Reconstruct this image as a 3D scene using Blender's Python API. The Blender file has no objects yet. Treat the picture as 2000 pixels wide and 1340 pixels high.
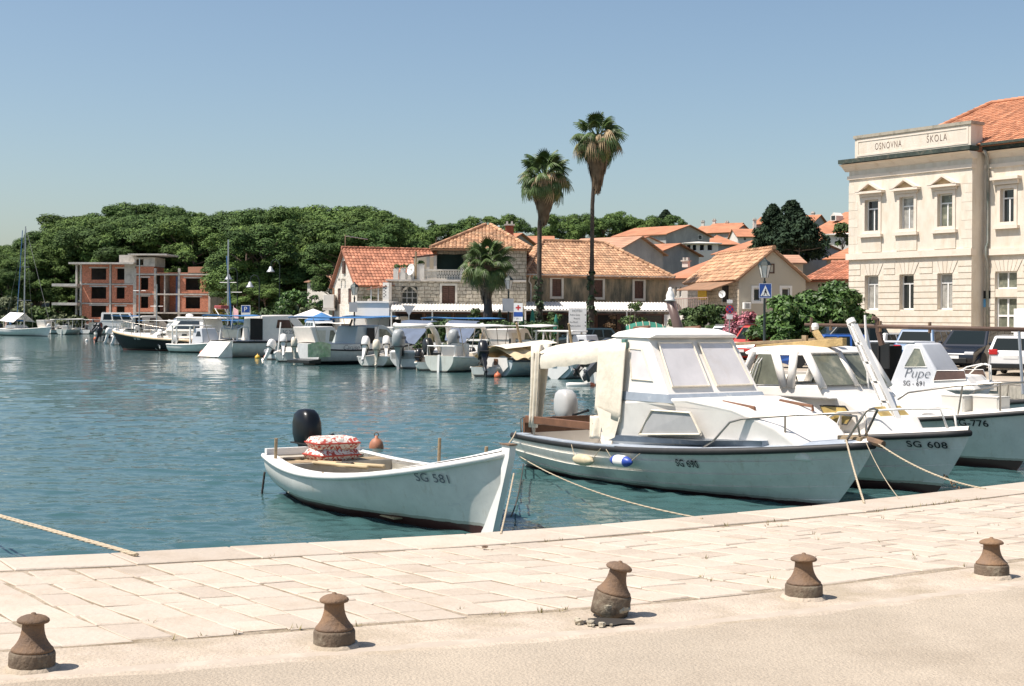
import bpy, bmesh, math, random
import numpy as np
from mathutils import Vector, Matrix, noise

# ------------------------------------------------------------------ camera, sky, sun, exposure
S = bpy.context.scene
F = 2000 * 50 / 36; HZ = 624.0; CAMH = 1.9; WL = -0.55; TH = math.radians(0.35)
R = math.radians
cam = bpy.data.cameras.new('camera'); cam.lens = 50; cam.sensor_width = 36
cam.shift_y = -(670 - HZ) / 2000; cam.clip_end = 6000; cam.clip_start = 0.1
cob = bpy.data.objects.new('camera', cam); S.collection.objects.link(cob)
cob.matrix_world = Matrix.Translation((0, 0, CAMH)) @ Matrix.Rotation(R(90), 4, 'X') @ Matrix.Rotation(TH, 4, 'Z')
S.camera = cob
SUN_EL = R(60); SUN_AZ = R(-16); SUN_DIR = Vector((-math.cos(SUN_EL) * math.cos(SUN_AZ), math.cos(SUN_EL) * math.sin(SUN_AZ), math.sin(SUN_EL)))
w = bpy.data.worlds.new('World'); S.world = w; w.use_nodes = True
nt = w.node_tree; bg = nt.nodes['Background']
sky = nt.nodes.new('ShaderNodeTexSky'); sky.sky_type = 'NISHITA'; sky.sun_disc = False
sky.sun_elevation = SUN_EL; sky.sun_rotation = R(-106); sky.altitude = 0; sky.air_density = 1.0; sky.dust_density = 1.5; sky.ozone_density = 2.0
tn = nt.nodes.new('ShaderNodeMixRGB'); tn.blend_type = 'MULTIPLY'; tn.inputs[0].default_value = 1; tn.inputs[2].default_value = (.995, .998, .965, 1)
nt.links.new(sky.outputs[0], tn.inputs[1]); nt.links.new(tn.outputs[0], bg.inputs[0]); bg.inputs[1].default_value = 0.084
sl = bpy.data.lights.new('sun', 'SUN'); sl.energy = 4.3; sl.angle = R(0.53); sl.color = (1.0, 0.925, 0.845)
so = bpy.data.objects.new('sun', sl); S.collection.objects.link(so)
so.rotation_euler = (-SUN_DIR).to_track_quat('-Z', 'Y').to_euler(); so.location = (-40, 0, 60)
S.view_settings.view_transform = 'Standard'; S.view_settings.look = 'None'
S.view_settings.exposure = 0.7; S.view_settings.gamma = 1.0; S.view_settings.use_curve_mapping = False
S.render.engine = 'CYCLES'
S.cycles.max_bounces = 6; S.cycles.diffuse_bounces = 3; S.cycles.glossy_bounces = 3; S.cycles.transmission_bounces = 4
S.cycles.transparent_max_bounces = 6; S.cycles.caustics_reflective = False; S.cycles.caustics_refractive = False
S.cycles.sample_clamp_indirect = 4.0
S.cycles.use_denoising = True
try: S.cycles.denoiser = 'OPENIMAGEDENOISE'
except Exception: pass

# ------------------------------------------------------------------ photo measurements -> places
def ray(px, py):
    u = px - 1000; v = py - HZ
    return Vector(((u * math.cos(TH) + v * math.sin(TH)) / F, 1, -(-u * math.sin(TH) + v * math.cos(TH)) / F))
def W(px, py, d): return Vector((0, 0, CAMH)) + ray(px, py) * d
def Zp(px, py, z=0.0):
    r = ray(px, py); return Vector((0, 0, CAMH)) + r * ((z - CAMH) / r.z)
def XY(px, d): return Vector((ray(px, HZ).x * d, d, 0))
def Zat(px, py, d): return W(px, py, d).z

class Frame:
    """a local frame: origin o, x along the unit direction u (horizontal), y to its left, z up"""
    def __init__(s, o, e, z=0.0):
        s.o = Vector((o[0], o[1], z)); d = Vector((e[0] - o[0], e[1] - o[1], 0)); s.L = d.length
        s.u = d / s.L; s.n = Vector((-s.u.y, s.u.x, 0)); s.rz = math.atan2(s.u.y, s.u.x)
    def loc(s, p): q = p - s.o; return Vector((q.dot(s.u), q.dot(s.n), q.z))
    def at(s, px, py, y=None, x=None, z=None):
        r = ray(px, py); c = Vector((0, 0, CAMH))
        if z is not None: d = (z + s.o.z - CAMH) / r.z
        else:
            ax, k = (s.u, x) if x is not None else (s.n, y)
            d = (k - (c - s.o).dot(ax)) / r.dot(ax)
        return s.loc(c + r * d)
    def uz(s, px, py, y=0.0): p = s.at(px, py, y=y); return (p.x, p.z)

# ------------------------------------------------------------------ mesh building
C = S.collection
class MB:
    def __init__(s): s.v = []; s.f = []; s.m = []
    def add(s, vs, fs, mi=0):
        b = len(s.v); s.v += [tuple(v) for v in vs]; s.f += [tuple(b + i for i in f) for f in fs]; s.m += [mi] * len(fs); return s
    def box(s, x0, y0, z0, x1, y1, z1, mi=0, M=None):
        vs = [Vector(p) for p in ((x0, y0, z0), (x1, y0, z0), (x1, y1, z0), (x0, y1, z0), (x0, y0, z1), (x1, y0, z1), (x1, y1, z1), (x0, y1, z1))]
        if M: vs = [M @ v for v in vs]
        return s.add(vs, [(0, 3, 2, 1), (4, 5, 6, 7), (0, 1, 5, 4), (1, 2, 6, 5), (2, 3, 7, 6), (3, 0, 4, 7)], mi)
    def cbox(s, c, size, rz=0.0, rx=0.0, ry=0.0, mi=0):
        M = Matrix.Translation(c) @ Matrix.Rotation(rz, 4, 'Z') @ Matrix.Rotation(ry, 4, 'Y') @ Matrix.Rotation(rx, 4, 'X')
        a, b, d = (k / 2 for k in size); return s.box(-a, -b, -d, a, b, d, mi, M)
    def tube(s, pts, r, n=6, closed=False, mi=0, flat=1.0):
        pts = [Vector(p) for p in pts]; k = len(pts); rings = []; up0 = None
        for i, p in enumerate(pts):
            a = pts[(i - 1) % k] if (i or closed) else p; b = pts[(i + 1) % k] if (i < k - 1 or closed) else p
            t = (b - a).normalized()
            if up0 is None: up0 = Vector((0, 0, 1)) if abs(t.z) < .9 else Vector((0, 1, 0))
            sx = t.cross(up0)
            if sx.length < 1e-4: sx = t.cross(Vector((0, 1, 0)))
            sx.normalize(); sy = sx.cross(t); up0 = sy
            rr = r[i] if isinstance(r, (list, tuple)) else r
            rings.append([p + sx * math.cos(2 * math.pi * j / n) * rr + sy * math.sin(2 * math.pi * j / n) * rr * flat for j in range(n)])
        return s.loft(rings, cap=not closed, wrap=closed, mi=mi)
    def loft(s, rings, cap=True, wrap=False, close=True, mi=0):
        n = len(rings[0]); vs = [p for r in rings for p in r]; fs = []; m = n if close else n - 1
        for i in range(len(rings) - (0 if wrap else 1)):
            a = i * n; b = ((i + 1) % len(rings)) * n
            for j in range(m): fs.append((a + j, a + (j + 1) % n, b + (j + 1) % n, b + j))
        if cap and close: fs.append(tuple(range(n))[::-1]); fs.append(tuple(range((len(rings) - 1) * n, len(rings) * n)))
        return s.add(vs, fs, mi)
    def lathe(s, prof, n=20, c=(0, 0, 0), M=None, mi=0):
        c = Vector(c); rings = [[Vector((r * math.cos(2 * math.pi * j / n), r * math.sin(2 * math.pi * j / n), z)) for j in range(n)] for r, z in prof]
        rings = [[(M @ p if M else p) + c for p in r] for r in rings]; return s.loft(rings, mi=mi)
    def prism(s, poly, y0, y1, mi=0, ax='y'):
        """polygon (a,b) extruded along an axis: ax y -> (a,y,b); x -> (x,a,b); z -> (a,b,z)"""
        f = {'y': lambda a, b, t: (a, t, b), 'x': lambda a, b, t: (t, a, b), 'z': lambda a, b, t: (a, b, t)}[ax]
        n = len(poly); vs = [f(a, b, y0) for a, b in poly] + [f(a, b, y1) for a, b in poly]
        fs = [tuple(range(n)), tuple(range(2 * n - 1, n - 1, -1))] + [(i, (i + 1) % n, n + (i + 1) % n, n + i) for i in range(n)]
        return s.add(vs, fs, mi)
    def grid(s, fn, nu, nv, mi=0):
        vs = [fn(i / nu, j / nv) for i in range(nu + 1) for j in range(nv + 1)]
        return s.add(vs, [(i * (nv + 1) + j, (i + 1) * (nv + 1) + j, (i + 1) * (nv + 1) + j + 1, i * (nv + 1) + j + 1) for i in range(nu) for j in range(nv)], mi)
    def facade(s, u0, u1, z0, z1, holes, y=0.0, dep=0.2, mi=0, mr=None):
        """a wall sheet in the x-z plane with real recessed openings (u0,z0,u1,z1)"""
        us = sorted({u0, u1, *[k for h in holes for k in (h[0], h[2]) if u0 < k < u1]}); zs = sorted({z0, z1, *[k for h in holes for k in (h[1], h[3]) if z0 < k < z1]})
        for i in range(len(us) - 1):
            for j in range(len(zs) - 1):
                a, b = (us[i] + us[i + 1]) / 2, (zs[j] + zs[j + 1]) / 2
                if any(h[0] < a < h[2] and h[1] < b < h[3] for h in holes): continue
                s.add([(us[i], y, zs[j]), (us[i + 1], y, zs[j]), (us[i + 1], y, zs[j + 1]), (us[i], y, zs[j + 1])], [(0, 1, 2, 3)], mi)
        for a, b, c, d in holes:
            q = [(a, b), (c, b), (c, d), (a, d)]
            for k in range(4):
                (p, r), (t, v) = q[k], q[(k + 1) % 4]
                s.add([(p, y, r), (t, y, v), (t, y + dep, v), (p, y + dep, r)], [(0, 1, 2, 3)], mi if mr is None else mr)
        return s
    def build(s, name, mat, parent=None, smooth=False, bevel=0.0, seg=2, sub=0, tint=None):
        me = bpy.data.meshes.new(name); me.from_pydata(s.v, [], s.f)
        mats = mat if isinstance(mat, (list, tuple)) else [mat]
        for m in mats: me.materials.append(m)
        if len(mats) > 1: me.polygons.foreach_set('material_index', s.m)
        if tint is not None:
            at = me.attributes.new('tint', 'FLOAT', 'FACE'); at.data.foreach_set('value', tint)
        return link(name, me, parent, smooth, bevel, seg, sub)
def link(name, me, parent=None, smooth=False, bevel=0.0, seg=2, sub=0):
    if smooth: me.polygons.foreach_set('use_smooth', [True] * len(me.polygons))
    o = bpy.data.objects.new(name, me); C.objects.link(o)
    if parent: o.parent = parent
    if bevel:
        m = o.modifiers.new('b', 'BEVEL'); m.width = bevel; m.segments = seg; m.limit_method = 'ANGLE'; m.angle_limit = R(32)
    if sub:
        m = o.modifiers.new('s', 'SUBSURF'); m.levels = sub; m.render_levels = sub
    return o
def shade_auto(o, ang=40):
    me = o.data; me.polygons.foreach_set('use_smooth', [True] * len(me.polygons))
    try: me.set_sharp_from_angle(angle=R(ang))
    except Exception: pass
    return o
def thing(name, label, cat, loc=(0, 0, 0), rz=0.0, group=None):
    o = bpy.data.objects.new(name, None); C.objects.link(o); o.location = loc; o.rotation_euler = (0, 0, rz); o.empty_display_size = .2
    return tag(o, label, cat, group)
def tag(o, label=None, cat=None, group=None, kind=None):
    for k, v in (('label', label), ('category', cat), ('group', group), ('kind', kind)):
        if v: o[k] = v
    return o
def copy_tree(o, parent=None):
    c = o.copy(); C.objects.link(c); c.parent = parent
    for ch in list(o.children): copy_tree(ch, c)
    return c
def mesh_np(name, V, Q, mat, tint=None, smooth=False):
    me = bpy.data.meshes.new(name); n = len(Q); k = Q.shape[1]
    me.vertices.add(len(V)); me.vertices.foreach_set('co', np.asarray(V, dtype=np.float32).ravel())
    me.loops.add(n * k); me.loops.foreach_set('vertex_index', Q.ravel().astype(np.int32))
    me.polygons.add(n); me.polygons.foreach_set('loop_start', np.arange(0, n * k, k, dtype=np.int32))
    try: me.polygons.foreach_set('loop_total', np.full(n, k, dtype=np.int32))
    except Exception: pass
    if tint is not None:
        at = me.attributes.new('tint', 'FLOAT', 'FACE'); at.data.foreach_set('value', np.asarray(tint, dtype=np.float32))
    me.update(calc_edges=True); me.materials.append(mat)
    if smooth: me.polygons.foreach_set('use_smooth', [True] * n)
    return me
def text_mesh(txt, size, shear=0.0, bold=0.0, space=1.0, sx=1.0):
    """flat lettering as (verts, faces) in the x-y plane, from the built-in font"""
    cu = bpy.data.curves.new('t', 'FONT'); cu.body = txt; cu.size = size; cu.shear = shear; cu.offset = bold; cu.space_character = space
    o = bpy.data.objects.new('t', cu); C.objects.link(o); dg = bpy.context.evaluated_depsgraph_get(); dg.update()
    me = o.evaluated_get(dg).to_mesh(); vs = [(v.co.x * sx, v.co.y) for v in me.vertices]; fs = [tuple(p.vertices) for p in me.polygons]
    o.evaluated_get(dg).to_mesh_clear(); bpy.data.objects.remove(o); bpy.data.curves.remove(cu)
    return vs, fs
def lettering(txt, size, fn, mat, parent, name='lettering', **k):
    vs, fs = text_mesh(txt, size, **k); return MB().add([fn(a, b) for a, b in vs], fs).build(name, mat, parent)

# ------------------------------------------------------------------ materials
MATS = {}
def nodes(name):
    m = bpy.data.materials.new(name); m.use_nodes = True; t = m.node_tree; MATS[name] = m
    return m, t, t.nodes['Principled BSDF'], (lambda kind, **kw: _nn(t, kind, kw)), t.links.new
def _nn(t, kind, kw):
    n = t.nodes.new('ShaderNode' + kind)
    for k, v in kw.items():
        if k.startswith('i_'):
            k = k[2:]; n.inputs[int(k) if k.isdigit() else k.replace('_', ' ')].default_value = v
        else: setattr(n, k, v)
    return n
def c4(c, f=1.0): return (min(1, c[0] * f), min(1, c[1] * f), min(1, c[2] * f), 1)
def ramp(n, stops, inter='LINEAR'):
    e = n.color_ramp; e.interpolation = inter
    while len(e.elements) > 1: e.elements.remove(e.elements[-1])
    e.elements[0].position = stops[0][0]; e.elements[0].color = stops[0][1]
    for p, c in stops[1:]: e.elements.new(p).color = c
def mat(name, col, rough=.55, metal=0.0, var=.12, scale=2.0, bump=0.0, bscale=30.0, dirt=None, damt=.45, dscale=1.2, spec=.5, attr=None, coat=0.0, detail=6.0, rnd=0.0, stretch=None):
    """colour with mottling, optional stains (dirt colour) and fine relief"""
    if name in MATS: return MATS[name]
    m, t, p, N, L = nodes(name)
    tc = N('TexCoord'); oi0 = N('ObjectInfo'); ms = N('Math', operation='MULTIPLY'); ms.inputs[1].default_value = 37.0; L(oi0.outputs['Random'], ms.inputs[0])
    va0 = N('VectorMath', operation='ADD'); L(tc.outputs['Object'], va0.inputs[0]); L(ms.outputs[0], va0.inputs[1]); vec = va0.outputs[0]
    n1 = N('TexNoise', i_Scale=scale, i_Detail=detail, i_Roughness=.6); L(vec, n1.inputs['Vector'])
    r1 = N('ValToRGB'); ramp(r1, [(.3, c4(col, 1 - var)), (.7, c4(col, 1 + var))]); L(n1.outputs['Fac'], r1.inputs[0]); out = r1.outputs[0]
    if dirt:
        v2 = vec
        if stretch:
            mp = N('Mapping'); mp.inputs['Scale'].default_value = stretch; L(vec, mp.inputs[0]); v2 = mp.outputs[0]
        n2 = N('TexNoise', i_Scale=dscale, i_Detail=9.0, i_Roughness=.68); L(v2, n2.inputs['Vector'])
        r2 = N('ValToRGB'); ramp(r2, [(1 - damt - .12, (0, 0, 0, 1)), (1 - damt + .12, (1, 1, 1, 1))]); L(n2.outputs['Fac'], r2.inputs[0])
        mx = N('MixRGB'); mx.inputs[2].default_value = c4(dirt); L(r2.outputs[0], mx.inputs[0]); L(out, mx.inputs[1]); out = mx.outputs[0]
    if attr:
        a = N('Attribute', attribute_name='tint'); rr = N('ValToRGB'); ramp(rr, attr); L(a.outputs['Fac'], rr.inputs[0])
        mx = N('MixRGB', blend_type='MULTIPLY'); mx.inputs[0].default_value = 1; L(out, mx.inputs[1]); L(rr.outputs[0], mx.inputs[2]); out = mx.outputs[0]
    if rnd:
        oi = N('ObjectInfo'); rr = N('ValToRGB'); ramp(rr, [(0, (1 - rnd, 1 - rnd * 1.05, 1 - rnd * 1.15, 1)), (.5, (1, 1, 1, 1)), (1, (1 + rnd * .6, 1 + rnd * .55, 1 + rnd * .5, 1))]); L(oi.outputs['Random'], rr.inputs[0])
        mx = N('MixRGB', blend_type='MULTIPLY'); mx.inputs[0].default_value = 1; L(out, mx.inputs[1]); L(rr.outputs[0], mx.inputs[2]); out = mx.outputs[0]
    L(out, p.inputs['Base Color']); p.inputs['Roughness'].default_value = rough; p.inputs['Metallic'].default_value = metal
    p.inputs['Specular IOR Level'].default_value = spec; p.inputs['Coat Weight'].default_value = coat
    if bump:
        nb = N('TexNoise', i_Scale=bscale, i_Detail=5.0); L(vec, nb.inputs['Vector'])
        b = N('Bump', i_Strength=1.0, i_Distance=bump); L(nb.outputs['Fac'], b.inputs['Height']); L(b.outputs[0], p.inputs['Normal'])
    return m
def masonry(name, c1, c2, mortar, bw=.42, bh=.24, ms=.018, dist=.05, rough=.85, bump=.03, dirt=None, damt=.4):
    """coursed rubble seen from afar: stone joints too small to pick apart singly"""
    m, t, p, N, L = nodes(name)
    tc = N('TexCoord'); sp = N('SeparateXYZ'); L(tc.outputs['Object'], sp.inputs[0])
    ad = N('Math', operation='ADD'); L(sp.outputs[0], ad.inputs[0]); L(sp.outputs[1], ad.inputs[1])
    cb = N('CombineXYZ'); L(ad.outputs[0], cb.inputs[0]); L(sp.outputs[2], cb.inputs[1])
    nd = N('TexNoise', i_Scale=2.2, i_Detail=2.0); L(cb.outputs[0], nd.inputs['Vector'])
    sc = N('VectorMath', operation='SCALE'); sc.inputs['Scale'].default_value = dist * 2.5; L(nd.outputs['Color'], sc.inputs[0])
    va = N('VectorMath', operation='ADD'); L(cb.outputs[0], va.inputs[0]); L(sc.outputs[0], va.inputs[1])
    br = N('TexBrick', i_Scale=1.0); br.inputs['Color1'].default_value = c4(c1); br.inputs['Color2'].default_value = c4(c2); br.inputs['Mortar'].default_value = c4(mortar)
    br.inputs['Mortar Size'].default_value = ms; br.inputs['Brick Width'].default_value = bw; br.inputs['Row Height'].default_value = bh; br.inputs['Mortar Smooth'].default_value = .3; br.squash = 1.3; br.squash_frequency = 3
    L(va.outputs[0], br.inputs['Vector'])
    nz = N('TexNoise', i_Scale=6.0, i_Detail=7.0); L(tc.outputs['Object'], nz.inputs['Vector'])
    rr = N('ValToRGB'); ramp(rr, [(.3, (.68, .68, .68, 1)), (.7, (1.2, 1.2, 1.2, 1))]); L(nz.outputs['Fac'], rr.inputs[0])
    mx = N('MixRGB', blend_type='MULTIPLY'); mx.inputs[0].default_value = 1; L(br.outputs['Color'], mx.inputs[1]); L(rr.outputs[0], mx.inputs[2]); out = mx.outputs[0]
    if dirt:
        n2 = N('TexNoise', i_Scale=.5, i_Detail=9.0, i_Roughness=.7); L(tc.outputs['Object'], n2.inputs['Vector'])
        r2 = N('ValToRGB'); ramp(r2, [(1 - damt - .1, (0, 0, 0, 1)), (1 - damt + .15, (1, 1, 1, 1))]); L(n2.outputs['Fac'], r2.inputs[0])
        m2 = N('MixRGB'); m2.inputs[2].default_value = c4(dirt); L(r2.outputs[0], m2.inputs[0]); L(out, m2.inputs[1]); out = m2.outputs[0]
    L(out, p.inputs['Base Color']); p.inputs['Roughness'].default_value = rough
    iv = N('Math', operation='SUBTRACT'); iv.inputs[0].default_value = 1; L(br.outputs['Fac'], iv.inputs[1])
    b = N('Bump', i_Strength=.8, i_Distance=bump); L(iv.outputs[0], b.inputs['Height']); L(b.outputs[0], p.inputs['Normal'])
    return m
def glass(name, col, rough=.06):
    m, t, p, N, L = nodes(name); p.inputs['Base Color'].default_value = c4(col); p.inputs['Roughness'].default_value = rough; p.inputs['Specular IOR Level'].default_value = .7
    return m
def hullpaint(name, side, bottom, zb=.06, stripe=None, worn=None, rough=.38, scale=3.0, spec=.5):
    """topside paint above the waterline, antifouling below it, scuffs and weathering"""
    m, t, p, N, L = nodes(name); tc = N('TexCoord'); sp = N('SeparateXYZ'); L(tc.outputs['Object'], sp.inputs[0])
    nz = N('TexNoise', i_Scale=scale, i_Detail=8.0, i_Roughness=.65); L(tc.outputs['Object'], nz.inputs['Vector'])
    r1 = N('ValToRGB'); ramp(r1, [(.3, c4(side, .86)), (.65, c4(side, 1.05))]); L(nz.outputs['Fac'], r1.inputs[0]); out = r1.outputs[0]
    if worn:
        mp = N('Mapping'); mp.inputs['Scale'].default_value = (1.2, 1.2, 4); L(tc.outputs['Object'], mp.inputs[0])
        n2 = N('TexNoise', i_Scale=2.5, i_Detail=10.0, i_Roughness=.75); L(mp.outputs[0], n2.inputs['Vector'])
        r2 = N('ValToRGB'); ramp(r2, [(.58, (0, 0, 0, 1)), (.72, (1, 1, 1, 1))]); L(n2.outputs['Fac'], r2.inputs[0])
        mx = N('MixRGB'); mx.inputs[2].default_value = c4(worn); L(r2.outputs[0], mx.inputs[0]); L(out, mx.inputs[1]); out = mx.outputs[0]
    ms_ = N('Mapping'); ms_.inputs['Scale'].default_value = (7, 7, .55); L(tc.outputs['Object'], ms_.inputs[0]); ns = N('TexNoise', i_Scale=1.6, i_Detail=6.0, i_Roughness=.7); L(ms_.outputs[0], ns.inputs['Vector'])
    rs = N('ValToRGB'); ramp(rs, [(.56, (0, 0, 0, 1)), (.78, (.55, .55, .55, 1))]); L(ns.outputs['Fac'], rs.inputs[0]); mxs = N('MixRGB'); mxs.inputs[2].default_value = (side[0] * .62, side[1] * .52, side[2] * .4, 1); L(rs.outputs[0], mxs.inputs[0]); L(out, mxs.inputs[1]); out = mxs.outputs[0]
    zz = N('Math', operation='MULTIPLY_ADD'); zz.inputs[1].default_value = .05; L(nz.outputs['Fac'], zz.inputs[0]); L(sp.outputs[2], zz.inputs[2])
    bands = [(zb, bottom), (zb + .035, tuple(.45 * a + .35 * b_ for a, b_ in zip(side, (.3, .27, .18))))] + list(stripe or [])
    for zt, colr in bands[::-1]:
        lt = N('Math', operation='LESS_THAN'); lt.inputs[1].default_value = zt + .025; L(zz.outputs[0], lt.inputs[0])
        mx = N('MixRGB'); mx.inputs[2].default_value = c4(colr); L(lt.outputs[0], mx.inputs[0]); L(out, mx.inputs[1]); out = mx.outputs[0]
    L(out, p.inputs['Base Color']); p.inputs['Roughness'].default_value = rough; p.inputs['Specular IOR Level'].default_value = spec
    b = N('Bump', i_Strength=.5, i_Distance=.006); L(nz.outputs['Fac'], b.inputs['Height']); L(b.outputs[0], p.inputs['Normal'])
    return m
TILE = [(0, (.62, .58, .55, 1)), (.35, (.9, .88, .86, 1)), (.8, (1.12, 1.1, 1.05, 1)), (1, (1.35, 1.4, 1.4, 1))]
LEAF = [(0, (.5, .55, .5, 1)), (.5, (1, 1, 1, 1)), (1, (1.55, 1.4, 1.2, 1))]
white = mat('white gelcoat', (.79, .75, .69), .35, var=.06, scale=4, dirt=(.55, .5, .43), damt=.28)
white2 = mat('white paint', (.78, .76, .72), .5, var=.05, scale=5)
cream = mat('cream canvas', (.72, .65, .53), .85, var=.08, scale=6, bump=.01, bscale=9, dirt=(.5, .44, .34), damt=.35)
canvas_tan = mat('tan tarpaulin', (.68, .55, .34), .85, var=.1, scale=3, bump=.03, bscale=5)
blue_canvas = mat('blue canvas', (.045, .16, .36), .8, var=.15, scale=4, bump=.01, bscale=12)
navy_canvas = mat('navy canvas', (.06, .09, .16), .8, var=.15, scale=4)
black_plastic = mat('black plastic', (.012, .013, .015), .3, var=.2)
black_rubber = mat('black rubber', (.02, .02, .02), .6, var=.3, scale=8)
steel = mat('stainless tube', (.42, .38, .33), .3, .9, var=.15)
alu = mat('aluminium', (.5, .5, .5), .4, .9, var=.1)
wood = mat('brown varnish', (.16, .075, .04), .5, var=.3, scale=5, bump=.005)
oldwood = mat('weathered wood', (.3, .22, .13), .8, var=.3, scale=6, bump=.01, bscale=20)
yellowwood = mat('yellow timber', (.4, .28, .12), .75, var=.25, scale=5, bump=.01)
rust = mat('rusty iron', (.16, .105, .07), .8, .1, var=.2, scale=7, bump=.006, bscale=60, dirt=(.23, .135, .07), damt=.45, dscale=5, rnd=.18)
ropem = mat('hemp rope', (.46, .38, .27), .9, var=.2, scale=40, bump=.01, bscale=90)
darkrope = mat('dark rope', (.05, .045, .04), .9, var=.2, scale=40)
darkglass = glass('dark glass', (.015, .02, .022)); hazyglass = mat('hazy plastic window', (.66, .63, .62), .35, var=.1, scale=2.5, dirt=(.55, .5, .46), damt=.35, dscale=1.5)
greyglass = mat('grey hazy window', (.36, .36, .36), .25, var=.12, scale=2.5, dirt=(.45, .42, .38), damt=.35); curtained = mat('glass before a curtain', (.34, .33, .3), .1, var=.35, scale=4)
greenglass = mat('tinted window', (.16, .17, .13), .1, var=.35, scale=3, dirt=(.4, .36, .26), damt=.35, dscale=3)
carglass = glass('car glass', (.012, .018, .02), .05); carglass.node_tree.nodes['Principled BSDF'].inputs['Specular IOR Level'].default_value = .18
inkblack = mat('black lettering', (.015, .015, .018), .6, var=.1)
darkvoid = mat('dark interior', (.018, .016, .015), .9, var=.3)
redplastic = mat('red plastic', (.45, .03, .02), .4); orange_buoy = mat('orange buoy', (.55, .14, .06), .5, var=.2, scale=6)
yellow_buoy = mat('yellow buoy', (.7, .42, .05), .5)
# ------------------------------------------------------------------ the setting: sea, ground, quay, hill
def water_mat():
    m, t, p, N, L = nodes('sea water')
    tc = N('TexCoord'); acc = None
    for sx, sy, amp, det, rough in ((1.0, 2.2, .02, 3.0, .55), (3.2, 6.5, .012, 3.0, .55), (9.0, 17.0, .003, 2.0, .5)):
        mp = N('Mapping'); mp.inputs['Scale'].default_value = (sx, sy, 1); mp.inputs['Rotation'].default_value = (0, 0, R(14)); L(tc.outputs['Object'], mp.inputs[0])
        n = N('TexNoise', i_Scale=1.0, i_Detail=det, i_Roughness=rough, i_Distortion=.6); L(mp.outputs[0], n.inputs['Vector'])
        k = N('Math', operation='MULTIPLY'); k.inputs[1].default_value = amp; L(n.outputs['Fac'], k.inputs[0])
        if acc is None: acc = k
        else:
            a = N('Math', operation='ADD'); L(acc.outputs[0], a.inputs[0]); L(k.outputs[0], a.inputs[1]); acc = a
    b = N('Bump', i_Strength=1.0, i_Distance=1.0); L(acc.outputs[0], b.inputs['Height']); L(b.outputs[0], p.inputs['Normal'])
    nz = N('TexNoise', i_Scale=.06, i_Detail=3.0); L(tc.outputs['Object'], nz.inputs['Vector'])
    r = N('ValToRGB'); ramp(r, [(.35, (.038, .09, .092, 1)), (.65, (.048, .108, .108, 1))]); L(nz.outputs['Fac'], r.inputs[0]); L(r.outputs[0], p.inputs['Base Color'])
    p.inputs['Roughness'].default_value = .04; p.inputs['IOR'].default_value = 1.33
    return m
SEA = water_mat()
tag(MB().add([(-3000, -200, WL - .16), (3000, -200, WL - .16), (3000, 3500, WL - .16), (-3000, 3500, WL - .16)], [(0, 1, 2, 3)]).build('deep_water', SEA), kind='structure')
def sea_surface():
    """rippled harbour surface: real wavelets, finer rows towards the quay"""
    g = np.random.default_rng(3); nr, nc = 680, 520; d = (CAMH - WL) * 1422 / np.linspace(330, 9.5, nr); D = d[:, None]
    X = np.linspace(-1, 1, nc)[None, :] * (D * .47 + 6) + D * .0; Y = np.broadcast_to(D, X.shape).copy(); Zz = np.zeros_like(X); dy = np.gradient(d)[:, None]
    for i in range(70):
        lam = .16 * (2.4 / .16) ** (g.random() ** 1.5); k = 2 * np.pi / lam; th = R(90) + g.normal() * .5 + .1; amp = .0185 * lam / (2 * np.pi) * (1.3 if lam < .9 else .55); wgt = np.clip(lam / (2.2 * dy) - .3, 0, 1) * np.clip(lam / (2.2 * (D * .94 + 12) / nc) - .3, 0, 1)
        ph = g.random() * 6.28; Zz += amp * wgt * np.sin(k * (X * np.cos(th) + Y * np.sin(th)) + ph + .6 * np.sin(.35 * X + ph) * np.cos(.22 * Y))
    patch = .75 + .45 * np.sin(.21 * X + .13 * Y + 1) * np.sin(.17 * Y - .11 * X); V = np.stack([X, Y, WL + Zz * patch * 1.35], -1).reshape(-1, 3)
    i = np.arange(nr - 1)[:, None] * nc + np.arange(nc - 1)[None, :]; Q = np.stack([i, i + 1, i + nc + 1, i + nc], -1).reshape(-1, 4)
    return mesh_np('sea', V, Q, SEA, smooth=True)
tag(link('sea', sea_surface()), kind='structure')

asphalt = mat('sunlit pale asphalt', (.4, .338, .262), .9, var=.1, scale=.8, bump=.012, bscale=55, dirt=(.32, .265, .2), damt=.42, dscale=.7)
def asphalt_nodes():
    """coarse aggregate grain on top of the asphalt colour"""
    t = asphalt.node_tree; p = t.nodes['Principled BSDF']; src = p.inputs['Base Color'].links[0].from_socket
    tc = t.nodes.new('ShaderNodeTexCoord'); v = t.nodes.new('ShaderNodeTexVoronoi'); v.inputs['Scale'].default_value = 95; t.links.new(tc.outputs['Object'], v.inputs['Vector'])
    r = t.nodes.new('ShaderNodeValToRGB'); ramp(r, [(0, (.84, .83, .82, 1)), (.5, (1, 1, 1, 1)), (1, (1.14, 1.13, 1.11, 1))]); t.links.new(v.outputs['Color'], r.inputs[0])
    mx = t.nodes.new('ShaderNodeMixRGB'); mx.blend_type = 'MULTIPLY'; mx.inputs[0].default_value = 1
    t.links.new(src, mx.inputs[1]); t.links.new(r.outputs[0], mx.inputs[2]); t.links.new(mx.outputs[0], p.inputs['Base Color'])
asphalt_nodes()
concrete = mat('old concrete strip', (.46, .385, .305), .9, var=.14, scale=2.5, bump=.012, bscale=40, dirt=(.33, .27, .19), damt=.45, dscale=1.6)
stone = mat('white limestone slab', (.51, .435, .355), .72, var=.07, scale=2.2, bump=.007, bscale=22, dirt=(.43, .355, .275), damt=.45, dscale=2.2, rnd=.12)
mortar = mat('joint mortar', (.36, .295, .22), .95, var=.22, scale=6, bump=.02, bscale=30, dirt=(.19, .145, .09), damt=.47, dscale=2.6)
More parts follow.
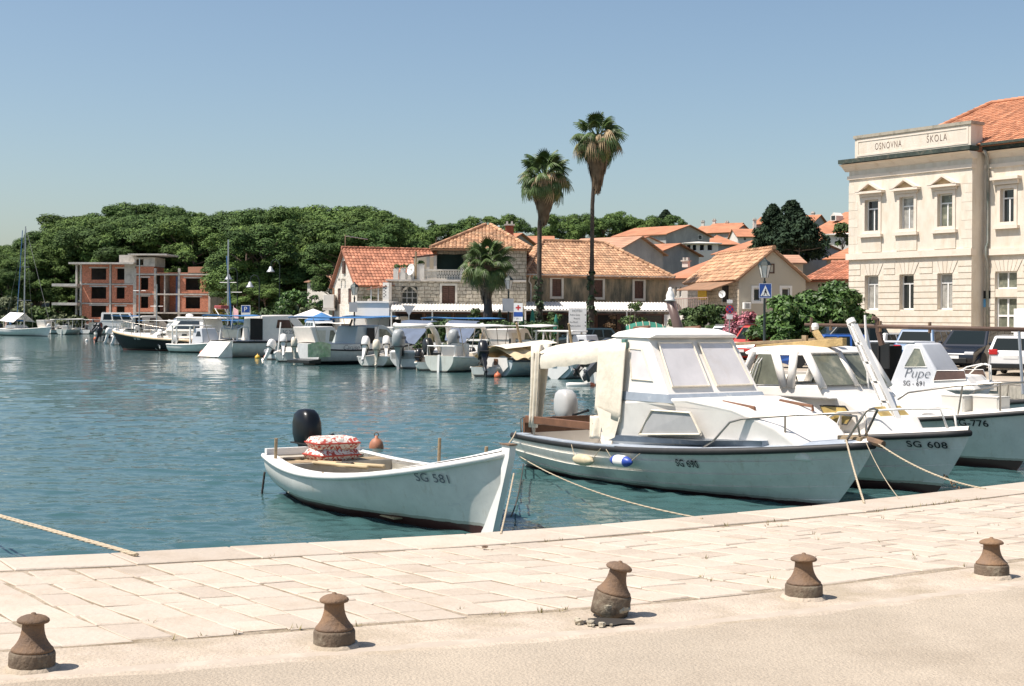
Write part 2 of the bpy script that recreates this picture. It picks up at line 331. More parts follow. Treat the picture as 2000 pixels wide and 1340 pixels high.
wallstone = masonry('quay wall stone', (.42, .37, .3), (.5, .44, .37), (.28, .24, .2), .9, .4)

EDGE = [Vector((-46, -8, 0)), Vector((-26, 2.6, 0)), Vector((-12, 8.5, 0)), Vector((-7.2, 10.2, 0))] + [Zp(x, y) for x, y in ((0, 1095), (500, 1070), (1000, 1042), (1500, 1000), (1700, 980), (2000, 945))] + [Vector((8.3, 18.6, 0)), Vector((11.4, 22.3, 0)), Vector((14.2, 27, 0)), Vector((16, 33.5, 0))]
def catmull(P, n=12):
    out = []
    for i in range(len(P) - 1):
        a, b, c, d = P[max(i - 1, 0)], P[i], P[i + 1], P[min(i + 2, len(P) - 1)]
        for k in range(n):
            t = k / n; out.append(.5 * ((2 * b) + (c - a) * t + (2 * a - 5 * b + 4 * c - d) * t * t + (3 * b - a - 3 * c + d) * t ** 3))
    return out + [P[-1]]
NE = catmull(EDGE)
FAR = [XY(px, d) for px, d in ((1950, 45.6), (1400, 57), (1100, 68), (900, 76), (700, 91), (450, 114), (300, 150), (230, 204), (0, 232))] + [Vector((-220, 262, 0)), Vector((-3000, 420, 0))]
outline = NE + FAR + [Vector((-3000, 3400, 0)), Vector((3000, 3400, 0)), Vector((3000, -180, 0)), Vector((-46, -180, 0))]
from mathutils.geometry import tessellate_polygon
tri = tessellate_polygon([outline])
ground = tag(MB().add(outline, tri).build('ground', asphalt), kind='structure')
sh = NE + FAR
mb = MB()
for a, b in zip(sh[:-1], sh[1:]): mb.add([(a.x, a.y, -.003), (b.x, b.y, -.003), (b.x, b.y, -3), (a.x, a.y, -3)], [(0, 1, 2, 3)])
tag(mb.build('quay_wall', wallstone), kind='structure')
# far quay coping
mb = MB()
for a, b in zip(FAR[:-2], FAR[1:-1]):
    d = (b - a).normalized(); n = Vector((d.y, -d.x, 0)); n = n if n.y > 0 else -n
    mb.add([a - n * .05 + Vector((0, 0, .02)), b - n * .05 + Vector((0, 0, .02)), b + n * .6 + Vector((0, 0, .02)), a + n * .6 + Vector((0, 0, .02)), a - n * .05 - Vector((0, 0, .3)), b - n * .05 - Vector((0, 0, .3))], [(0, 1, 2, 3), (4, 5, 1, 0)])
tag(mb.build('quay_coping', mat('far coping stone', (.5, .44, .38), .8, var=.12)), kind='structure')

# the near quay: arc length along its edge
seg = [0.0]
for a, b in zip(NE[:-1], NE[1:]): seg.append(seg[-1] + (b - a).length)
def edge(s):
    s = max(0, min(seg[-1] - 1e-4, s)); i = max(0, np.searchsorted(seg, s, side='right') - 1); t = (s - seg[i]) / (seg[i + 1] - seg[i])
    return NE[i].lerp(NE[i + 1], t)
def qp(s, wd, z=0.0):
    """point at arc length s, wd metres inland from the edge"""
    a, b = edge(s - .6), edge(s + .6); d = (b - a).normalized(); p = edge(s) + Vector((d.y, -d.x, 0)) * wd
    return Vector((p.x, p.y, z))
def s_of(p):
    i = min(range(len(NE)), key=lambda k: (NE[k] - p).length); return seg[i]
S0, S1 = s_of(Vector((-9.5, 9.4, 0))), s_of(Vector((10.5, 21.2, 0)))
def strip(w0, w1, z, n=90, jit=0.0, seed=1):
    rnd = random.Random(seed); mb = MB(); A = []
    for i in range(n + 1):
        s = S0 + (S1 - S0) * i / n; a = rnd.uniform(-jit, jit); b = rnd.uniform(-jit, jit); A.append((qp(s, w0 + a, z), qp(s, w1 + b, z), qp(s, w1 + b + .05, -.002)))
    dn = Vector((0, 0, -z - .01))
    for p, q in zip(A[:-1], A[1:]): mb.add([p[0], q[0], q[1], p[1]], [(0, 1, 2, 3)]); mb.add([p[1], q[1], q[2], p[2]], [(0, 1, 2, 3)])
    return mb
quay = tag(strip(.02, 3.2, .0055).build('quay', mortar), kind='structure')
tag(strip(3.18, 3.92, .003, n=200, jit=.03, seed=4).build('kerb_strip', concrete), kind='structure')
tag(strip(3.78, 3.86, .006, n=240, jit=.016, seed=7).build('road_edge_line', mat('worn white line', (.5, .44, .36), .9, var=.15, scale=6, dirt=(.42, .355, .285), damt=.6, dscale=5)), kind='structure')
rnd = random.Random(12)
def slab_verts(q, z, bev=.012, drop=.006):
    c = sum(q, Vector()) / 4; top = []
    for p in q:
        d = (c - p); d.normalize(); top.append(p + d * bev)
    lo = [(p.x, p.y, -.02) for p in q]; mid = [(p.x, p.y, z - drop + rnd.uniform(-.002, .002)) for p in q]; tp = [(p.x, p.y, z + rnd.uniform(-.003, .003)) for p in top]
    fs = [(8, 9, 10, 11)] + [(i, (i + 1) % 4, 4 + (i + 1) % 4, 4 + i) for i in range(4)] + [(4 + i, 4 + (i + 1) % 4, 8 + (i + 1) % 4, 8 + i) for i in range(4)]
    return lo + mid + tp, fs
def inframe(p, m=60):
    v = p - Vector((0, 0, CAMH)); px = 1000 + v.x / v.y * F; py = HZ - v.z / v.y * F
    return v.y > 1 and -m < px < 2000 + m and py < 1340 + m
slabs = []; rest = MB()
def put(q, z):
    vs, fs = slab_verts(q, z)
    if any(inframe(p) for p in q): slabs.append((vs, fs))
    else: rest.add(vs, fs)
s = S0; SH = .3
while s < S1:                                   # big edge stones with a rounded nose over the water
    ln = rnd.uniform(.55, .95) if edge(s).x < 1.5 else rnd.uniform(1.0, 1.7); g = .006
    put([qp(s + g, -.04), qp(s + ln - g, -.04), qp(s + ln - g + SH * .5, .56 + rnd.uniform(-.02, .02)), qp(s + g + SH * .5, .56 + rnd.uniform(-.02, .02))], .017); s += ln
s = S0
while s < S1:                                   # columns of slabs running inland
    cw = rnd.uniform(.23, .36); wd = .6 + rnd.uniform(-.01, .03); g = rnd.uniform(.005, .009)
    while wd < 3.12:
        ln = rnd.choice((.22, .28, .34, .46)) * rnd.uniform(.9, 1.12)
        if wd + ln > 2.95: ln = 3.17 - wd + rnd.uniform(-.03, .05)
        j = lambda: rnd.uniform(-.014, .014)
        h = g + .004; q = [qp(s + h + wd * SH + j(), wd + g + j()), qp(s + cw - h + wd * SH + j(), wd + g + j()), qp(s + cw - h + (wd + ln) * SH + j(), wd + ln - g + j()), qp(s + h + (wd + ln) * SH + j(), wd + ln - g + j())]
        put(q, .0125 + rnd.uniform(-.002, .003)); wd += ln
    s += cw
slabs.sort(key=lambda k: min(v[1] for v in k[0]))
for vs, fs in slabs[300:]: rest.add(vs, fs)
for vs, fs in slabs[:300]: MB().add(vs, fs).build('paving_slab', stone, quay)
tag(rest.build('outer_paving', stone, quay), kind='stuff')
# tufts of dry weed in the joints
V, Q, T = [], [], []
for k in range(420):
    s = rnd.uniform(S0 + 2, S1 - 3); wd = rnd.choice((rnd.uniform(.57, .6), rnd.uniform(3.16, 3.24), rnd.uniform(.7, 3.1))); c = qp(s, wd, .01)
    if noise.noise(c * 1.7) < .12: continue
    for i in range(5):
        a = rnd.uniform(0, 6.3); h = rnd.uniform(.012, .04); d = Vector((math.cos(a), math.sin(a), 0)); p = c + d * rnd.uniform(0, .03); b = len(V)
        V += [p - d.cross(Vector((0, 0, 1))) * .004, p + d.cross(Vector((0, 0, 1))) * .004, p + d * .02 + Vector((0, 0, h))]; Q.append((b, b + 1, b + 2))
tag(link('joint_weeds', mesh_np('joint_weeds', np.array([tuple(v) for v in V]), np.array(Q), mat('dry weed', (.2, .17, .07), .9, var=.3))), 'dry weeds growing in the joints of the quay paving', 'weeds', kind='stuff')

def hill_z(x, y):
    sg = lambda k: 1 / (1 + math.exp(-k))
    a = .1 * max(0, y - 108) * sg((x + 14) / 7); b = .075 * max(0, y - 240) * (1 - sg((x + 14) / 7)) + .05 * max(0, y - 215) * (1 - sg((x + 14) / 7)) * sg((x + 60) / 10)
    z = a + b; return 21 * math.tanh(z / 19)
mb = MB(); mb.grid(lambda i, j: (lambda x, y: (x, y, (hill_z(x, y) - .12 if hill_z(x, y) > .35 else hill_z(x, y) - .12 - 5 * (1 - hill_z(x, y) / .35)) + .4 * noise.noise(Vector((x * .05, y * .05, 0))) * min(1, max(0, hill_z(x, y) - .8))))(-420 + 900 * i, 106 + (j ** 1.6) * 900), 70, 60)
tag(mb.build('hill', mat('dry hillside', (.13, .12, .055), .95, var=.4, scale=.15, dirt=(.06, .075, .025), damt=.55, dscale=.1), smooth=True), kind='structure')
# ------------------------------------------------------------------ buildings
tile_old = mat('weathered clay tiles', (.46, .27, .16), .85, var=.16, scale=1.5, attr=TILE, dirt=(.33, .24, .15), damt=.36, dscale=.9)
tile_red = mat('red clay tiles', (.44, .19, .115), .85, var=.12, scale=1.5, attr=TILE, dirt=(.34, .19, .12), damt=.32, dscale=.9)
tile_new = mat('new orange clay tiles', (.47, .215, .12), .8, var=.08, scale=1.0, attr=TILE)
def stripes(name, col, per=.28, dirt=(.3, .2, .13)):
    m, t, p, N, L = nodes(name); tc = N('TexCoord'); wv = N('TexWave', i_Scale=1 / per * .5 / math.pi * 6.283 / 2, i_Distortion=.4); wv.bands_direction = 'Z'; L(tc.outputs['Object'], wv.inputs[0])
    n = N('TexNoise', i_Scale=.7, i_Detail=8.0); L(tc.outputs['Object'], n.inputs['Vector']); r = N('ValToRGB'); ramp(r, [(.35, c4(col, .82)), (.6, c4(col, 1.1)), (.75, c4(dirt))]); L(n.outputs['Fac'], r.inputs[0])
    r2 = N('ValToRGB'); ramp(r2, [(0, (.7, .68, .66, 1)), (.45, (1, 1, 1, 1))]); L(wv.outputs['Fac'], r2.inputs[0]); mx = N('MixRGB', blend_type='MULTIPLY'); mx.inputs[0].default_value = 1; L(r.outputs[0], mx.inputs[1]); L(r2.outputs[0], mx.inputs[2])
    L(mx.outputs[0], p.inputs['Base Color']); p.inputs['Roughness'].default_value = .85
    b = N('Bump', i_Strength=.6, i_Distance=.05); L(wv.outputs['Fac'], b.inputs['Height']); L(b.outputs[0], p.inputs['Normal']); return m
far_tile = stripes('far orange roof', (.47, .2, .105)); far_tile2 = stripes('far faded roof', (.45, .25, .16))
schoolwall = mat('pale limestone ashlar', (.69, .62, .52), .8, var=.07, scale=1.2, bump=.006, bscale=12, dirt=(.61, .52, .405), damt=.42, dscale=1.3, stretch=(2.4, 2.4, .7))
schooltrim = mat('limestone trim', (.72, .63, .53), .8, var=.05, scale=2, dirt=(.56, .44, .32), damt=.33, dscale=1.5)
greenblack = mat('mossy gutter', (.035, .05, .04), .8, var=.4, scale=3, dirt=(.16, .14, .1), damt=.35, dscale=4)
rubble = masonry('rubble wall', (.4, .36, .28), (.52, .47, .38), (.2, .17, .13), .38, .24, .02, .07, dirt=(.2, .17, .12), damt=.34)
rubble_lit = masonry('sunlit pale dressed stone', (.6, .54, .46), (.68, .62, .54), (.52, .46, .39), .55, .28, .012, .03, bump=.012)  # sunlight put into the gable's paler stone; the shaded flank uses rubble
stucco_dark = mat('stained old stucco', (.36, .28, .18), .9, var=.12, scale=1.5, bump=.02, bscale=8, dirt=(.1, .1, .075), damt=.52, dscale=.8, stretch=(2.2, 2.2, .55))
stucco_beige = mat('beige stucco', (.5, .45, .36), .9, var=.05, scale=.8, bump=.004, bscale=25, dirt=(.42, .37, .29), damt=.33, dscale=.6)
stucco_white = mat('white render', (.68, .64, .58), .9, var=.06, scale=1, dirt=(.5, .46, .4), damt=.35, dscale=.7)
stucco_grey = mat('grey cement render', (.4, .39, .37), .92, var=.16, scale=.9, bump=.01, bscale=10, dirt=(.27, .265, .26), damt=.42, dscale=.5, stretch=(1.5, 1.5, .5))
brick_hollow = masonry('hollow clay block', (.56, .2, .115), (.62, .235, .14), (.5, .28, .2), .33, .24, .01, .0, bump=.01)
rawconc = mat('raw concrete', (.54, .5, .45), .9, var=.14, scale=1.4, bump=.01, bscale=10, dirt=(.28, .26, .23), damt=.4)
brownshut = mat('brown shutters', (.1, .05, .035), .7, var=.2, scale=8); whiteframe = mat('white window frame', (.8, .79, .76), .45, var=.04)
stonetrim = mat('cut stone surround', (.58, .54, .47), .8, var=.1, scale=4)

def ringb(mb, u0, z0, u1, z1, wd, y0, y1, mi=0):
    mb.box(u0, y0, z0, u0 + wd, y1, z1, mi); mb.box(u1 - wd, y0, z0, u1, y1, z1, mi); mb.box(u0 + wd, y0, z0, u1 - wd, y1, z0 + wd, mi); mb.box(u0 + wd, y0, z1 - wd, u1 - wd, y1, z1, mi); return mb
def win(par, u0, z0, u1, z1, y, fm=None, pm=None, fw=.07, cols=1, rows=(), sur=None, sw=.14, sill=0.0, shut=None, name='window', sub=True):
    """a window: frame with bars, panes as sub-parts, optional stone surround, sill and shutters"""
    mb = ringb(MB(), u0, z0, u1, z1, fw, y, y + .07)
    xs = [u0 + (u1 - u0) * k / cols for k in range(cols + 1)]; zs = [z0] + [z0 + (z1 - z0) * k for k in rows] + [z1]
    for x in xs[1:-1]: mb.box(x - fw * .55, y + .002, z0 + fw, x + fw * .55, y + .066, (zs[-2] - fw * .55 if len(rows) == 1 else z1 - fw))
    for z in zs[1:-1]: mb.box(u0 + fw, y + .001, z - fw * .55, u1 - fw, y + .068, z + fw * .55)
    o = mb.build(name, fm or whiteframe, par)
    for j in range(len(zs) - 1):
        cc = [u0, u1] if (len(rows) == 1 and j == 1) else xs
        for a, b in zip(cc[:-1], cc[1:]):
            MB().add([(a, y + .04, zs[j]), (b, y + .04, zs[j]), (b, y + .04, zs[j + 1]), (a, y + .04, zs[j + 1])], [(0, 1, 2, 3)]).build('pane', pm or darkglass, o)
    if shut:
        for k in (0, 1):
            a = u0 + (u1 - u0) * k / 2; b = a + (u1 - u0) / 2; m2 = MB().box(a + .01, y - .05, z0 + .01, b - .01, y - .012, z1 - .01)
            n = max(4, int((z1 - z0) / .14))
            for q in range(n): zc = z0 + .06 + (z1 - z0 - .12) * (q + .5) / n; m2.cbox(((a + b) / 2, y - .055, zc), (b - a - .12, .012, .07), rx=.5)
            m2.build('shutter', shut, o)
    if sur: ringb(MB(), u0 - sw, z0 - sw, u1 + sw, z1 + sw, sw, sur[1], sur[1] + .08).build('surround', sur[0], o)
    if sill: MB().box(u0 - .12, y - sill - .12, z0 - .1, u1 + .12, y - .002, z0 - .003).build('sill', stonetrim, o)
    return o
def slabpoly(mb, P, th=.1):
    P = [Vector(p) for p in P]; n = (P[1] - P[0]).cross(P[2] - P[0]).normalized(); n = n if n.z > 0 else -n; k = len(P)
    return mb.add(P + [p - n * th for p in P], [tuple(range(k)), tuple(range(2 * k - 1, k - 1, -1))] + [(i, (i + 1) % k, k + (i + 1) % k, k + i) for i in range(k)])
def inside(poly, x, y):
    c = False; n = len(poly)
    for i in range(n):
        (a, b), (d, e) = poly[i], poly[i - 1]
        if (b > y) != (e > y) and x < (d - a) * (y - b) / (e - b) + a: c = not c
    return c
def tiled(par, P, m, tw=.24, tl=.36, seed=1, th=.1, lift=.05):
    """a roof slope: slab plus overlapping barrel tiles (each only a few pixels: joined). P[0],P[1] = eave"""
    P = [Vector(p) for p in P]; rd = random.Random(seed); o = slabpoly(MB(), P, th).build('roof', m, par)
    e = (P[1] - P[0]).normalized(); n = e.cross(P[2] - P[0]).normalized(); n = n if n.z > 0 else -n; t = n.cross(e); t = t if t.z > 0 else -t
    q = [((p - P[0]).dot(e), (p - P[0]).dot(t)) for p in P]; s0, s1 = min(a for a, b in q), max(a for a, b in q); tm = max(b for a, b in q)
    mb = MB(); tint = []; K = 4
    for j in range(int(tm / tl) + 1):
        for i in range(int((s1 - s0) / tw) + 1):
            a = s0 + i * tw; b = j * tl
            if not inside(q, a + tw / 2, min(b + tl * .5, tm - .02)): continue
            r = tw * .5; jz = rd.uniform(-.008, .008); vs = []
            for bb, hh in ((b - .05, lift + .035 + jz), (b + tl, lift * .4 + jz)):
                for k in range(K + 1):
                    an = math.pi * k / K; vs.append(P[0] + e * (a + r - r * math.cos(an)) + t * bb + n * (hh * .6 + math.sin(an) * r * .55))
            mb.add(vs, [(k, k + 1, K + 2 + k, K + 1 + k) for k in range(K)] + [tuple(range(K + 1))]); tint += [rd.random()] * (K + 1)
    if mb.f: tag(mb.build('roof_tiles', m, o, tint=tint), kind='stuff')
    return o
def ridgecap(par, a, b, m, r=.13):
    a, b = Vector(a), Vector(b); L = (b - a).length; n = max(2, int(L / .42)); mb = MB(); tint = []; rd = random.Random(3)
    for i in range(n):
        p, q = a.lerp(b, i / n), a.lerp(b, (i + 1.12) / n); mb.tube([p + Vector((0, 0, .02)), q], [r, r * .86], 8); tint += [rd.random()] * 10
    return mb.build('ridge_tiles', m, par, tint=tint)
def chimney(par, x, y, z0, z1, w=.5, m=None, cap=None):
    c = MB().box(x - w / 2, y - w / 2, z0, x + w / 2, y + w / 2, z1).build('chimney', m or stucco_white, par)
    MB().box(x - w / 2 - .08, y - w / 2 - .08, z1 + .002, x + w / 2 + .08, y + w / 2 + .08, z1 + .1).build('chimney_cap', cap or rawconc, c)
    for dx in (-1, 1): MB().box(x + dx * w * .3 - .06, y - w * .4, z1 + .1, x + dx * w * .3 + .06, y + w * .4, z1 + .3).build('chimney_pot', cap or rawconc, c)
    return c
def house(name, label, fr, w, dep, zb, ze, zr, kind='gx', wm=None, rm=None, wins=(), over=.35, cat='house', group=None, real=False, side=(), wallside=None, hipx=None, fm=None, chim=None, shut=None):
    """local x along the front, y inwards. gx ridge along x, gy gable to the front, hip"""
    t = thing(name, label, cat, (fr.o.x, fr.o.y, 0), fr.rz, group); wm = wm or stucco_white; rm = rm or far_tile
    hl = [(a, b, c, d) for a, b, c, d in wins]
    mb = MB(); mb.facade(0, w, zb, ze, [h for h in hl if h[3] <= ze], 0, .16)
    if kind == 'gy': mb.add([(0, 0, ze), (w, 0, ze), (w / 2, 0, zr)], [(0, 1, 2)])
    MB().add([(0, dep, zb), (w, dep, zb), (w, dep, ze)] + ([(w / 2, dep, zr)] if kind == 'gy' else []) + [(0, dep, ze)], [tuple(range(5 if kind == 'gy' else 4))]).build('rear_wall', wm, t)
    sm = MB() if wallside else mb
    for x in (0, w):
        pts = [(x, 0, zb), (x, dep, zb), (x, dep, ze), (x, 0, ze)]
        if kind == 'gx': pts = pts[:3] + [(x, dep / 2, zr), (x, 0, ze)]
        sm.add(pts, [tuple(range(len(pts)))])
    mb.build('wall', wm, t)
    if wallside: sm.build('side_wall', wallside, t)
    h = zr - ze
    if kind == 'gx':
        k = over * h / (dep / 2)
        for sgn in (0, 1):
            ya, yr = ((-over, dep / 2) if not sgn else (dep + over, dep / 2)); P = [(-over * .6, ya, ze - k), (w + over * .6, ya, ze - k), (w + over * .6, yr, zr), (-over * .6, yr, zr)]
            (tiled(t, P, rm, seed=sgn + 2) if real and not sgn else slabpoly(MB(), P).build('roof', rm, t))
        if real: ridgecap(t, (-over * .6, dep / 2, zr + .06), (w + over * .6, dep / 2, zr + .06), rm)
    elif kind == 'gy':
        k = over * h / (w / 2)
        for sgn in (0, 1):
            xa = -over if not sgn else w + over; P = [(xa, dep + over, ze - k), (xa, -over, ze - k), (w / 2, -over, zr), (w / 2, dep + over, zr)]
            (tiled(t, P, rm, seed=sgn + 4) if real else slabpoly(MB(), P).build('roof', rm, t))
        if real: ridgecap(t, (w / 2, -over, zr + .06), (w / 2, dep + over, zr + .06), rm)
    else:
        hx = hipx or min(dep / 2, w / 2); o = over; k = o * h / (dep / 2); z = ze - k; a, b = (hx, dep / 2, zr), (w - hx, dep / 2, zr)
        for P, i in (([(-o, -o, z), (w + o, -o, z), b, a], 0), ([(w + o, -o, z), (w + o, dep + o, z), b], 1), ([(w + o, dep + o, z), (-o, dep + o, z), a, b], 2), ([(-o, dep + o, z), (-o, -o, z), a], 3)):
            if (Vector(P[2]) - Vector(P[-1])).length < .02: P = P[:3]
            (tiled(t, P, rm, seed=i + 6) if real and i != 2 else slabpoly(MB(), P).build('roof', rm, t))
        if real:
            for c, e in (((-o, -o, z), a), ((w + o, -o, z), b), (a, b), ((w + o, dep + o, z), b)):
                if (Vector(c) - Vector(e)).length > .3: ridgecap(t, Vector(c) + Vector((0, 0, .1)), Vector(e) + Vector((0, 0, .1)), rm)
    for a, b, c, d in hl: win(t, a, b, c, d, .1 if d <= ze else -.04, fm=fm, fw=.06, shut=shut)
    for c in (chim or ()): chimney(t, *c)
    return t

# --- the school: projecting bay with attic, three window axes, rusticated ground floor
SF = Frame(XY(1657, 76), XY(1897, 69.5)); U = SF.L; z_ = lambda py, px=1657, y=0.0: SF.uz(px, py, y)[1]
sch = thing('school_building', 'cream two-storey stone school with lettered attic and pedimented upper windows', 'school', (SF.o.x, SF.o.y, 0), SF.rz)
zcb = z_(323); zct = z_(313); zbelt0, zbelt1 = z_(508), z_(496); RB = .95; WW = 26.0
hu = [SF.uz(px, 400)[0] for px in (1692, 1714, 1760, 1783, 1833.5, 1859)]
cu_ = [(hu[0] + hu[1]) / 2, (hu[2] + hu[3]) / 2, (hu[4] + hu[5]) / 2]; hw = .46
zu0, zu1 = SF.uz(1772, 453)[1], SF.uz(1772, 384.6)[1]; zg0, zg1 = SF.uz(1772, 604.6)[1], SF.uz(1772, 536)[1]
up = [(c - hw, zu0, c + hw, zu1) for c in cu_]; gr = [(c - hw, zg0, c + hw, zg1) for c in cu_]
wu = [SF.uz(px, 400, RB)[0] for px in (1954, 1981, 1944, 1987)]
upw = [(wu[0] + 3.9 * k, SF.uz(1967, 440, RB)[1], wu[1] + 3.9 * k, SF.uz(1967, 368, RB)[1]) for k in range(4)]
grw = [(wu[2], SF.uz(1967, 564, RB)[1], wu[3], SF.uz(1967, 530, RB)[1]), (wu[2], .1, wu[3], SF.uz(1967, 580, RB)[1])]
MB().facade(0, U, zbelt1, zcb, up, 0, .3).build('upper_wall', schoolwall, sch); MB().facade(U, U + WW, zbelt1, zcb, upw, RB, .3).build('wing_upper_wall', schoolwall, sch)
MB().facade(0, U, 0, zbelt0, gr, .03, .3).build('ground_floor_wall', schoolwall, sch); MB().facade(U, U + WW, 0, zbelt0, grw, RB + .03, .3).build('wing_ground_floor_wall', schoolwall, sch); mb = MB()
MB().add([(U, .0, 0), (U, RB + .03, 0), (U, RB + .03, zcb), (U, 0, zcb)], [(0, 1, 2, 3)]).build('return_wall', schoolwall, sch); mb.add([(0, .0, 0), (0, 15, 0), (0, 15, zcb), (0, 0, zcb)], [(0, 1, 2, 3)])
mb.build('side_wall', schoolwall, sch)
# rusticated courses as separate stones between recessed joints
ch = z_(517.7) - z_(529); zc0 = z_(516.4); zz = zc0; k = 0
def courses(u0, u1, y, holes):
    global zz
    z = zc0
    while z - ch > -.3:
        lo, hi = max(z - ch + .022, .0), z - .022
        cuts = [(a, c) for a, b, c, d in holes if b < (lo + hi) / 2 < d]; u = u0; spans = []
        for a, c in sorted(cuts): spans.append((u, a)); u = c
        spans.append((u, u1))
        for a, c in spans:
            if c - a > .1 and hi > lo: MB().box(a + .003, y, lo, c - .003, y + .026, hi).build('stone_course', schoolwall, sch)
        z -= ch
vous = [(a - .32, d, c + .32, zc0 - ch * 1.0) for a, b, c, d in gr]
courses(0, U, .0, gr + [(a, b - .01, c, zc0 - .01) for a, b, c, _ in [(v[0], v[1], v[2], 0) for v in vous]])
vw = (grw[0][0] - .3, grw[0][3], grw[0][2] + .3)
courses(U + .02, U + WW, RB, [(grw[0][0], .0, grw[0][2], grw[0][3]), (vw[0], vw[1], vw[2], zc0 - .01)])
def voussoirs(a, c, z0, z1, y, n=5, flare=.3):
    for k in range(n):
        p0, p1 = a + (c - a) * k / n, a + (c - a) * (k + 1) / n; q0, q1 = a - flare + (c - a + 2 * flare) * k / n, a - flare + (c - a + 2 * flare) * (k + 1) / n
        MB().prism([(p0 + .012, z0), (p1 - .012, z0), (q1 - .012, z1), (q0 + .012, z1)], y, y + .026).build('arch_stone', schoolwall, sch)
for a, b, c, d in gr: voussoirs(a, c, d + .01, zc0 - .02, .0)
voussoirs(grw[0][0], grw[0][2], grw[0][3] + .01, zc0 - .02, RB, 7)
for lo, hi, out, nm in ((zbelt0, zbelt1, .12, 'belt_course'), (zcb - (z_(345) - z_(352)) - z_(323) + z_(345), z_(345), .08, 'architrave'), (zcb + .06, zct, .42, 'cornice')):
    a, b = min(lo, hi), max(lo, hi)
    m_ = greenblack if nm == 'cornice' else schooltrim
    MB().box(-out, -out, a, U + out * .4, .0 + .3, b).build(nm, m_, sch); MB().box(U + out * .4 + .002, RB - out, a, U + WW, RB + .3, b - .004).build(nm, m_, sch)
MB().prism([(0, zcb - .34), (-.3, zcb - .08), (-.5, zcb - .003), (.2, zcb - .003), (.2, zcb - .34)], -.3, U + .15, ax='x').build('cornice_moulding', schooltrim, sch)
MB().prism([(RB, zcb - .34), (RB - .25, zcb - .08), (RB - .45, zcb - .003), (RB + .2, zcb - .003), (RB + .2, zcb - .34)], U + .16, U + WW, ax='x').build('cornice_moulding', schooltrim, sch)
# quoins as shallow blocks
for k in range(9):
    for u, wd in ((0.0, .62 if k % 2 else .42), (U - (.62 if k % 2 else .42), .62 if k % 2 else .42)):
        za = zbelt1 + .05 + k * .45
        if za + .42 < z_(352): MB().box(u - (.02 if u < 1 else 0), -.009, za, u + wd + (.02 if u > 1 else 0), -.002, za + .425).build('quoin', schoolwall, sch)
# attic block with sunk panel and lettering
pa = SF.uz(1671, 290)[0]; zpt = SF.uz(1671, 272)[1]
MB().box(pa, -.05, zct, U - .05, .85, zpt).build('attic', schoolwall, sch)
MB().box(pa - .06, -.12, zpt + .002, U + .01, .92, zpt + .16).build('attic_coping', mat('lichened coping', (.4, .36, .29), .9, var=.2, scale=3, dirt=(.12, .11, .08), damt=.42, dscale=3), sch)
ringb(MB(), pa + .15, zct + .12, U - .2, zpt - .1, .09, -.075, -.052).build('attic_panel_moulding', schooltrim, sch)
lm = mat('faded red-brown letters', (.13, .075, .055), .9, var=.3, scale=9)
def schoolword(txt, pxa, pya, pxb, size):
    a = SF.uz(pxa, pya); b = SF.uz(pxb, pya); vs, fs = text_mesh(txt, size, space=1.25, bold=-.002); wd = max(v[0] for v in vs); kx = (b[0] - a[0]) / wd
    MB().add([(a[0] + x * kx, -.056, a[1] + y) for x, y in vs], fs).build('lettering', lm, sch)
zl = SF.uz(1712, 290)[1]
schoolword('OSNOVNA', 1710, 293, 1762, .5); schoolword('ŠKOLA', 1811, 279, 1851, .5)
for i, (a, b, c, d) in enumerate(up):
    win(sch, a, b, c, d, .2, cols=2, rows=(.74,), fw=.065, pm=(darkglass, curtained, greenglass)[i])
    ringb(MB(), a - .17, b - .0, c + .17, d + .17, .17, -.045, -.003).build('window_surround', schooltrim, sch)
    MB().box(a - .3, -.2, b - .17, c + .3, -.003, b - .02).build('window_sill', schooltrim, sch); MB().box(a - .2, -.05, b - .95, c + .2, -.003, b - .18).build('window_apron', schoolwall, sch)
    zb_ = d + .33
    MB().box(a - .42, -.3, zb_, c + .42, -.003, zb_ + .12).build('pediment_base', schooltrim, sch); MB().box(a - .26, -.12, d + .18, c + .26, -.003, zb_ - .002).build('frieze', schooltrim, sch)
    m_ = (a + c) / 2
    for s_ in (-1, 1): MB().prism([(m_ + s_ * (hw + .44), zb_ + .122), (m_, zb_ + .62), (m_, zb_ + .5), (m_ + s_ * (hw + .2), zb_ + .122)], -.32, -.003).build('pediment_rake', schooltrim, sch)
    MB().prism([(m_ - hw - .2, zb_ + .122), (m_ + hw + .2, zb_ + .122), (m_, zb_ + .49)], -.1, -.004).build('tympanum', mat('ochre tympanum', (.5, .36, .2), .9, var=.2, scale=5), sch)
for i, (a, b, c, d) in enumerate(gr): win(sch, a, b, c, d, .26, cols=2, rows=(.74,), fw=.065, pm=(curtained, darkglass, curtained)[i])
for a, b, c, d in upw:
    win(sch, a, b, c, d, RB + .2, cols=2, rows=(.74,), fw=.065); ringb(MB(), a - .17, b, c + .17, d + .17, .17, RB - .045, RB - .003).build('window_surround', schooltrim, sch)
    MB().box(a - .3, RB - .2, b - .17, c + .3, RB - .003, b - .02).build('window_sill', schooltrim, sch)
    MB().box(a - .4, RB - .32, d + .42, c + .4, RB - .003, d + .56).build('window_hood', schooltrim, sch); MB().box(a - .3, RB - .16, d + .2, c + .3, RB - .003, d + .418).build('frieze', schooltrim, sch)
win(sch, *grw[0], RB + .2, cols=2, fw=.07, pm=greenglass)
dr = win(sch, *grw[1], RB + .2, cols=2, rows=(.2, .45, .7), fw=.09, name='door', pm=greenglass)
MB().box(grw[1][2] - .62, RB + .12, 1.05, grw[1][2] - .58, RB + .19, 1.25).build('handle', steel, dr)
pa0, pa1 = SF.uz(1919, 576, RB), SF.uz(1934.5, 576, RB)
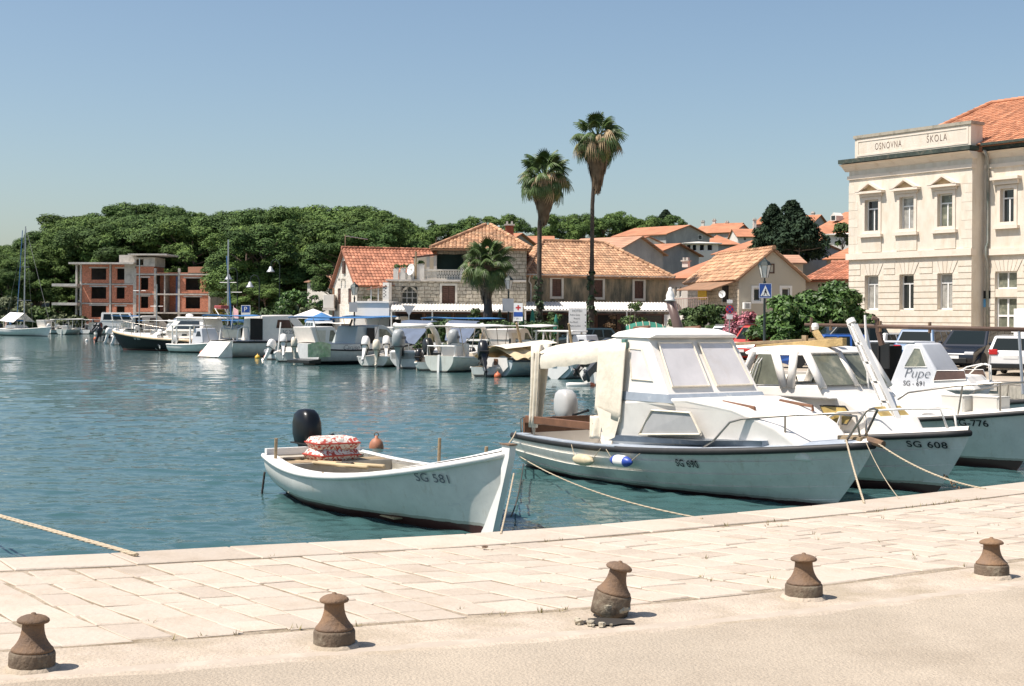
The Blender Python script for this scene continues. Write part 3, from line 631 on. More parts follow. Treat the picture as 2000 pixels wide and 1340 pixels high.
MB().box(pa0[0], RB - .03, SF.uz(1926, 583, RB)[1], pa1[0], RB - .002, SF.uz(1926, 568, RB)[1]).build('black_plaque', black_plastic, sch)
MB().box(pa0[0] - .03, RB - .028, SF.uz(1926, 600, RB)[1], pa1[0] - .17, RB - .002, SF.uz(1926, 584, RB)[1]).build('blue_plaque', mat('blue plaque', (.12, .36, .6), .4, var=.3, scale=3), sch)
MB().box(pa1[0] - .168, RB - .028, SF.uz(1926, 600, RB)[1], pa1[0], RB - .002, SF.uz(1926, 584, RB)[1]).build('white_plaque', white2, sch)
mb = MB(); pu = U + .28
mb.tube([(pu + .1, RB - .5, zcb + .05), (pu + .1, RB - .3, zcb - .25), (pu, RB - .1, zcb - .55), (pu, RB - .1, zbelt1 + .3), (pu, RB - .22, zbelt1 + .05), (pu, RB - .22, zbelt0 - .05), (pu, RB - .1, zbelt0 - .3), (pu, RB - .1, 0)], .07, 8); mb.build('downpipe', mat('weathered green-grey pipe', (.16, .19, .17), .6, .3, var=.3, scale=1.5, dirt=(.36, .34, .3), damt=.5, dscale=.6), sch, smooth=True)
yr = 8.0; rt = SF.at(1937, 205, y=yr); zr_ = rt.z; ze_ = zct + .04
tiled(sch, [(1.6, RB - .55, ze_), (U + WW, RB - .55, ze_), (U + WW, yr, zr_), (rt.x, yr, zr_)], tile_new, seed=5)
tiled(sch, [(1.6, 15.5, ze_), (1.6, RB - .55, ze_), (rt.x, yr, zr_)], tile_new, seed=6)
ridgecap(sch, (1.6, RB - .55, ze_ + .1), (rt.x, yr, zr_ + .12), tile_new); ridgecap(sch, (rt.x, yr, zr_ + .1), (U + WW, yr, zr_ + .1), tile_new)
mb = MB(); mb.tube([(-.3, RB - .6, zct + .02), (0, RB - .6, zct + .02)], .08); MB().box(U + .3, RB - .72, zct + .002, U + WW, RB - .56, zct + .12).build('gutter', greenblack, sch)

# --- stone gable house with slit windows (its gable catches the sun)
GH = Frame(XY(650, 101), XY(697, 94.6)); gw = GH.L; ge = GH.uz(697, 553)[1]; gz = GH.uz(675, 486)[1]
gsl = [GH.uz(671, 535) + GH.uz(675.5, 509), GH.uz(659.5, 594) + GH.uz(665.5, 563), GH.uz(680, 594) + GH.uz(686, 563)]
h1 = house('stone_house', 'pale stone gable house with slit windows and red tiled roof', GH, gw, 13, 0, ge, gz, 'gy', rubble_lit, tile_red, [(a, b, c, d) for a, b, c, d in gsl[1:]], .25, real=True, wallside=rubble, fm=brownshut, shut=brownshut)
a, b, c, d = gsl[0]; win(h1, a, b, c, d, -.06, fm=brownshut, shut=brownshut)
pp = GH.uz(653, 600); MB().tube([(pp[0], -.08, 0), (pp[0], -.08, ge - .2)], .06).build('downpipe', mat('copper pipe', (.3, .16, .09), .6, .3), h1)
for k in (0, 1): q = GH.uz(667 + 7 * k, 546); MB().box(q[0] - .13, -.3, q[1] - .08, q[0] + .13, -.003, q[1] + .06).build('stone_bracket', stonetrim, h1)
p = W(641, 588, 99); t = thing('ac_enclosure', 'white boxy balcony enclosure on the side of the pale gable house', 'balcony', (p.x, p.y, 0)); MB().box(-.35, 0, p.z - .5, .4, 1.5, p.z + .45).build('wall', stucco_white, t, bevel=.03); MB().box(-.4, -.05, p.z - .65, .45, 1.5, p.z - .502).build('floor_slab', rawconc, t)
mb = MB(); p = GH.at(672, 470, y=-.1); zt = GH.uz(667, 459)[1]
a_ = thing('tv_aerial', 'thin television aerial on the ridge of the pale gable house', 'aerial', (GH.o.x, GH.o.y, 0), GH.rz); mb.tube([(gw / 2 - .3, .1, gz - 1.1), (gw / 2 - .3, .1, zt)], .035); mb.build('mast', oldwood, a_)
mb = MB(); mb.tube([(gw / 2 - .3, .1, zt - .1), (gw / 2 - .3, 1.7, zt - .3)], .02, 5)
for k in range(5): mb.tube([(gw / 2 - .75 + .06 * k, .25 + .32 * k, zt - .13 - .04 * k), (gw / 2 + .15 - .06 * k, .25 + .32 * k, zt - .1 - .04 * k)], .014, 4)
mb.build('antenna_rods', alu, a_)
# white extension in front of its side wall
EX = Frame(XY(694, 92), XY(760, 91)); ex = thing('white_extension', 'low white rendered extension with flat terrace below the stone house', 'building', (EX.o.x, EX.o.y, 0), EX.rz)
zx = EX.uz(720, 588)[1]; MB().box(0, 0, 0, EX.L, 4.5, zx - .12).build('wall', stucco_white, ex); MB().box(-.1, -.12, zx - .118, EX.L + .05, 4.5, zx).build('parapet', stucco_white, ex)
a = EX.uz(748, 587); b = EX.uz(760, 552); MB().box(a[0], -.05, zx + .002, b[0], .35, b[1]).build('pier', stucco_white, ex)
for k in range(8): MB().box(a[0] + .07 + .12 * (k % 2), -.056, zx + .25 + .1 * k, a[0] + .14 + .12 * (k % 2), -.051, zx + .32 + .1 * k).build('tile_hole', darkvoid, ex)
za = EX.uz(735, 560)[1]; slabpoly(MB(), [(EX.uz(717, 562)[0], -.1, za - .15), (EX.uz(756, 562)[0], -.1, za + .05), (EX.uz(756, 562)[0], 2, za + .25), (EX.uz(717, 562)[0], 2, za + .1)], .06).build('lean_to_roof', tile_red, ex)
for px in (724, 738): u = EX.uz(px, 580)[0]; MB().tube([(u, .05, zx), (u, .05, za)], .03, 5).build('post', whiteframe, ex)

# --- terrace house with hip-roofed upper block
TF = Frame(XY(757, 92), XY(1027, 92.2)); zt_ = TF.uz(830, 546)[1]; tw_ = TF.L
ter = thing('terrace_house', 'rubble stone house with balustraded roof terrace and orange hip roof', 'house', (TF.o.x, TF.o.y, 0), TF.rz)
q = lambda px, py, y=0.0: TF.uz(px, py, y)
ho = [q(784, 593) + q(815.5, 559), q(863, 593) + q(889, 558), q(925, 593) + q(946, 558)]
MB().facade(0, tw_, 0, zt_ - .12, ho, 0, .3).add([(0, 0, 0), (0, 9, 0), (0, 9, zt_ - .12), (0, 0, zt_ - .12)], [(0, 1, 2, 3)]).build('wall', rubble, ter)
MB().box(-.12, -.14, zt_ - .118, tw_, 9, zt_).build('terrace_slab', rawconc, ter)
a, b, c, d = ho[0]; w1 = win(ter, a, b, c, d, .2, fm=stucco_grey, cols=3, rows=(.33, .66), fw=.05); m_ = (a + c) / 2; rr = (c - a) / 2
arc = [(m_ + rr * math.cos(math.pi * k / 12), d - .5 + .5 * math.sin(math.pi * k / 12)) for k in range(13)]
MB().prism([(a, d - .5), (a, d + .01)] + [(m_ - rr * math.cos(math.pi * k / 12), d - .5 + .5 * math.sin(math.pi * k / 12)) for k in range(7)], .002, .28).build('arch_spandrel', rubble, ter); MB().prism([(c, d - .5), (c, d + .01)] + [(m_ + rr * math.cos(math.pi * k / 12), d - .5 + .5 * math.sin(math.pi * k / 12)) for k in range(7)], .002, .28).build('arch_spandrel', rubble, ter)
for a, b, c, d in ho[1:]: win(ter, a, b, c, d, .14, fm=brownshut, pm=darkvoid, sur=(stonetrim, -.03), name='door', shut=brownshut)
# terrace furniture of the building: planter posts, balustrade blocks, porch
for px, wd, t_ in ((773, .16, 525), (787, .16, 525), (803, .2, 525), (821, .26, 517), (907.5, .28, 519)):
    u, zz_ = q(px, t_); MB().box(u - wd, .0, zt_ + .002, u + wd, .32, zz_).build('terrace_post', stucco_white, ter)
u0, u1 = q(773, 540)[0], q(821, 540)[0]; MB().box(u0 + .2, .1, zt_ + .002, u1 - .27, .22, q(800, 532)[1]).build('terrace_parapet', stucco_white, ter)
u0, u1 = q(826, 540)[0], q(902, 540)[0]; zb1, zb2 = zt_ + .002, q(860, 526)[1]; nb = 15
MB().box(u0, .05, zb2 - .1, u1, .3, zb2).build('handrail', stonetrim, ter); MB().box(u0, .05, zb1, u1, .3, zb1 + .08).build('plinth', stonetrim, ter)
for k in range(nb):
    for r_ in (0, 1):
        x = u0 + (u1 - u0) * (k + .5 * r_ + .25) / nb; h_ = (zb2 - zb1 - .18) / 2; z = zb1 + .08 + h_ * r_; wd = (u1 - u0) / nb * .5
        MB().prism([(x - wd * .55, z), (x + wd * .55, z), (x + wd * .95, z + h_ / 2), (x + wd * .55, z + h_), (x - wd * .55, z + h_), (x - wd * .95, z + h_ / 2)], .12, .24).build('baluster_block', stonetrim, ter)
HY = 1.5; hx0, hx1 = q(853, 489, HY)[0], q(1027, 489, HY)[0]; zhe = q(880, 489, HY)[1]; zhr = q(950, 442, HY + 3.5)[1]; hd = 7.5
hp = [q(853, 526, HY) , q(905, 497, HY)]
MB().facade(hx0, hx1, zt_ + .002, zhe, [(hp[0][0], zt_ + .01, hp[1][0], hp[1][1])], HY, .25).add([(hx0, HY, zt_), (hx0, HY + hd, zt_), (hx0, HY + hd, zhe), (hx0, HY, zhe)], [(0, 1, 2, 3)]).add([(hx1, -.004, 0), (hx1, HY + hd, 0), (hx1, HY + hd, zhe), (hx1, -.004, zhe)], [(0, 1, 2, 3)]).build('upper_wall', rubble, ter)
tx0 = q(912, 540)[0]; MB().box(tx0, -.05, 0, tw_ + .02, HY - .002, zhe).build('stair_tower', rubble, ter)
MB().box(hp[0][0], HY + .1, zt_ + .01, hp[1][0], HY + .16, hp[1][1]).build('roller_blind', mat('dark green blind', (.012, .035, .03), .8, var=.2), ter)
mxr, ov = (hx0 + hx1) / 2 + .2, .35; apx = q(948, 441, HY + 3.5)[0]; apx2 = q(958, 441, HY + 3.5)[0]
e = [(hx0 - ov, -.35, zhe), (tw_ + .3, -.35, zhe), (tw_ + .3, HY + hd + ov, zhe), (hx0 - ov, HY + hd + ov, zhe)]; A, B_ = (apx, HY + 3.5, zhr), (apx2, HY + 3.5, zhr)
tiled(ter, [e[0], e[1], B_, A], tile_old, seed=21); tiled(ter, [e[1], e[2], B_], tile_old, seed=22); tiled(ter, [e[3], e[0], A], tile_old, seed=23); slabpoly(MB(), [e[2], e[3], A, B_]).build('roof', tile_old, ter)
for c_, d_ in ((e[0], A), (e[1], B_)): ridgecap(ter, Vector(c_) + Vector((0, 0, .1)), Vector(d_) + Vector((0, 0, .12)), tile_old)
# porch on the terrace
slabpoly(MB(), [q(808, 505, 1.2) and (q(806, 503, 1.5)[0], .9, q(806, 502, 1.5)[1]), (hx0 + .1, .9, zhe - .25), (hx0 + .1, HY + 2, zhe - .1), (q(806, 503, 1.5)[0], HY + 2, q(806, 502, 1.5)[1] + .1)], .1).build('porch_roof', brownshut, ter)
for px in (836, 850): u = q(px, 520, 1.0)[0]; MB().box(u - .1, 1.0, zt_, u + .1, 1.2, q(px, 497, 1.0)[1]).build('porch_column', stucco_white, ter)
MB().box(q(808, 520, 4)[0], 4.0, zt_, hx0 - .01, 4.2, zhe - .3).build('porch_back_wall', stucco_beige, ter)
p = TF.at(804, 527, y=-.3); dsh = thing('satellite_dish', 'white satellite dish on a pole at the stone terrace edge', 'satellite dish', tuple(TF.o + TF.u * p.x + TF.n * p.y))
dsh.location.z = p.z; M_ = Matrix.Rotation(R(78), 4, 'X') @ Matrix.Identity(4); M_ = Matrix.Rotation(R(-50), 4, 'Z') @ M_
MB().lathe([(.0, -.02), (.17, 0), (.3, .05), (.37, .09), (.38, .09), (.3, .035), (.0, -.035)], 20, M=M_).build('reflector', white2, dsh, smooth=True); MB().tube([(0, .1, -.6), (0, .12, 0), (-.35, -.35, .1)], .025).build('arm', steel, dsh)
MB().tube([(.25, .3, -.6), (.25, .3, 1.2)], .06).build('pole', oldwood, dsh)
for k, (px, s_) in enumerate(((775, .3), (789, .3), (803, .25), (822, .42))): pass
CHM = q(995, 452, HY + 4); chimney(ter, CHM[0], HY + 4, zhe + .3, q(995, 441, HY + 4)[1], .55, mat('red brick stack', (.3, .09, .05), .85, var=.2, scale=6))

# --- long stained stucco house behind the palms
LH = Frame(XY(1027, 95), XY(1306, 99)); zle = LH.uz(1160, 537)[1]; zlr = LH.uz(1140, 475, 4.2)[1]; q = lambda px, py, y=0.0: LH.uz(px, py, y)
lw = [q(1078, 579) + q(1096.5, 545), q(1160, 580.5) + q(1177, 547), q(1239, 583) + q(1256.5, 549)]
lh = house('stucco_house', 'long mould-stained stucco house with three shuttered windows behind the palms', LH, LH.L, 8.4, 0, zle, zlr, 'hip', stucco_dark, tile_old, lw, .3, real=True, fm=brownshut, shut=brownshut, hipx=3.0)
for a, b, c, d in lw: ringb(MB(), a - .16, b - .16, c + .16, d + .16, .16, -.04, .06).build('stone_surround', stonetrim, lh)
MB().box(-.05, -.36, zle - .12, LH.L + .3, -.26, zle - .02).build('gutter', stucco_grey, lh)
a = q(1032, 545); MB().tube([(a[0], -.3, zle - .1), (a[0], -.08, zle - .5), (a[0] + .15, -.08, zle - .7), (a[0] + .15, -.08, 2.5)], .05).build('downpipe', stucco_white, lh)
# restaurants' corrugated awnings
awnm = mat('white corrugated sheet', (.78, .74, .68), .5, var=.05, scale=2, dirt=(.6, .52, .42), damt=.3)
def awning(label, px0, px1, pyb, pyf, d, depth):
    fr = Frame(XY(px0, d), XY(px1, d + .4)); zb = fr.uz((px0 + px1) / 2, pyb)[1]; zf = fr.uz((px0 + px1) / 2, pyf, -depth)[1]
    t = thing('restaurant_awning', label, 'awning', (fr.o.x, fr.o.y, 0), fr.rz, 'corrugated awnings over the restaurant terrace'); n = int(fr.L / .1); mb = MB()
    mb.grid(lambda i, j: (fr.L * i, -depth * j, zb + (zf - zb) * j + .03 * math.sin(i * n * math.pi)), n * 2, 1); mb.build('sheet', awnm, t)
    MB().box(0, -depth - .03, zf - .1, fr.L, -depth + .03, zf - .03).build('front_beam', awnm, t)
    k = max(3, int(fr.L / 2.6))
    for i in range(k + 1): x = .05 + (fr.L - .1) * i / k; MB().tube([(x, -depth + .05, 0), (x, -depth + .05, zf - .1)], .045, 6).build('post', whiteframe, t)
    return t
awning('white corrugated awning in front of the rubble stone house', 766, 1000, 594, 606, 91.7, 3.0)
awning('white corrugated awning in front of the stained stucco house', 1019, 1306, 590, 605, 94.6, 4.0)
# low dark back rooms behind the awnings
for a, b, dd, lab in ((772, 998, 91.3, 'dark glazed restaurant front under the awning of the rubble house'), (1024, 1296, 94.2, 'dark timber restaurant front under the awning of the stucco house')):
    fr = Frame(XY(a, dd), XY(b, dd + (.2 if a < 900 else 3.4))); t = thing('restaurant_facade', lab, 'restaurant', (fr.o.x, fr.o.y, 0), fr.rz); n = int(fr.L / 1.5)
    for k in range(n):
        x0, x1 = fr.L * k / n, fr.L * (k + 1) / n; ringb(MB(), x0 + .01, 0, x1 - .01, 2.35, .12, -.12, -.02).build('door_frame', brownshut, t)
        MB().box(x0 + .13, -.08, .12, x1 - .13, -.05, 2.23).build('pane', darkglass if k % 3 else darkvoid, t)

# --- beige gable house on the right with lit stone flank
BG = Frame(XY(1443, 80), XY(1573, 80.8)); q = lambda px, py, y=0.0: BG.uz(px, py, y); bge = q(1443, 541)[1]; bgr = q(1508, 486)[1]; bgw = BG.L
bwin = [q(1472, 588) + q(1486.5, 563), q(1527, 588) + q(1542.5, 563)]
bh = house('beige_house', 'beige rendered gable house with rubble flank behind the crossing sign', BG, bgw, 9, 0, bge, bgr, 'gy', stucco_beige, tile_old, bwin, .22, real=True, wallside=masonry('warm flank stone', (.5, .42, .32), (.58, .5, .4), (.34, .28, .21), .4, .22, .02, .06))
a = q(1501, 534) + q(1512.5, 515); win(bh, a[0], a[1], a[2], a[3], -.03, fm=brownshut, pm=darkvoid)
for a, b, c, d in bwin: ringb(MB(), a - .14, b - .14, c + .14, d + .14, .14, -.03, .05).build('stone_surround', white2, bh)
t = thing('ac_unit', 'white air conditioner on the wall of the beige gable house', 'air conditioner', (BG.o.x, BG.o.y, 0), BG.rz); a, b = q(1449, 604), q(1463, 591); MB().box(a[0], -.35, a[1], b[0], -.05, b[1]).build('case', white2, t, bevel=.02); MB().box(a[0] + .08, -.36, a[1] + .06, b[0] - .12, -.352, b[1] - .06).build('grille', stucco_grey, t)
# flank: porch roof, shutters, door, railing (local x=0 plane, y inwards)
fl = lambda px, py: (lambda p: (p.y, p.z))(BG.at(px, py, x=0.0))
def flank(name, pa, pb, m, x0=-.06, x1=-.003): (a, b), (c, d) = fl(*pa), fl(*pb); return MB().box(x0, min(a, c), min(b, d), x1, max(a, c), max(b, d)).build(name, m, bh)
flank('door', (1369, 587), (1379, 556), brownshut); flank('yellow_shutter', (1378, 586), (1395, 556), mat('yellow blind', (.62, .42, .04), .7), -.5, -.46); flank('door', (1412, 590), (1423, 558), darkvoid)
a, b = fl(1441, 547), fl(1370, 549); slabpoly(MB(), [(-1.6, a[0], a[1] - .55), (-1.6, b[0], b[1] - .55), (.0, b[0], b[1]), (.0, a[0], a[1])], .06).build('porch_roof', tile_old, bh)
a, b = fl(1352, 585), fl(1438, 585); mb = MB(); zr1 = a[1]
for k in range(26): y = b[0] + (a[0] - b[0]) * k / 25; mb.tube([(-1.7, y, zr1 - .9), (-1.7, y, zr1)], .014, 4)
mb.tube([(-1.7, b[0], zr1), (-1.7, a[0], zr1)], .025); mb.build('balcony_railing', mat('faded pink railing', (.4, .27, .23), .7), bh); MB().box(-1.8, b[0], 0, .0, a[0], zr1 - .95).build('terrace_base', stucco_white, bh)
p = BG.at(1411, 575, x=-1.5); dsh = thing('satellite_dish', 'white satellite dish on the porch of the beige gable house', 'satellite dish', tuple(BG.o + BG.u * p.x + BG.n * p.y)); dsh.location.z = p.z
MB().lathe([(.0, -.01), (.1, 0), (.16, .025), (.2, .05), (.205, .05), (.16, .018), (.0, -.018)], 20, M=Matrix.Rotation(R(-35), 4, 'Z') @ Matrix.Rotation(R(80), 4, 'X')).build('reflector', white2, dsh, smooth=True); MB().tube([(0, .1, -.9), (0, .12, 0), (-.2, -.4, .1)], .025).build('arm', steel, dsh)
# neighbours: lower red wing, white house
WF = Frame(XY(1573, 84), XY(1665, 82)); house('tiled_wing', 'low wing with red tiled roof between the beige house and the school', WF, WF.L, 7, 0, WF.uz(1600, 545)[1], WF.uz(1620, 515, 3.5)[1], 'gx', stucco_beige, tile_red, (), .3, real=True)
N2 = Frame(XY(1306, 101), XY(1360, 100)); q = lambda px, py, y=0.0: N2.uz(px, py, y)
house('white_house', 'white rendered house with smooth orange roof between stucco and beige houses', N2, N2.L + 3.2, 9, 0, q(1330, 540)[1], q(1390, 495, 4.5)[1], 'hip', stucco_white, mat('smooth orange roof', (.44, .185, .1), .85, var=.1, scale=1.2, bump=.02, bscale=6, dirt=(.38, .2, .13), damt=.4), [q(1317, 580) + q(1322, 560), q(1326, 580) + q(1331, 560)], .3, chim=[(q(1340, 520, 3)[0], 3, q(1340, 522, 3)[1], q(1340, 511, 3)[1], .45)])

# --- houses up the hillside, each measured from the photo
def hs(label, pl, dl, pr, dr, dep, pye, pyr, kind, wm, rm, wins=(), down=7.0, chim=(), py=0, over=.35, ry=None):
    fr = Frame(XY(pl, dl), XY(pr, dr)); m = (pl + pr) / 2; q = lambda a, b: fr.uz(a, b); ze = fr.uz(m, pye)[1]; zr = fr.uz(m, pyr, (dep / 2 if kind != 'gy' else 0))[1]
    ch_ = []
    for cx, ct in chim: u, z = fr.uz(cx, ct, dep / 2); ch_.append((u, dep / 2, zr - 1.2, z, .45))
    return house('hillside_house', label, fr, fr.L, dep, ze - down, ze, zr, kind, wm, rm, [q(a, d) + q(c, b) for a, b, c, d in wins], over, group='houses up the hillside', chim=ch_)
hs('big grey gable house with one dark square window, high on the hillside', 1300, 160, 1385, 165, 8, 458, 439, 'gy', stucco_grey, far_tile, [(1363, 459, 1371, 468)])
hs('grey gable below the big grey gable house on the hillside', 1281, 126, 1364, 131, 5, 495, 475, 'gy', stucco_grey, far_tile)
hs('glazed white veranda house with flat roof on the hillside', 1338, 146, 1402, 146, 6, 474, 472, 'hip', stucco_white, stucco_white, [(1341, 477, 1350, 490), (1352, 477, 1361, 490), (1366, 477, 1376, 490), (1381, 477, 1392, 490)])
hs('grey gable house peeping above the ridge of the stucco house', 1200, 117, 1294, 122, 6, 492, 461, 'gy', stucco_grey, far_tile2)
hs('white house with four small windows under orange roof, highest on the hillside', 1377, 226, 1433, 224, 9, 451, 436, 'gx', stucco_white, far_tile, [(1380, 453, 1384, 459), (1396, 453, 1401, 459), (1408, 453, 1412, 459), (1420, 453, 1425, 460)], chim=[(1373, 434), (1395, 431), (1420, 435)])
hs('grey gabled house beside the white four-windowed one on the hillside', 1432, 214, 1466, 218, 7, 453, 438, 'gy', stucco_grey, far_tile)
hs('orange hip roof with small chimney below the white four-windowed house', 1378, 170, 1442, 170, 9, 476, 459, 'hip', stucco_grey, far_tile)
hs('house with orange roof half hidden by the dark conifer', 1440, 205, 1480, 205, 9, 461, 447, 'gx', stucco_white, far_tile, [(1452, 463, 1458, 470)], chim=[(1474, 430)])
hs('long orange roof with grey gable end above the beige house', 1396, 124, 1484, 118, 9, 491, 469, 'gx', stucco_grey, far_tile, chim=[(1487, 478)])
hs('grey gabled house on the skyline right of the conifer', 1586, 206, 1612, 210, 9, 434, 419, 'gy', stucco_grey, far_tile, chim=[(1588, 417)])
dh = hs('cream house with arched dormer in its orange roof by the school', 1598, 198, 1665, 192, 10, 441, 416, 'gx', stucco_white, far_tile, [(1609, 444, 1615, 450)])
fr = Frame(XY(1598, 198), XY(1665, 192)); a, b = fr.uz(1621, 432, .8), fr.uz(1632, 421, .8); MB().prism([(a[0], a[1]), (b[0], a[1]), (b[0], b[1]), ((a[0] + b[0]) / 2, b[1] + .45), (a[0], b[1])], .9, 2.2).build('dormer', stucco_white, dh); MB().box(a[0] + .2, .86, a[1] + .15, b[0] - .2, .898, b[1]).build('dormer_window', darkglass, dh)
hs('wide orange hip roof in front of the dormer house', 1590, 172, 1668, 172, 10, 456, 437, 'hip', stucco_white, far_tile)
hs('white block with dark paired windows and small tiled roof near the school', 1613, 150, 1668, 149, 8, 457, 455, 'hip', stucco_white, stucco_white, [(1631, 464, 1635, 469), (1638, 464, 1642, 469), (1653, 462, 1657, 468)], down=12)
hs('small orange tiled lean-to beside the white terrace', 1586, 152, 1615, 152, 5, 473, 459, 'gx', stucco_white, far_tile)
hs('white house with long terrace parapet and deep shaded windows', 1574, 138, 1618, 138, 6, 475, 474, 'hip', stucco_white, stucco_white, [(1590, 494, 1599, 503)], down=8)
hs('orange roofed house with grey eaves beside the school corner', 1614, 116, 1670, 114, 8, 503, 481, 'gx', stucco_grey, far_tile)
hs('small faded tile roof behind the beige gable', 1522, 96, 1568, 96, 5, 511, 498, 'gx', stucco_beige, far_tile2)
hs('small grey gable with orange roof left of the tall palms', 988, 134, 1040, 138, 6, 473, 455, 'gy', stucco_grey, far_tile)
hs('orange roof between the two tall palm trunks', 1033, 150, 1080, 150, 8, 474, 461, 'gx', stucco_white, far_tile)
hs('red roofed house in the gap beside the pine wood', 788, 172, 836, 172, 8, 488, 473, 'gx', stucco_white, far_tile2, chim=[(812, 468), (828, 469)])
hs('pale house glimpsed between the pine trunks', 600, 160, 642, 158, 8, 548, 530, 'gx', stucco_white, far_tile2, [(622, 552, 628, 562)])
hs('orange roof just right of the second palm trunk', 1172, 146, 1222, 144, 8, 475, 464, 'gx', stucco_white, far_tile)

# --- unfinished concrete and clay-block building
CF = Frame(XY(100, 215), XY(500, 213)); q = lambda zx, zy, y=0.0: CF.uz(zx / 4.444, 380 + zy / 4.444, y)
cb = thing('unfinished_building', 'unfinished three-storey building of red clay block and bare concrete frame', 'building', (CF.o.x, CF.o.y, 0), CF.rz); zgr = q(900, 1105)[1] - 1.2
def cbx(name, a, b, m, y0=0.0, y1=.3): (u0, z1), (u1, z0) = q(*a), q(*b); return MB().box(min(u0, u1), y0, min(z0, z1), max(u0, u1), y1, max(z0, z1)).build(name, m, cb)
def panel(a, b, holes, y=.05):
    (u0, z1), (u1, z0) = q(*a), q(*b); hh = []
    for c, d in holes: (p0, s1), (p1, s0) = q(*c), q(*d); hh.append((p0, s0, p1, s1))
    MB().facade(u0, u1, z0, z1, hh, y, .25).build('block_panel', brick_hollow, cb)
    for p0, s0, p1, s1 in hh: MB().box(p0 - .3, y - .02, s1 + .003, p1 + .3, y + .02, s1 + .2).build('lintel', rawconc, cb)
panel((712, 608), (955, 770), [((790, 640), (920, 740))]); panel((970, 608), (1080, 770), [((1015, 642), (1080 - .5, 740))])
panel((712, 785), (955, 938), [((790, 802), (920, 905))]); panel((970, 785), (1162, 938), [((1010, 805), (1080, 905))])
panel((712, 952), (955, 1130), [((790, 965), (920, 1065))]); panel((970, 952), (1162, 1130), [((1010, 970), (1080, 1065))])
cbx('concrete_wall', (1080, 606), (1168, 772), rawconc, .03, .28)
for y in (772, 940): cbx('floor_slab', (700, y), (1180, y + 13), rawconc, -.03, 12)
for x in (700, 956, 1164): cbx('column', (x - 7, 605), (x + 6, 1130), rawconc, -.02, .35)
cbx('roof_slab', (620, 590), (1180, 607), rawconc, -1.2, 12)
for y in (775, 938): cbx('balcony_slab', (482, y), (699, y + 24), rawconc, -1.5, 10)
for x, yy in ((655, .3), (690, 2.5), (622, 5.0)): cbx('balcony_column', (x - 6, 606 if x > 640 else 800), (x + 6, 1130), rawconc, yy, yy + .5)
cbx('side_wall', (640, 800), (702, 1130), brick_hollow, 8, 8.3)
panel((1182, 705), (1335, 858), [((1220, 722), (1285, 826))]); panel((1182, 872), (1335, 1018), [((1220, 885), (1285, 986))])
panel((1562, 702), (1812, 858), [((1610, 726), (1735, 830))]); panel((1562, 872), (1812, 1018), [((1610, 890), (1735, 990))])
for y in (685, 858, 1020): cbx('floor_slab', (1172, y), (1826, y + 16), rawconc, -.05, 12)
for x in (1174, 1345, 1553, 1818): cbx('column', (x - 8, 640), (x + 7, 1130), rawconc, -.04, .4)
cbx('loggia_wall', (1350, 700), (1546, 1020), brick_hollow, 2.2, 2.4); cbx('loggia_divider', (1424, 700), (1432, 1020), rawconc, .0, 2.2); cbx('blue_pipe', (1527, 710), (1541, 1020), mat('blue tube', (.03, .05, .12), .5), -.0, .25)
cbx('tower_wall', (1180, 625), (1335, 685), brick_hollow, .02, 5); cbx('tower_wall', (1015, 522), (1165, 592), rawconc, 1.0, 6)
(u0, z1), (u1, z0) = q(1167, 545), q(1345, 624); a = q(1182, 562) + q(1245, 614); MB().facade(u0, u1, z0, z1, [(a[0], a[3], a[2], a[1])], 0, .3).build('tower_wall', rawconc, cb); MB().box(u1 - .2, .02, z0, u1, 5, z1).build('tower_wall', rawconc, cb)
cbx('tower_roof', (1128, 515), (1465, 530), rawconc, -1.0, 6.5)
(a0, b0), (a1, b1), (a2, b2) = q(1632, 680), q(1820, 680), q(1820, 625); MB().prism([(a0, b0), (a1, b1), (a2, b2), (a0, b0 + .9)], .0, .3).build('sloped_parapet', mat('pale clay block', (.52, .25, .16), .85, var=.1, scale=3), cb); cbx('block_parapet', (1365, 676), (1632, 686), brick_hollow, .0, .3)
for a, b in (((706, 607), (1166, 1130)), ((1180, 700), (1346, 1020)), ((1556, 700), (1816, 1020))): cbx('room_shade_wall', a, b, mat('painted room shade', (.05, .045, .04), .95, var=.3), 2.6, 2.8)  # near-black inner wall added so the window openings read as unlit rooms
(u0, z1), (u1, z0) = q(690, 600), q(1826, 1130); zt = q(1300, 690)[1]
MB().add([(u0, 12, z0), (u1, 12, z0), (u1, 12, zt), (u0, 12, zt)], [(0, 1, 2, 3)]).add([(u1, .3, z0), (u1, 12, z0), (u1, 12, zt), (u1, .3, zt)], [(0, 1, 2, 3)]).build('rear_wall', rawconc, cb)
(u0, _), (u1, _) = q(700, 600), q(1180, 600); zt = q(900, 592)[1]; MB().add([(u0, 11.9, z0), (u1, 11.9, z0), (u1, 11.9, zt), (u0, 11.9, zt)], [(0, 1, 2, 3)]).build('rear_wall', rawconc, cb)
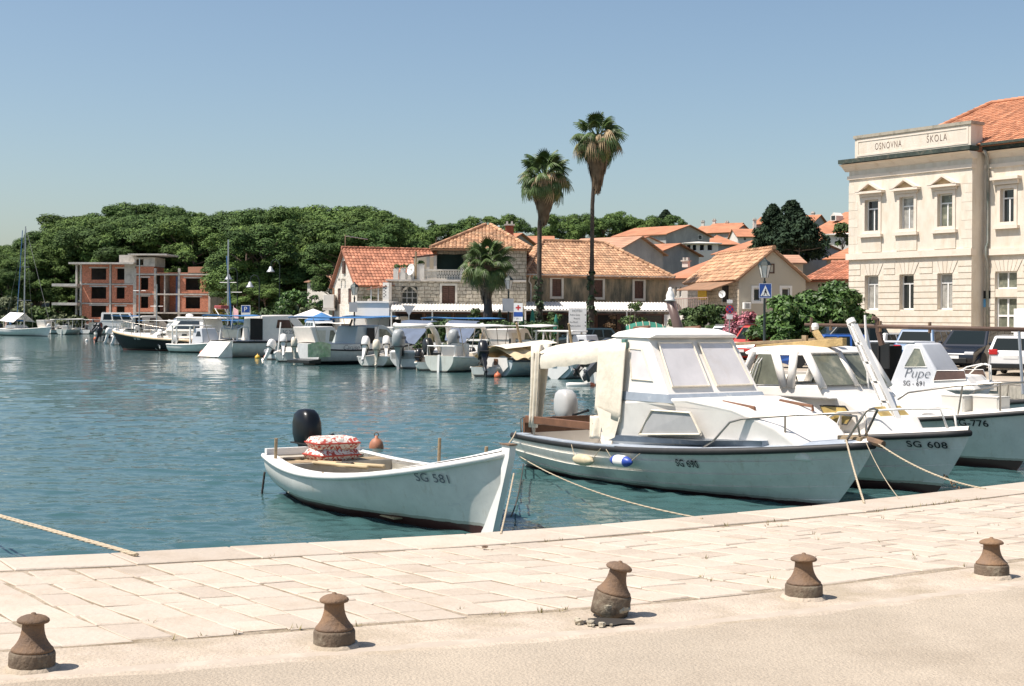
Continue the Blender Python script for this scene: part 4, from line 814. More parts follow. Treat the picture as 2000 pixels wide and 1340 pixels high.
# ------------------------------------------------------------------ trees and plants
rng = np.random.default_rng(5)
pine_m = mat('pine needles', (.092, .152, .04), .75, var=.3, scale=.35, attr=LEAF, spec=.2, rnd=.25)
pine_m2 = mat('darker pine needles', (.066, .118, .034), .75, var=.3, scale=.4, attr=LEAF, spec=.2, rnd=.25)
leaf_m = mat('glossy citrus leaves', (.06, .12, .028), .5, var=.25, scale=1, attr=LEAF, spec=.35)
conifer_m = mat('dark conifer needles', (.022, .042, .022), .8, var=.3, scale=.5, attr=LEAF, spec=.2)
shrub_m = mat('shrub leaves', (.06, .1, .03), .65, var=.25, scale=1, attr=LEAF, spec=.3); olive_m = mat('grey-green shrub', (.1, .12, .055), .75, var=.2, scale=1, attr=LEAF)
hedge_m = mat('clipped hedge leaves', (.04, .085, .02), .7, var=.25, scale=1, attr=LEAF)
bark = mat('pine bark', (.14, .095, .07), .9, var=.3, scale=3, bump=.03, bscale=10); barkg = mat('grey bark', (.13, .11, .09), .9, var=.3, scale=4, bump=.02, bscale=14)
palm_trunk_m = mat('palm trunk', (.07, .057, .045), .95, var=.35, scale=2, bump=.04, bscale=12)
palm_leaf_m = mat('fan palm leaf', (.068, .11, .028), .5, var=.2, scale=2, spec=.4); palm_leaf_y = mat('yellowing palm leaf', (.17, .17, .045), .6, var=.2, scale=2); palm_dead_m = mat('dead palm leaf', (.38, .28, .16), .85, var=.25, scale=3); palm_skirt_m = mat('old palm skirt', (.14, .1, .06), .9, var=.35, scale=3)
ivy_m = mat('ivy leaves', (.022, .05, .014), .6, var=.3, scale=3, attr=LEAF)
def leaves(cl, size, per, seed=0, up=.35, shell=.55, asp=1.7, spread=.9):
    """leaf-sized faces spread through clumps (cx,cy,cz,rx,ry,rz); returns verts, quads, tint"""
    g = np.random.default_rng(seed); cl = np.asarray(cl, float); area = cl[:, 3] * cl[:, 5]; n = np.maximum(8, (per * area / area.mean()).astype(int)); idx = np.repeat(np.arange(len(cl)), n); N = len(idx)
    d = g.normal(size=(N, 3)); d /= np.linalg.norm(d, axis=1)[:, None]; d[:, 2] = np.where(d[:, 2] < -.35, -d[:, 2] * .8, d[:, 2]); rr = (shell + (1 - shell) * g.random(N))[:, None]
    bumpy = 1 + .22 * np.sin(d[:, :1] * 7 + idx[:, None]) * np.sin(d[:, 1:2] * 6 + idx[:, None] * 2.1) * np.cos(d[:, 2:3] * 5)
    P = cl[idx, :3] + d * cl[idx, 3:6] * rr * bumpy
    nrm = d + g.normal(size=(N, 3)) * spread * .6 + np.array([0, 0, up]); nrm /= np.linalg.norm(nrm, axis=1)[:, None]
    a = np.cross(nrm, g.normal(size=(N, 3))); a /= np.linalg.norm(a, axis=1)[:, None]; b = np.cross(nrm, a); s = size * (.6 + .8 * g.random(N))[:, None]
    V = np.stack([P - a * s * asp * .5, P - b * s * .42 + nrm * s * .1, P + a * s * asp * .5, P + b * s * .42 + nrm * s * .1], 1).reshape(-1, 3)
    tint = np.clip(.5 + .25 * g.normal(size=N) + .12 * g.normal(size=len(cl))[idx], 0, 1)
    return V, np.arange(N * 4).reshape(-1, 4), tint
def limb(mb, a, b, r0, r1, bend=.1, seed=0, n=4):
    rd = random.Random(seed); a, b = Vector(a), Vector(b); L = (b - a).length; pts = [a.lerp(b, i / n) + (Vector((rd.uniform(-1, 1), rd.uniform(-1, 1), rd.uniform(-.3, .3))) * L * bend * math.sin(math.pi * i / n) if 0 < i < n else Vector()) for i in range(n + 1)]
    mb.tube(pts, [r0 + (r1 - r0) * i / n for i in range(n + 1)], 7); return pts
def pine_variant(seed):
    """unit-ish Aleppo pine: 10 m high, crown from ~3 m; flat cloud-like clumps"""
    rd = random.Random(seed); mb = MB(); cl = []; lean = Vector((rd.uniform(-.6, .6), rd.uniform(-.5, .5), 0)); top = Vector((lean.x, lean.y, 8.4)); limb(mb, (0, 0, -1), top, .24, .07, .04, seed, 6)
    for k in range(15):
        h = rd.uniform(.4, .95); a = k * 2.4 + rd.uniform(-.5, .5); R_ = (2.9 * math.sin(math.pi * min(1, .28 + .62 * (1 - h) + .1)) + .4) * rd.uniform(.7, 1.1); base = Vector((0, 0, 0)).lerp(top, h - .12); tip = Vector((lean.x * h + math.cos(a) * R_, lean.y * h + math.sin(a) * R_, 9.3 * h + .5 - .045 * R_ * R_)); limb(mb, base, tip, .09, .03, .12, seed * 31 + k, 3)
        for q in range(4):
            c = tip + Vector((rd.uniform(-.9, .9), rd.uniform(-.9, .9), rd.uniform(-.25, .75))); r = rd.uniform(.6, 1.15); cl.append((c.x, c.y, c.z, r * 1.08, r * 1.08, r * .78))
    for q in range(6): c = top + Vector((rd.uniform(-1.2, 1.2), rd.uniform(-1.2, 1.2), rd.uniform(.2, 1.2))); r = rd.uniform(.6, 1.0); cl.append((c.x, c.y, c.z, r * 1.2, r * 1.2, r * .65))
    V, Q, T = leaves(cl, .115, 400, seed, up=.5, shell=.66, spread=.7, asp=2.5); return mb, V, Q, T
PINES = []
for s_ in range(7):
    mb, V, Q, T = pine_variant(40 + s_); tme = bpy.data.meshes.new('trunk'); tme.from_pydata(mb.v, [], mb.f); tme.materials.append(bark); tme.polygons.foreach_set('use_smooth', [True] * len(tme.polygons))
    PINES.append((tme, mesh_np('crown', V, Q, pine_m if s_ % 3 else pine_m2, T)))
def pine(label, base, h, wdt=None, rz=0.0, v=0, group=None, name='pine_tree'):
    t = thing(name, label, 'tree', base, rz, group); k = h / 10.0; kw = wdt or k; t.scale = (kw, kw, k)
    tm, cm = PINES[v % 7]; link('trunk', tm, t); link('crown', cm, t); return t
sil = [(-160, 470), (-60, 466), (0, 472), (60, 473), (85, 464), (105, 444), (150, 415), (200, 406), (235, 404), (270, 393), (330, 401), (400, 409), (450, 410), (500, 407), (560, 399), (640, 401), (680, 396), (720, 400), (745, 408), (780, 428), (800, 450)]
topy = lambda px: float(np.interp(px, [a for a, b in sil], [b for a, b in sil]))
rd = random.Random(77); n_ = 0
LB = ['tall umbrella pine of the dense wood behind the unfinished building', 'pine of the dense wood standing left of the unfinished building', 'pine of the dense wood between unfinished building and stone gable house']
for row, (d0, off, step) in enumerate(((288, 0, 30), (262, 12, 30), (236, 26, 34))):
    x = -150 + row * 9
    while x < 806:
        px = x + rd.uniform(-8, 8); d = d0 + rd.uniform(-9, 9)
        if px > 485: d -= 55 + row * 6
        ty = topy(px) + off + rd.uniform(-2, 7) + (10 if px > 770 else 0); gz_ = max(hill_z(XY(px, d).x, d), 0); zt = Zat(px, ty, d); h = min(zt - gz_, 17)
        lab = LB[1] if px < 130 else LB[0] if px < 430 else LB[2]; b = XY(px, d); b.z = zt - h - .2
        pine(lab, b, h, h / 10 * rd.uniform(.95, 1.25), rd.uniform(0, 6.3), rd.randrange(7), 'pines of the dense wood'); n_ += 1; x += step * (1.0 if px < 430 else 1.05)
# nearer lower pines along the wood's edge, sharing its look
for px, py, d in ((20, 520, 226), (70, 500, 228), (118, 505, 232), (468, 480, 205), (490, 490, 180), (505, 470, 176), (548, 505, 165), (590, 470, 170), (632, 480, 165), (660, 470, 152), (705, 440, 148), (745, 440, 146), (778, 455, 148), (520, 560, 150), (492, 548, 152)):
    zt = Zat(px, py, d); b = XY(px, d); g0 = max(hill_z(b.x, d), 0); h = zt - g0; b.z = g0 - .1
    pine(LB[1] if px < 130 else LB[2], b, h, h / 10 * rd.uniform(1.0, 1.35) if h > 6 else .75, rd.uniform(0, 6.3), rd.randrange(7), 'pines of the dense wood')
HT = [(850, 440, 176, 'pine left of the hip roof, lowest of that clump'), (880, 430, 178, 'middle pine of the clump behind the hip roof'), (915, 434, 180, 'broad pine directly behind the hip roof peak'), (962, 418, 176, 'tallest pine rising behind the hip roof chimney'), (1020, 436, 196, 'small light green pine between chimney and tall palm'),
      (1074, 420, 190, 'slender dark pine between the two tall palms'), (1105, 424, 185, 'pine just left of the tallest palm trunk, above the stucco roof'), (1135, 418, 182, 'pine behind the tallest palm trunk'), (1170, 420, 184, 'pine just right of the tallest palm trunk'), (1205, 412, 188, 'highest light green pine above the stucco house roof'), (1240, 424, 186, 'pine above the right end of the stucco roof'), (1275, 422, 192, 'second last pine of the row above the stucco roof'), (1310, 420, 196, 'last pine of the row, beside the hillside houses')]
for i, (px, py, d, lab) in enumerate(HT):
    zt = Zat(px, py, d); b = XY(px, d); h = 9.5 if px != 1074 else 10; b.z = zt - h; pine(lab, b, h, .85 if px != 1074 else .5, i * 1.3, i + 2, 'pines on the skyline behind the houses')
def bush(name, label, cat, cl, m, size, per, seed, trunk=None, loc=(0, 0, 0), group=None, up=.35, kind=None):
    t = thing(name, label, cat, loc, 0, group); V, Q, T = leaves(cl, size, per, seed, up); link('crown', mesh_np('crown', V, Q, m, T), t)
    mb = MB()
    if trunk is None:
        for k in range(5):
            c = cl[k % len(cl)]; limb(mb, (0, 0, -.1), (c[0] * .8, c[1] * .8, c[2]), .05, .02, .1, seed + k)
    else:
        pts = limb(mb, (0, 0, -.2), trunk[0], trunk[1], trunk[1] * .6, .05, seed)
        for k in range(7): c = cl[(k * 3) % len(cl)]; limb(mb, trunk[0], (c[0], c[1], c[2]), trunk[1] * .5, .03, .1, seed + k)
    mb.build('trunk', barkg, t, smooth=True); return t
def blob(rd, n, rx, ry, z0, z1, r0, r1, fl=.8):
    out = []
    for _ in range(n):
        a = rd.uniform(0, 6.3); q = math.sqrt(rd.random()); h = rd.random(); k = math.sin(math.pi * min(.98, .25 + .75 * h)) ** .6; r = rd.uniform(r0, r1); out.append((math.cos(a) * rx * q * k, math.sin(a) * ry * q * k, z0 + (z1 - z0) * h, r, r, r * fl))
    return out
rd = random.Random(9)
for px, py, d, wd, lab in ((1535, 575, 66, 2.0, 'glossy citrus tree right behind the crossing sign lamp post'), (1590, 565, 68, 2.0, 'middle glossy citrus tree in front of the low tiled wing'), (1635, 548, 70, 1.7, 'tallest glossy citrus tree against the school wall')):
    b = XY(px, d); zt = Zat(px, py, d); bush('citrus_tree', lab, 'tree', blob(rd, 60, wd, wd, .35, zt - .45, .4, .68), leaf_m, .15, 330, int(px), ((0, 0, 1.2), .12), b, 'citrus trees beside the school')
b = XY(1392, 72); bush('garden_shrub', 'round flowering garden shrub below the beige house terrace', 'shrub', blob(rd, 30, 2.0, 1.4, .3, Zat(1392, 600, 72) - .2, .35, .6), shrub_m, .13, 200, 5, None, b)
b = XY(1345, 78); bush('garden_shrub', 'low garden shrub at the corner of the stucco house awning', 'shrub', blob(rd, 18, 1.2, 1, .2, Zat(1345, 600, 78) - .2, .3, .5), shrub_m, .13, 150, 15, None, b)
t = XY(1450, 69); bush('oleander', 'pink flowering oleander below the beige house', 'shrub', blob(rd, 24, 1.1, .8, .2, Zat(1450, 612, 69), .25, .45), mat('pink blossom', (.42, .16, .2), .8, var=.3, attr=LEAF), .11, 120, 6, None, t)
# dark conifer on the hill: tiers of drooping boughs
def conifer(label, px, pyt, pyb, d, wd, seed, m, name='conifer'):
    b = XY(px, d); zt = Zat(px, pyt, d); zb = Zat(px, pyb, d); h = zt - zb; rd = random.Random(seed); b.z = zb; t = thing(name, label, 'tree', b); cl = []; mb = MB(); limb(mb, (0, 0, -2), (0, 0, h * .97), .35, .05, .02, seed, 5)
    for k in range(150):
        f = rd.random() ** .8; r = wd * (1 - f) ** .75 * rd.uniform(.35, 1.08) + .1; a = rd.uniform(0, 6.3); cl.append((math.cos(a) * r, math.sin(a) * r, h * (.04 + .95 * f) - r * .1, .55 * (1.1 - f) + .18, .55 * (1.1 - f) + .18, .34 * (1.1 - f) + .2))
        if k % 9 == 0: limb(mb, (0, 0, h * f * .95), (math.cos(a) * r, math.sin(a) * r, h * f), .06, .02, .05, k)
    mb.build('trunk', barkg, t); V, Q, T = leaves(cl, .13, 190, seed, .15, asp=2.4, spread=1.1); link('crown', mesh_np('crown', V, Q, m, T), t); return t
conifer('tall dark twin-topped conifer among the hillside houses', 1545, 392, 512, 118, 2.5, 3, conifer_m); conifer('shorter dark conifer leaning against the tall one on the hillside', 1508, 402, 500, 119, 1.7, 4, conifer_m)
b = XY(1560, 112); b.z = Zat(1560, 515, 112); bush('hillside_tree', 'grey-green bushy tree at the foot of the dark conifers', 'tree', blob(rd, 40, 2.2, 1.6, .5, 3.4, .5, .8), conifer_m, .2, 120, 31, ((0, 0, 1), .12), b)
b = XY(1645, 128); b.z = Zat(1645, 485, 128); bush('hillside_tree', 'small olive tree on the white terrace beside the school', 'tree', blob(rd, 16, .9, .8, .3, 2.2, .3, .5), shrub_m, .16, 90, 32, None, b)
conifer('tiny cypress tip on the skyline above the hillside houses', 1299, 412, 428, 210, .35, 12, conifer_m, 'cypress')
# shrubs along the far shore
for i, (px, py, d, wd, mm, lab) in enumerate(((15, 585, 214, 5, olive_m, 'big grey-green shrub at the far shore left of the sailing boat mast'), (75, 600, 216, 4, shrub_m, 'green shrub on the far shore behind the sailing boat'), (118, 590, 218, 4, shrub_m, 'dark green shrub beside the balcony of the unfinished building'), (130, 612, 210, 3, olive_m, 'low yellowish shrub at the foot of the unfinished building'),
    (590, 562, 112, 2.6, leaf_m, 'large dark green oleander bush left of the stone gable house'), (560, 585, 116, 1.8, shrub_m, 'green bush at the edge of the pine wood, left of the large oleander'), (605, 592, 108, 1.7, olive_m, 'grey-leaved bush in front of the large oleander'), (515, 590, 130, 2.4, shrub_m, 'dense bush under the pine trunks near the parking sign'), (432, 592, 150, 1.6, mat('dry yellow bush', (.24, .19, .05), .9, var=.3, attr=LEAF), 'yellow dry bush beside the unfinished building'), (470, 600, 140, 2.2, shrub_m, 'low bush behind the blue boat masts'))):
    b = XY(px, d); zt = Zat(px, py, d); b.z = 0; bush('shore_shrub', lab, 'shrub', blob(rd, 34, wd, wd * .7, .2, zt - .4, .4 * wd / 2.5, .7 * wd / 2.5), mm, .2 if d < 130 else .34, 90, 60 + i, None, b, 'shrubs along the far shore')
# clipped hedge and climbers in front of the restaurant
def hedge(label, pa, pb, py, d, seed):
    fr = Frame(XY(pa, d), XY(pb, d)); h = Zat((pa + pb) / 2, py, d); n = int(fr.L / .45); rd = random.Random(seed); cl = [(x * fr.L / n, rd.uniform(-.2, .2), z, .42, .4, .36) for x in range(n + 1) for z in np.arange(.3, h - .15, .4)]
    t = thing('hedge', label, 'hedge', (fr.o.x, fr.o.y, 0), fr.rz); V, Q, T = leaves(cl, .11, 85, seed); link('leaves', mesh_np('leaves', V, Q, hedge_m, T), t); mb = MB()
    for k in range(n): mb.tube([(k * fr.L / n, 0, 0), (k * fr.L / n, .1, h * .7)], .02, 4)
    mb.build('stems', barkg, t)
hedge('clipped hedge in front of the rubble house restaurant', 812, 905, 630, 82, 1); hedge('long clipped hedge in front of both tall palms', 905, 1078, 626, 80, 2)
for i, (px, py, d, mm, lab) in enumerate(((1085, 598, 84, shrub_m, 'narrow climbing plant left of the hotel sign'), (1195, 610, 86, mat('brown withered leaves', (.17, .1, .05), .9, var=.3, attr=LEAF), 'brown withered shrub right of the tall palm'), (1235, 578, 85, shrub_m, 'slender young tree in front of the stucco house'), (872, 612, 88, leaf_m, 'dark potted bush under the rubble house awning'), (930, 600, 87, shrub_m, 'leafy plant beside the short palm'))):
    b = XY(px, d); zt = Zat(px, py, d); w_ = .45 if i not in (2,) else .8; bush('terrace_plant', lab, 'plant', blob(rd, 14, w_, w_, .3 if i != 2 else zt * .45, zt - .2, .2, .34), mm, .12, 40 if i == 2 else 70, 90 + i, None, b, 'plants of the restaurant terrace')
for px, py, lab in ((775, 521, 'leftmost potted succulent on the stone terrace'), (789, 521, 'second potted succulent on the stone terrace'), (803, 520, 'potted succulent half hidden by the satellite dish'), (822, 513, 'largest potted succulent on the tall terrace post'), (722, 582, 'bushy green planter on the white extension')):
    p = W(px, py + 4, 92.2); t = thing('potted_plant', lab, 'plant', p, 0, 'potted plants on the terraces'); V, Q, T = leaves([(0, 0, .12, .22 if py < 550 else .5, .2, .16)], .12, 60, px); link('leaves', mesh_np('leaves', V, Q, shrub_m, T), t); MB().lathe([(.12, -.14), (.16, .06), (.13, .06), (.1, -.1)], 12).build('pot', stucco_white, t)
# --- fan palms
def fan(nseg, size, droop, fold, seed):
    """one fan-shaped leaf on its stalk: segments radiate from the hub, tips split and hang"""
    rd = random.Random(seed); mb = MB(); st = size * 1.15; mb.tube([(0, 0, 0), (st * .5, 0, .02), (st, 0, 0)], [.03, .024, .016], 5)
    for k in range(nseg):
        a = -2.15 + 4.3 * k / (nseg - 1); L = size * .74 * (1.0 - .18 * abs(a) / 2.1) * rd.uniform(.9, 1.06); wd = .05 * size; p = Vector((st, 0, 0)); pts = []
        for j in range(5):
            f = j / 4; dr = -droop * f * f * L - (.25 * droop * L * max(0, f - .6) * 2.5); pts.append(p + Vector((math.cos(a) * L * f * (1 - .12 * f * droop), math.sin(a) * L * f * (1 - .2 * f), dr - abs(math.sin(a)) * fold * f * L)))
        n = Vector((-math.sin(a), math.cos(a), 0)); wv = [.25, .8, 1.0, .6, .04]
        for j in range(4):
            q = [pts[j] - n * wd * wv[j] - Vector((0, 0, .02)), pts[j] + Vector((0, 0, .015)), pts[j + 1] + Vector((0, 0, .015)), pts[j + 1] - n * wd * wv[j + 1] - Vector((0, 0, .02))]; r_ = [pts[j] + n * wd * wv[j] - Vector((0, 0, .02)), pts[j] + Vector((0, 0, .015)), pts[j + 1] + Vector((0, 0, .015)), pts[j + 1] + n * wd * wv[j + 1] - Vector((0, 0, .02))]
            mb.add(q, [(0, 1, 2, 3)]); mb.add(r_, [(0, 3, 2, 1)])
    return mb
def frond_mesh(nm, m, *a):
    mb = fan(*a); me = bpy.data.meshes.new(nm); me.from_pydata(mb.v, [], mb.f); me.materials.append(m); return me
FG = [frond_mesh('frond', palm_leaf_m, 20, .95, .35 + .25 * k, .25, 200 + k) for k in range(3)]; FY = [frond_mesh('yellow_frond', palm_leaf_y, 20, .95, .75, .3, 210)]; FD = [frond_mesh('dead_frond', palm_dead_m, 16, .9, 1.0 + .2 * k, .5, 220 + k) for k in range(2)]
def palm(label, pts, crown_r, n_green, n_dead, skirt, r0, ivy, seed, yellow=4):
    """pts: trunk points (world), last = crown centre"""
    rd = random.Random(seed); b = pts[0]; t = thing('fan_palm', label, 'palm', b, 0, 'fan palms in front of the restaurants'); P = [p - b for p in pts]; mb = MB(); fine = []
    for i in range(len(P) - 1):
        for k in range(8): fine.append(P[i].lerp(P[i + 1], k / 8))
    fine.append(P[-1]); mb.tube(fine, [r0 * (1.25 - .5 * min(1, i / 10) - .1 * i / len(fine)) * (1 + .07 * (i % 2)) for i in range(len(fine))], 12); mb.build('trunk', palm_trunk_m, t, smooth=True); top = P[-1]
    def put(me, el, az, sc, roll=0):
        o = bpy.data.objects.new(me.name.split('.')[0], me); C.objects.link(o); o.parent = t; o.location = top + Vector((0, 0, rd.uniform(-.15, .15) * crown_r)); o.rotation_euler = (roll, -el, az); o.scale = (sc,) * 3
    k = crown_r / 1.75
    for i in range(n_green):
        f = i / n_green; el = R(80) - R(125) * f ** .9 + rd.uniform(-.15, .15); put(FG[min(2, int(f * 3))], el, i * 2.399 + rd.uniform(-.2, .2), k * rd.uniform(.85, 1.1), rd.uniform(-.3, .3))
    for i in range(yellow): put(FY[0], R(rd.uniform(-45, 5)), rd.uniform(0, 6.3), k * rd.uniform(.85, 1.05))
    for i in range(n_dead): put(FD[i % 2], R(rd.uniform(-70, 20)), rd.uniform(0, 6.3) if i % 3 else rd.uniform(-2.4, -.7), k * rd.uniform(.75, 1.0))
    V, Q = [], []
    for i in range(int(900 * skirt)):
        f = rd.random(); a = rd.uniform(0, 6.3); ln = len(P); sk = skirt * crown_r * 1.3; c = top + Vector((0, 0, -f * sk)); r = crown_r * (.42 * (1 - f) ** .8 + .12) * rd.uniform(.55, 1.05); d = Vector((math.cos(a), math.sin(a), 0)); p = c + d * r; h = crown_r * rd.uniform(.25, .5); tn = Vector((-d.y, d.x, 0)) * .05 * crown_r; bI = len(V)
        V += [p - tn, p + tn, p + tn * .4 - d * r * .22 - Vector((0, 0, h)), p - tn * .4 - d * r * .22 - Vector((0, 0, h))]; Q.append((bI, bI + 1, bI + 2, bI + 3))
    tag(link('skirt', mesh_np('skirt', np.array([tuple(v) for v in V]), np.array(Q), palm_skirt_m), t), kind='stuff')
    if ivy:
        cl = []
        for i in range(int(ivy / .3)): c = P[0].lerp(P[1], min(1, i * .3 / max(.1, P[1].z))); cl += [(c.x + rd.uniform(-.12, .12), c.y + rd.uniform(-.12, .12), i * .3 + .1, r0 * 1.5, r0 * 1.5, .25)]
        V, Q, T = leaves(cl, .13, 60, seed, .1); tag(link('ivy', mesh_np('ivy', V, Q, ivy_m, T), t), kind='stuff')
    return t
D = 86.0
palm('shorter of the two tall fan palms, its crown full of dead leaves', [W(1054, 683, D), W(1053, 560, D), W(1054, 440, D), W(1058, 395, D), W(1063, 345, D)], 1.78, 56, 24, .95, .19, 4.6, 1)
palm('tallest fan palm with small sparse crown and long brown skirt', [W(1154, 683, D), W(1156, 520, D), W(1157, 400, D), W(1161, 340, D), W(1167, 272, D)], 1.78, 46, 16, 1.1, .165, 4.8, 2)
palm('short stout fan palm in front of the rubble stone house', [W(953, 688, 83), W(953, 600, 83), W(951, 518, 83)], 1.65, 60, 12, .75, .3, 0, 3, 7)
# ------------------------------------------------------------------ boats
def lag(t, a, m, b, tm=.45):
    return a * (t - tm) * (t - 1) / (tm) + m * t * (t - 1) / (tm * (tm - 1)) + b * t * (t - tm) / (1 - tm)
class Boat(Frame):
    def __init__(s, name, label, stern, bow, B=1.1, tr=.8, sheer=(.6, .6, 1.0), rake=.8, keel=.35, tm=.4, em=.36, eb=1.15, pw=2.3, group=None, cat='boat', laps=0):
        super().__init__(stern, bow, WL); s.B, s.tr, s.sh, s.rake, s.keel, s.tm, s.em, s.eb, s.pw, s.laps = B, tr, sheer, rake, keel, tm, em, eb, pw, laps
        s.t = thing(name, label, cat, tuple(s.o), s.rz, group)
    def zs(s, t): return lag(t, *s.sh)
    def hb(s, t): return s.B * (s.tr + (1 - s.tr) * math.sin(math.pi / 2 * min(1, t / s.tm))) if t < s.tm else s.B * max(0, 1 - ((t - s.tm) / (1 - s.tm)) ** s.pw)
    def pt(s, t, v, side=1, off=0.0):
        zk = -s.keel * (1 - .35 * t ** 3) * (.55 + .45 * min(1, t * 4)); z = zk + (s.zs(t) - zk) * v; e = s.em + (s.eb - s.em) * max(0, (t - .25) / .75) ** 1.6
        w_ = max(0, (t - .3) / .7) ** 1.3; y = s.hb(t) * ((1 - w_) * (1 - (1 - v) ** 2.5) ** (.55 + s.em * .8) + w_ * (v ** s.eb if v > 0 else 0))
        if s.laps: f = (v * s.laps) % 1; y += (.026 * (f - .5)) * min(1, v * 6) * (1 - t ** 8)
        x = s.L * t - s.rake * (1 - v) ** 1.25 * t ** 5 - .06 * (1 - v) * (1 - t) ** 3 * 0
        return Vector((x, side * (y + off), z))
    def tx(s, x): return max(0, min(1, x / s.L))
    def sheerline(s, t0=0, t1=1, side=1, off=0.0, dz=0.0, n=22): return [s.pt(t0 + (t1 - t0) * i / n, 1, side, off) + Vector((0, 0, dz)) for i in range(n + 1)]
    def hully(s, x, z):
        t = s.tx(x)
        for _ in range(6):
            zk = -s.keel * (1 - .35 * t ** 3) * (.55 + .45 * min(1, t * 4)); v = max(.001, min(1, (z - zk) / (s.zs(t) - zk))); t = max(0, min(1, t + (x - s.pt(t, v).x) / s.L))
        return s.pt(t, v).y
    def hull(s, m, transom=None, nu=34, nv=16, rail=black_rubber, rr=.035, top=None):
        vv = [j / nv for j in range(nv + 1)]
        if s.laps: vv = sorted({0, 1, *[(k + e) / s.laps for k in range(s.laps) for e in (.003, .5, .985)]})
        mb = MB(); n = len(vv)
        for side in (-1, 1): mb.add([s.pt((i / nu) ** .8 if False else i / nu, v, side) for i in range(nu + 1) for v in vv], [(i * n + j, (i + 1) * n + j, (i + 1) * n + j + 1, i * n + j + 1) for i in range(nu) for j in range(n - 1)])
        P = [s.pt(0, v, -1) for v in vv] + [s.pt(0, v, 1) for v in vv[::-1]]; mb.add(P, [tuple(range(len(P)))])
        h = mb.build('hull', m, s.t); shade_auto(h, 50 if not s.laps else 20)
        if rail:
            mb = MB(); line = s.sheerline(side=-1, off=.01, dz=-.03) + s.sheerline(side=1, off=.01, dz=-.03)[::-1][1:]; mb.tube(line, rr, 8, flat=1.3); mb.build('rub_rail', rail, s.t, smooth=True)
        return h
    def deck(s, t0, t1, m, drop=.015, camber=.05, name='deck', n=14):
        mb = MB(); mb.grid(lambda i, j: (lambda t, k: Vector((s.L * t, 0, 0)) * 0 + Vector((s.pt(t, 1).x, s.hb(t) * (2 * k - 1) * .995, s.zs(t) - drop + camber * (1 - (2 * k - 1) ** 2))))(t0 + (t1 - t0) * i, j), n, 6); o = mb.build(name, m, s.t, smooth=True); return o
    def cockpit(s, t0, t1, floor, m, wall=.12, capm=None, rise=.02):
        """side decks, inner walls and sole of an open well"""
        mb = MB(); n = 16; rows = []
        for i in range(n + 1):
            t = t0 + (t1 - t0) * i / n; b = s.hb(t) - wall; z = s.zs(t) + rise; x = s.pt(t, 1).x; fb = max(.05, min(b - .03, s.hully(x, floor) - .06)); rows.append([Vector((x, -b, z)), Vector((x, -b, z - .12)), Vector((x, -(b + fb) / 2, (z + floor) / 2)), Vector((x, -fb, floor)), Vector((x, fb, floor)), Vector((x, (b + fb) / 2, (z + floor) / 2)), Vector((x, b, z - .12)), Vector((x, b, z))])
        mb.loft(rows, cap=False, close=False)
        for r in (rows[0], rows[-1]): mb.add(r, [tuple(range(8))])
        mb.build('cockpit', m, s.t); mb = MB()
        for side in (-1, 1):
            A = []
            for i in range(n + 1):
                t = t0 + (t1 - t0) * i / n; x = s.pt(t, 1).x; z = s.zs(t) + rise; A.append([Vector((x, side * (s.hb(t) + .02), z - .04)), Vector((x, side * (s.hb(t) + .02), z)), Vector((x, side * (s.hb(t) - wall), z + .003)), Vector((x, side * (s.hb(t) - wall), z - .05))])
            mb.loft(A, cap=True, close=True)
        return mb.build('gunwale', capm or m, s.t)
    def P(s, px, py, y): return s.uz(px, py, y)
    def cabin(s, prof, hb0, hb1, m, name='cabin', bevel=.05, seg=3, z0=None, z1=None, taper=None):
        """side profile (x,z) given half widths from bottom to top; rounded edges"""
        zs_ = [z for x, z in prof]; a, b = (min(zs_) if z0 is None else z0), (max(zs_) if z1 is None else z1); n = len(prof)
        w_ = lambda x, z: (hb0 + (hb1 - hb0) * (z - a) / (b - a)) * (taper(x) if taper else 1)
        vs = [(x, -w_(x, z), z) for x, z in prof] + [(x, w_(x, z), z) for x, z in prof]
        o = MB().add(vs, [tuple(range(n))[::-1], tuple(range(n, 2 * n))] + [(i, (i + 1) % n, n + (i + 1) % n, n + i) for i in range(n)]).build(name, m, s.t, bevel=bevel, seg=seg); shade_auto(o, 35); s.cw = w_; return o
    def sidepane(s, poly, m, par=None, name='window', off=.008, frame=None, fw=.03, sides=(-1, 1), w_=None, rivets=False):
        f = w_ or s.cw
        for sd in sides:
            o = MB().add([(x, sd * (f(x, z) + off), z) for x, z in poly], [tuple(range(len(poly)))]).build(name, m, par or s.t)
            if frame:
                mb = MB(); pts = [Vector((x, sd * (f(x, z) + off), z)) for x, z in poly]; mb.tube(pts, fw, 6, closed=True, flat=.6); mb.build('window_frame', frame, o)
    def rails(s, pts, r=.016, m=None, posts=(), name='rail'):
        mb = MB(); mb.tube(pts, r, 7); o = mb.build(name, m or steel, s.t, smooth=True)
        for a, b in posts: MB().tube([a, b], r * .9, 6).build('stanchion', m or steel, o)
        return o
    def write(s, txt, x0, z0, size, m=inkblack, side=-1, name='registration', off=.02, **k):
        f = lambda a, b: (lambda x, z: (x, side * (s.hully(x, z) + off), z))(x0 + a * (1 if side < 0 else -1), z0 + b)
        return lettering(txt, size, f, m, s.t, name, **k)
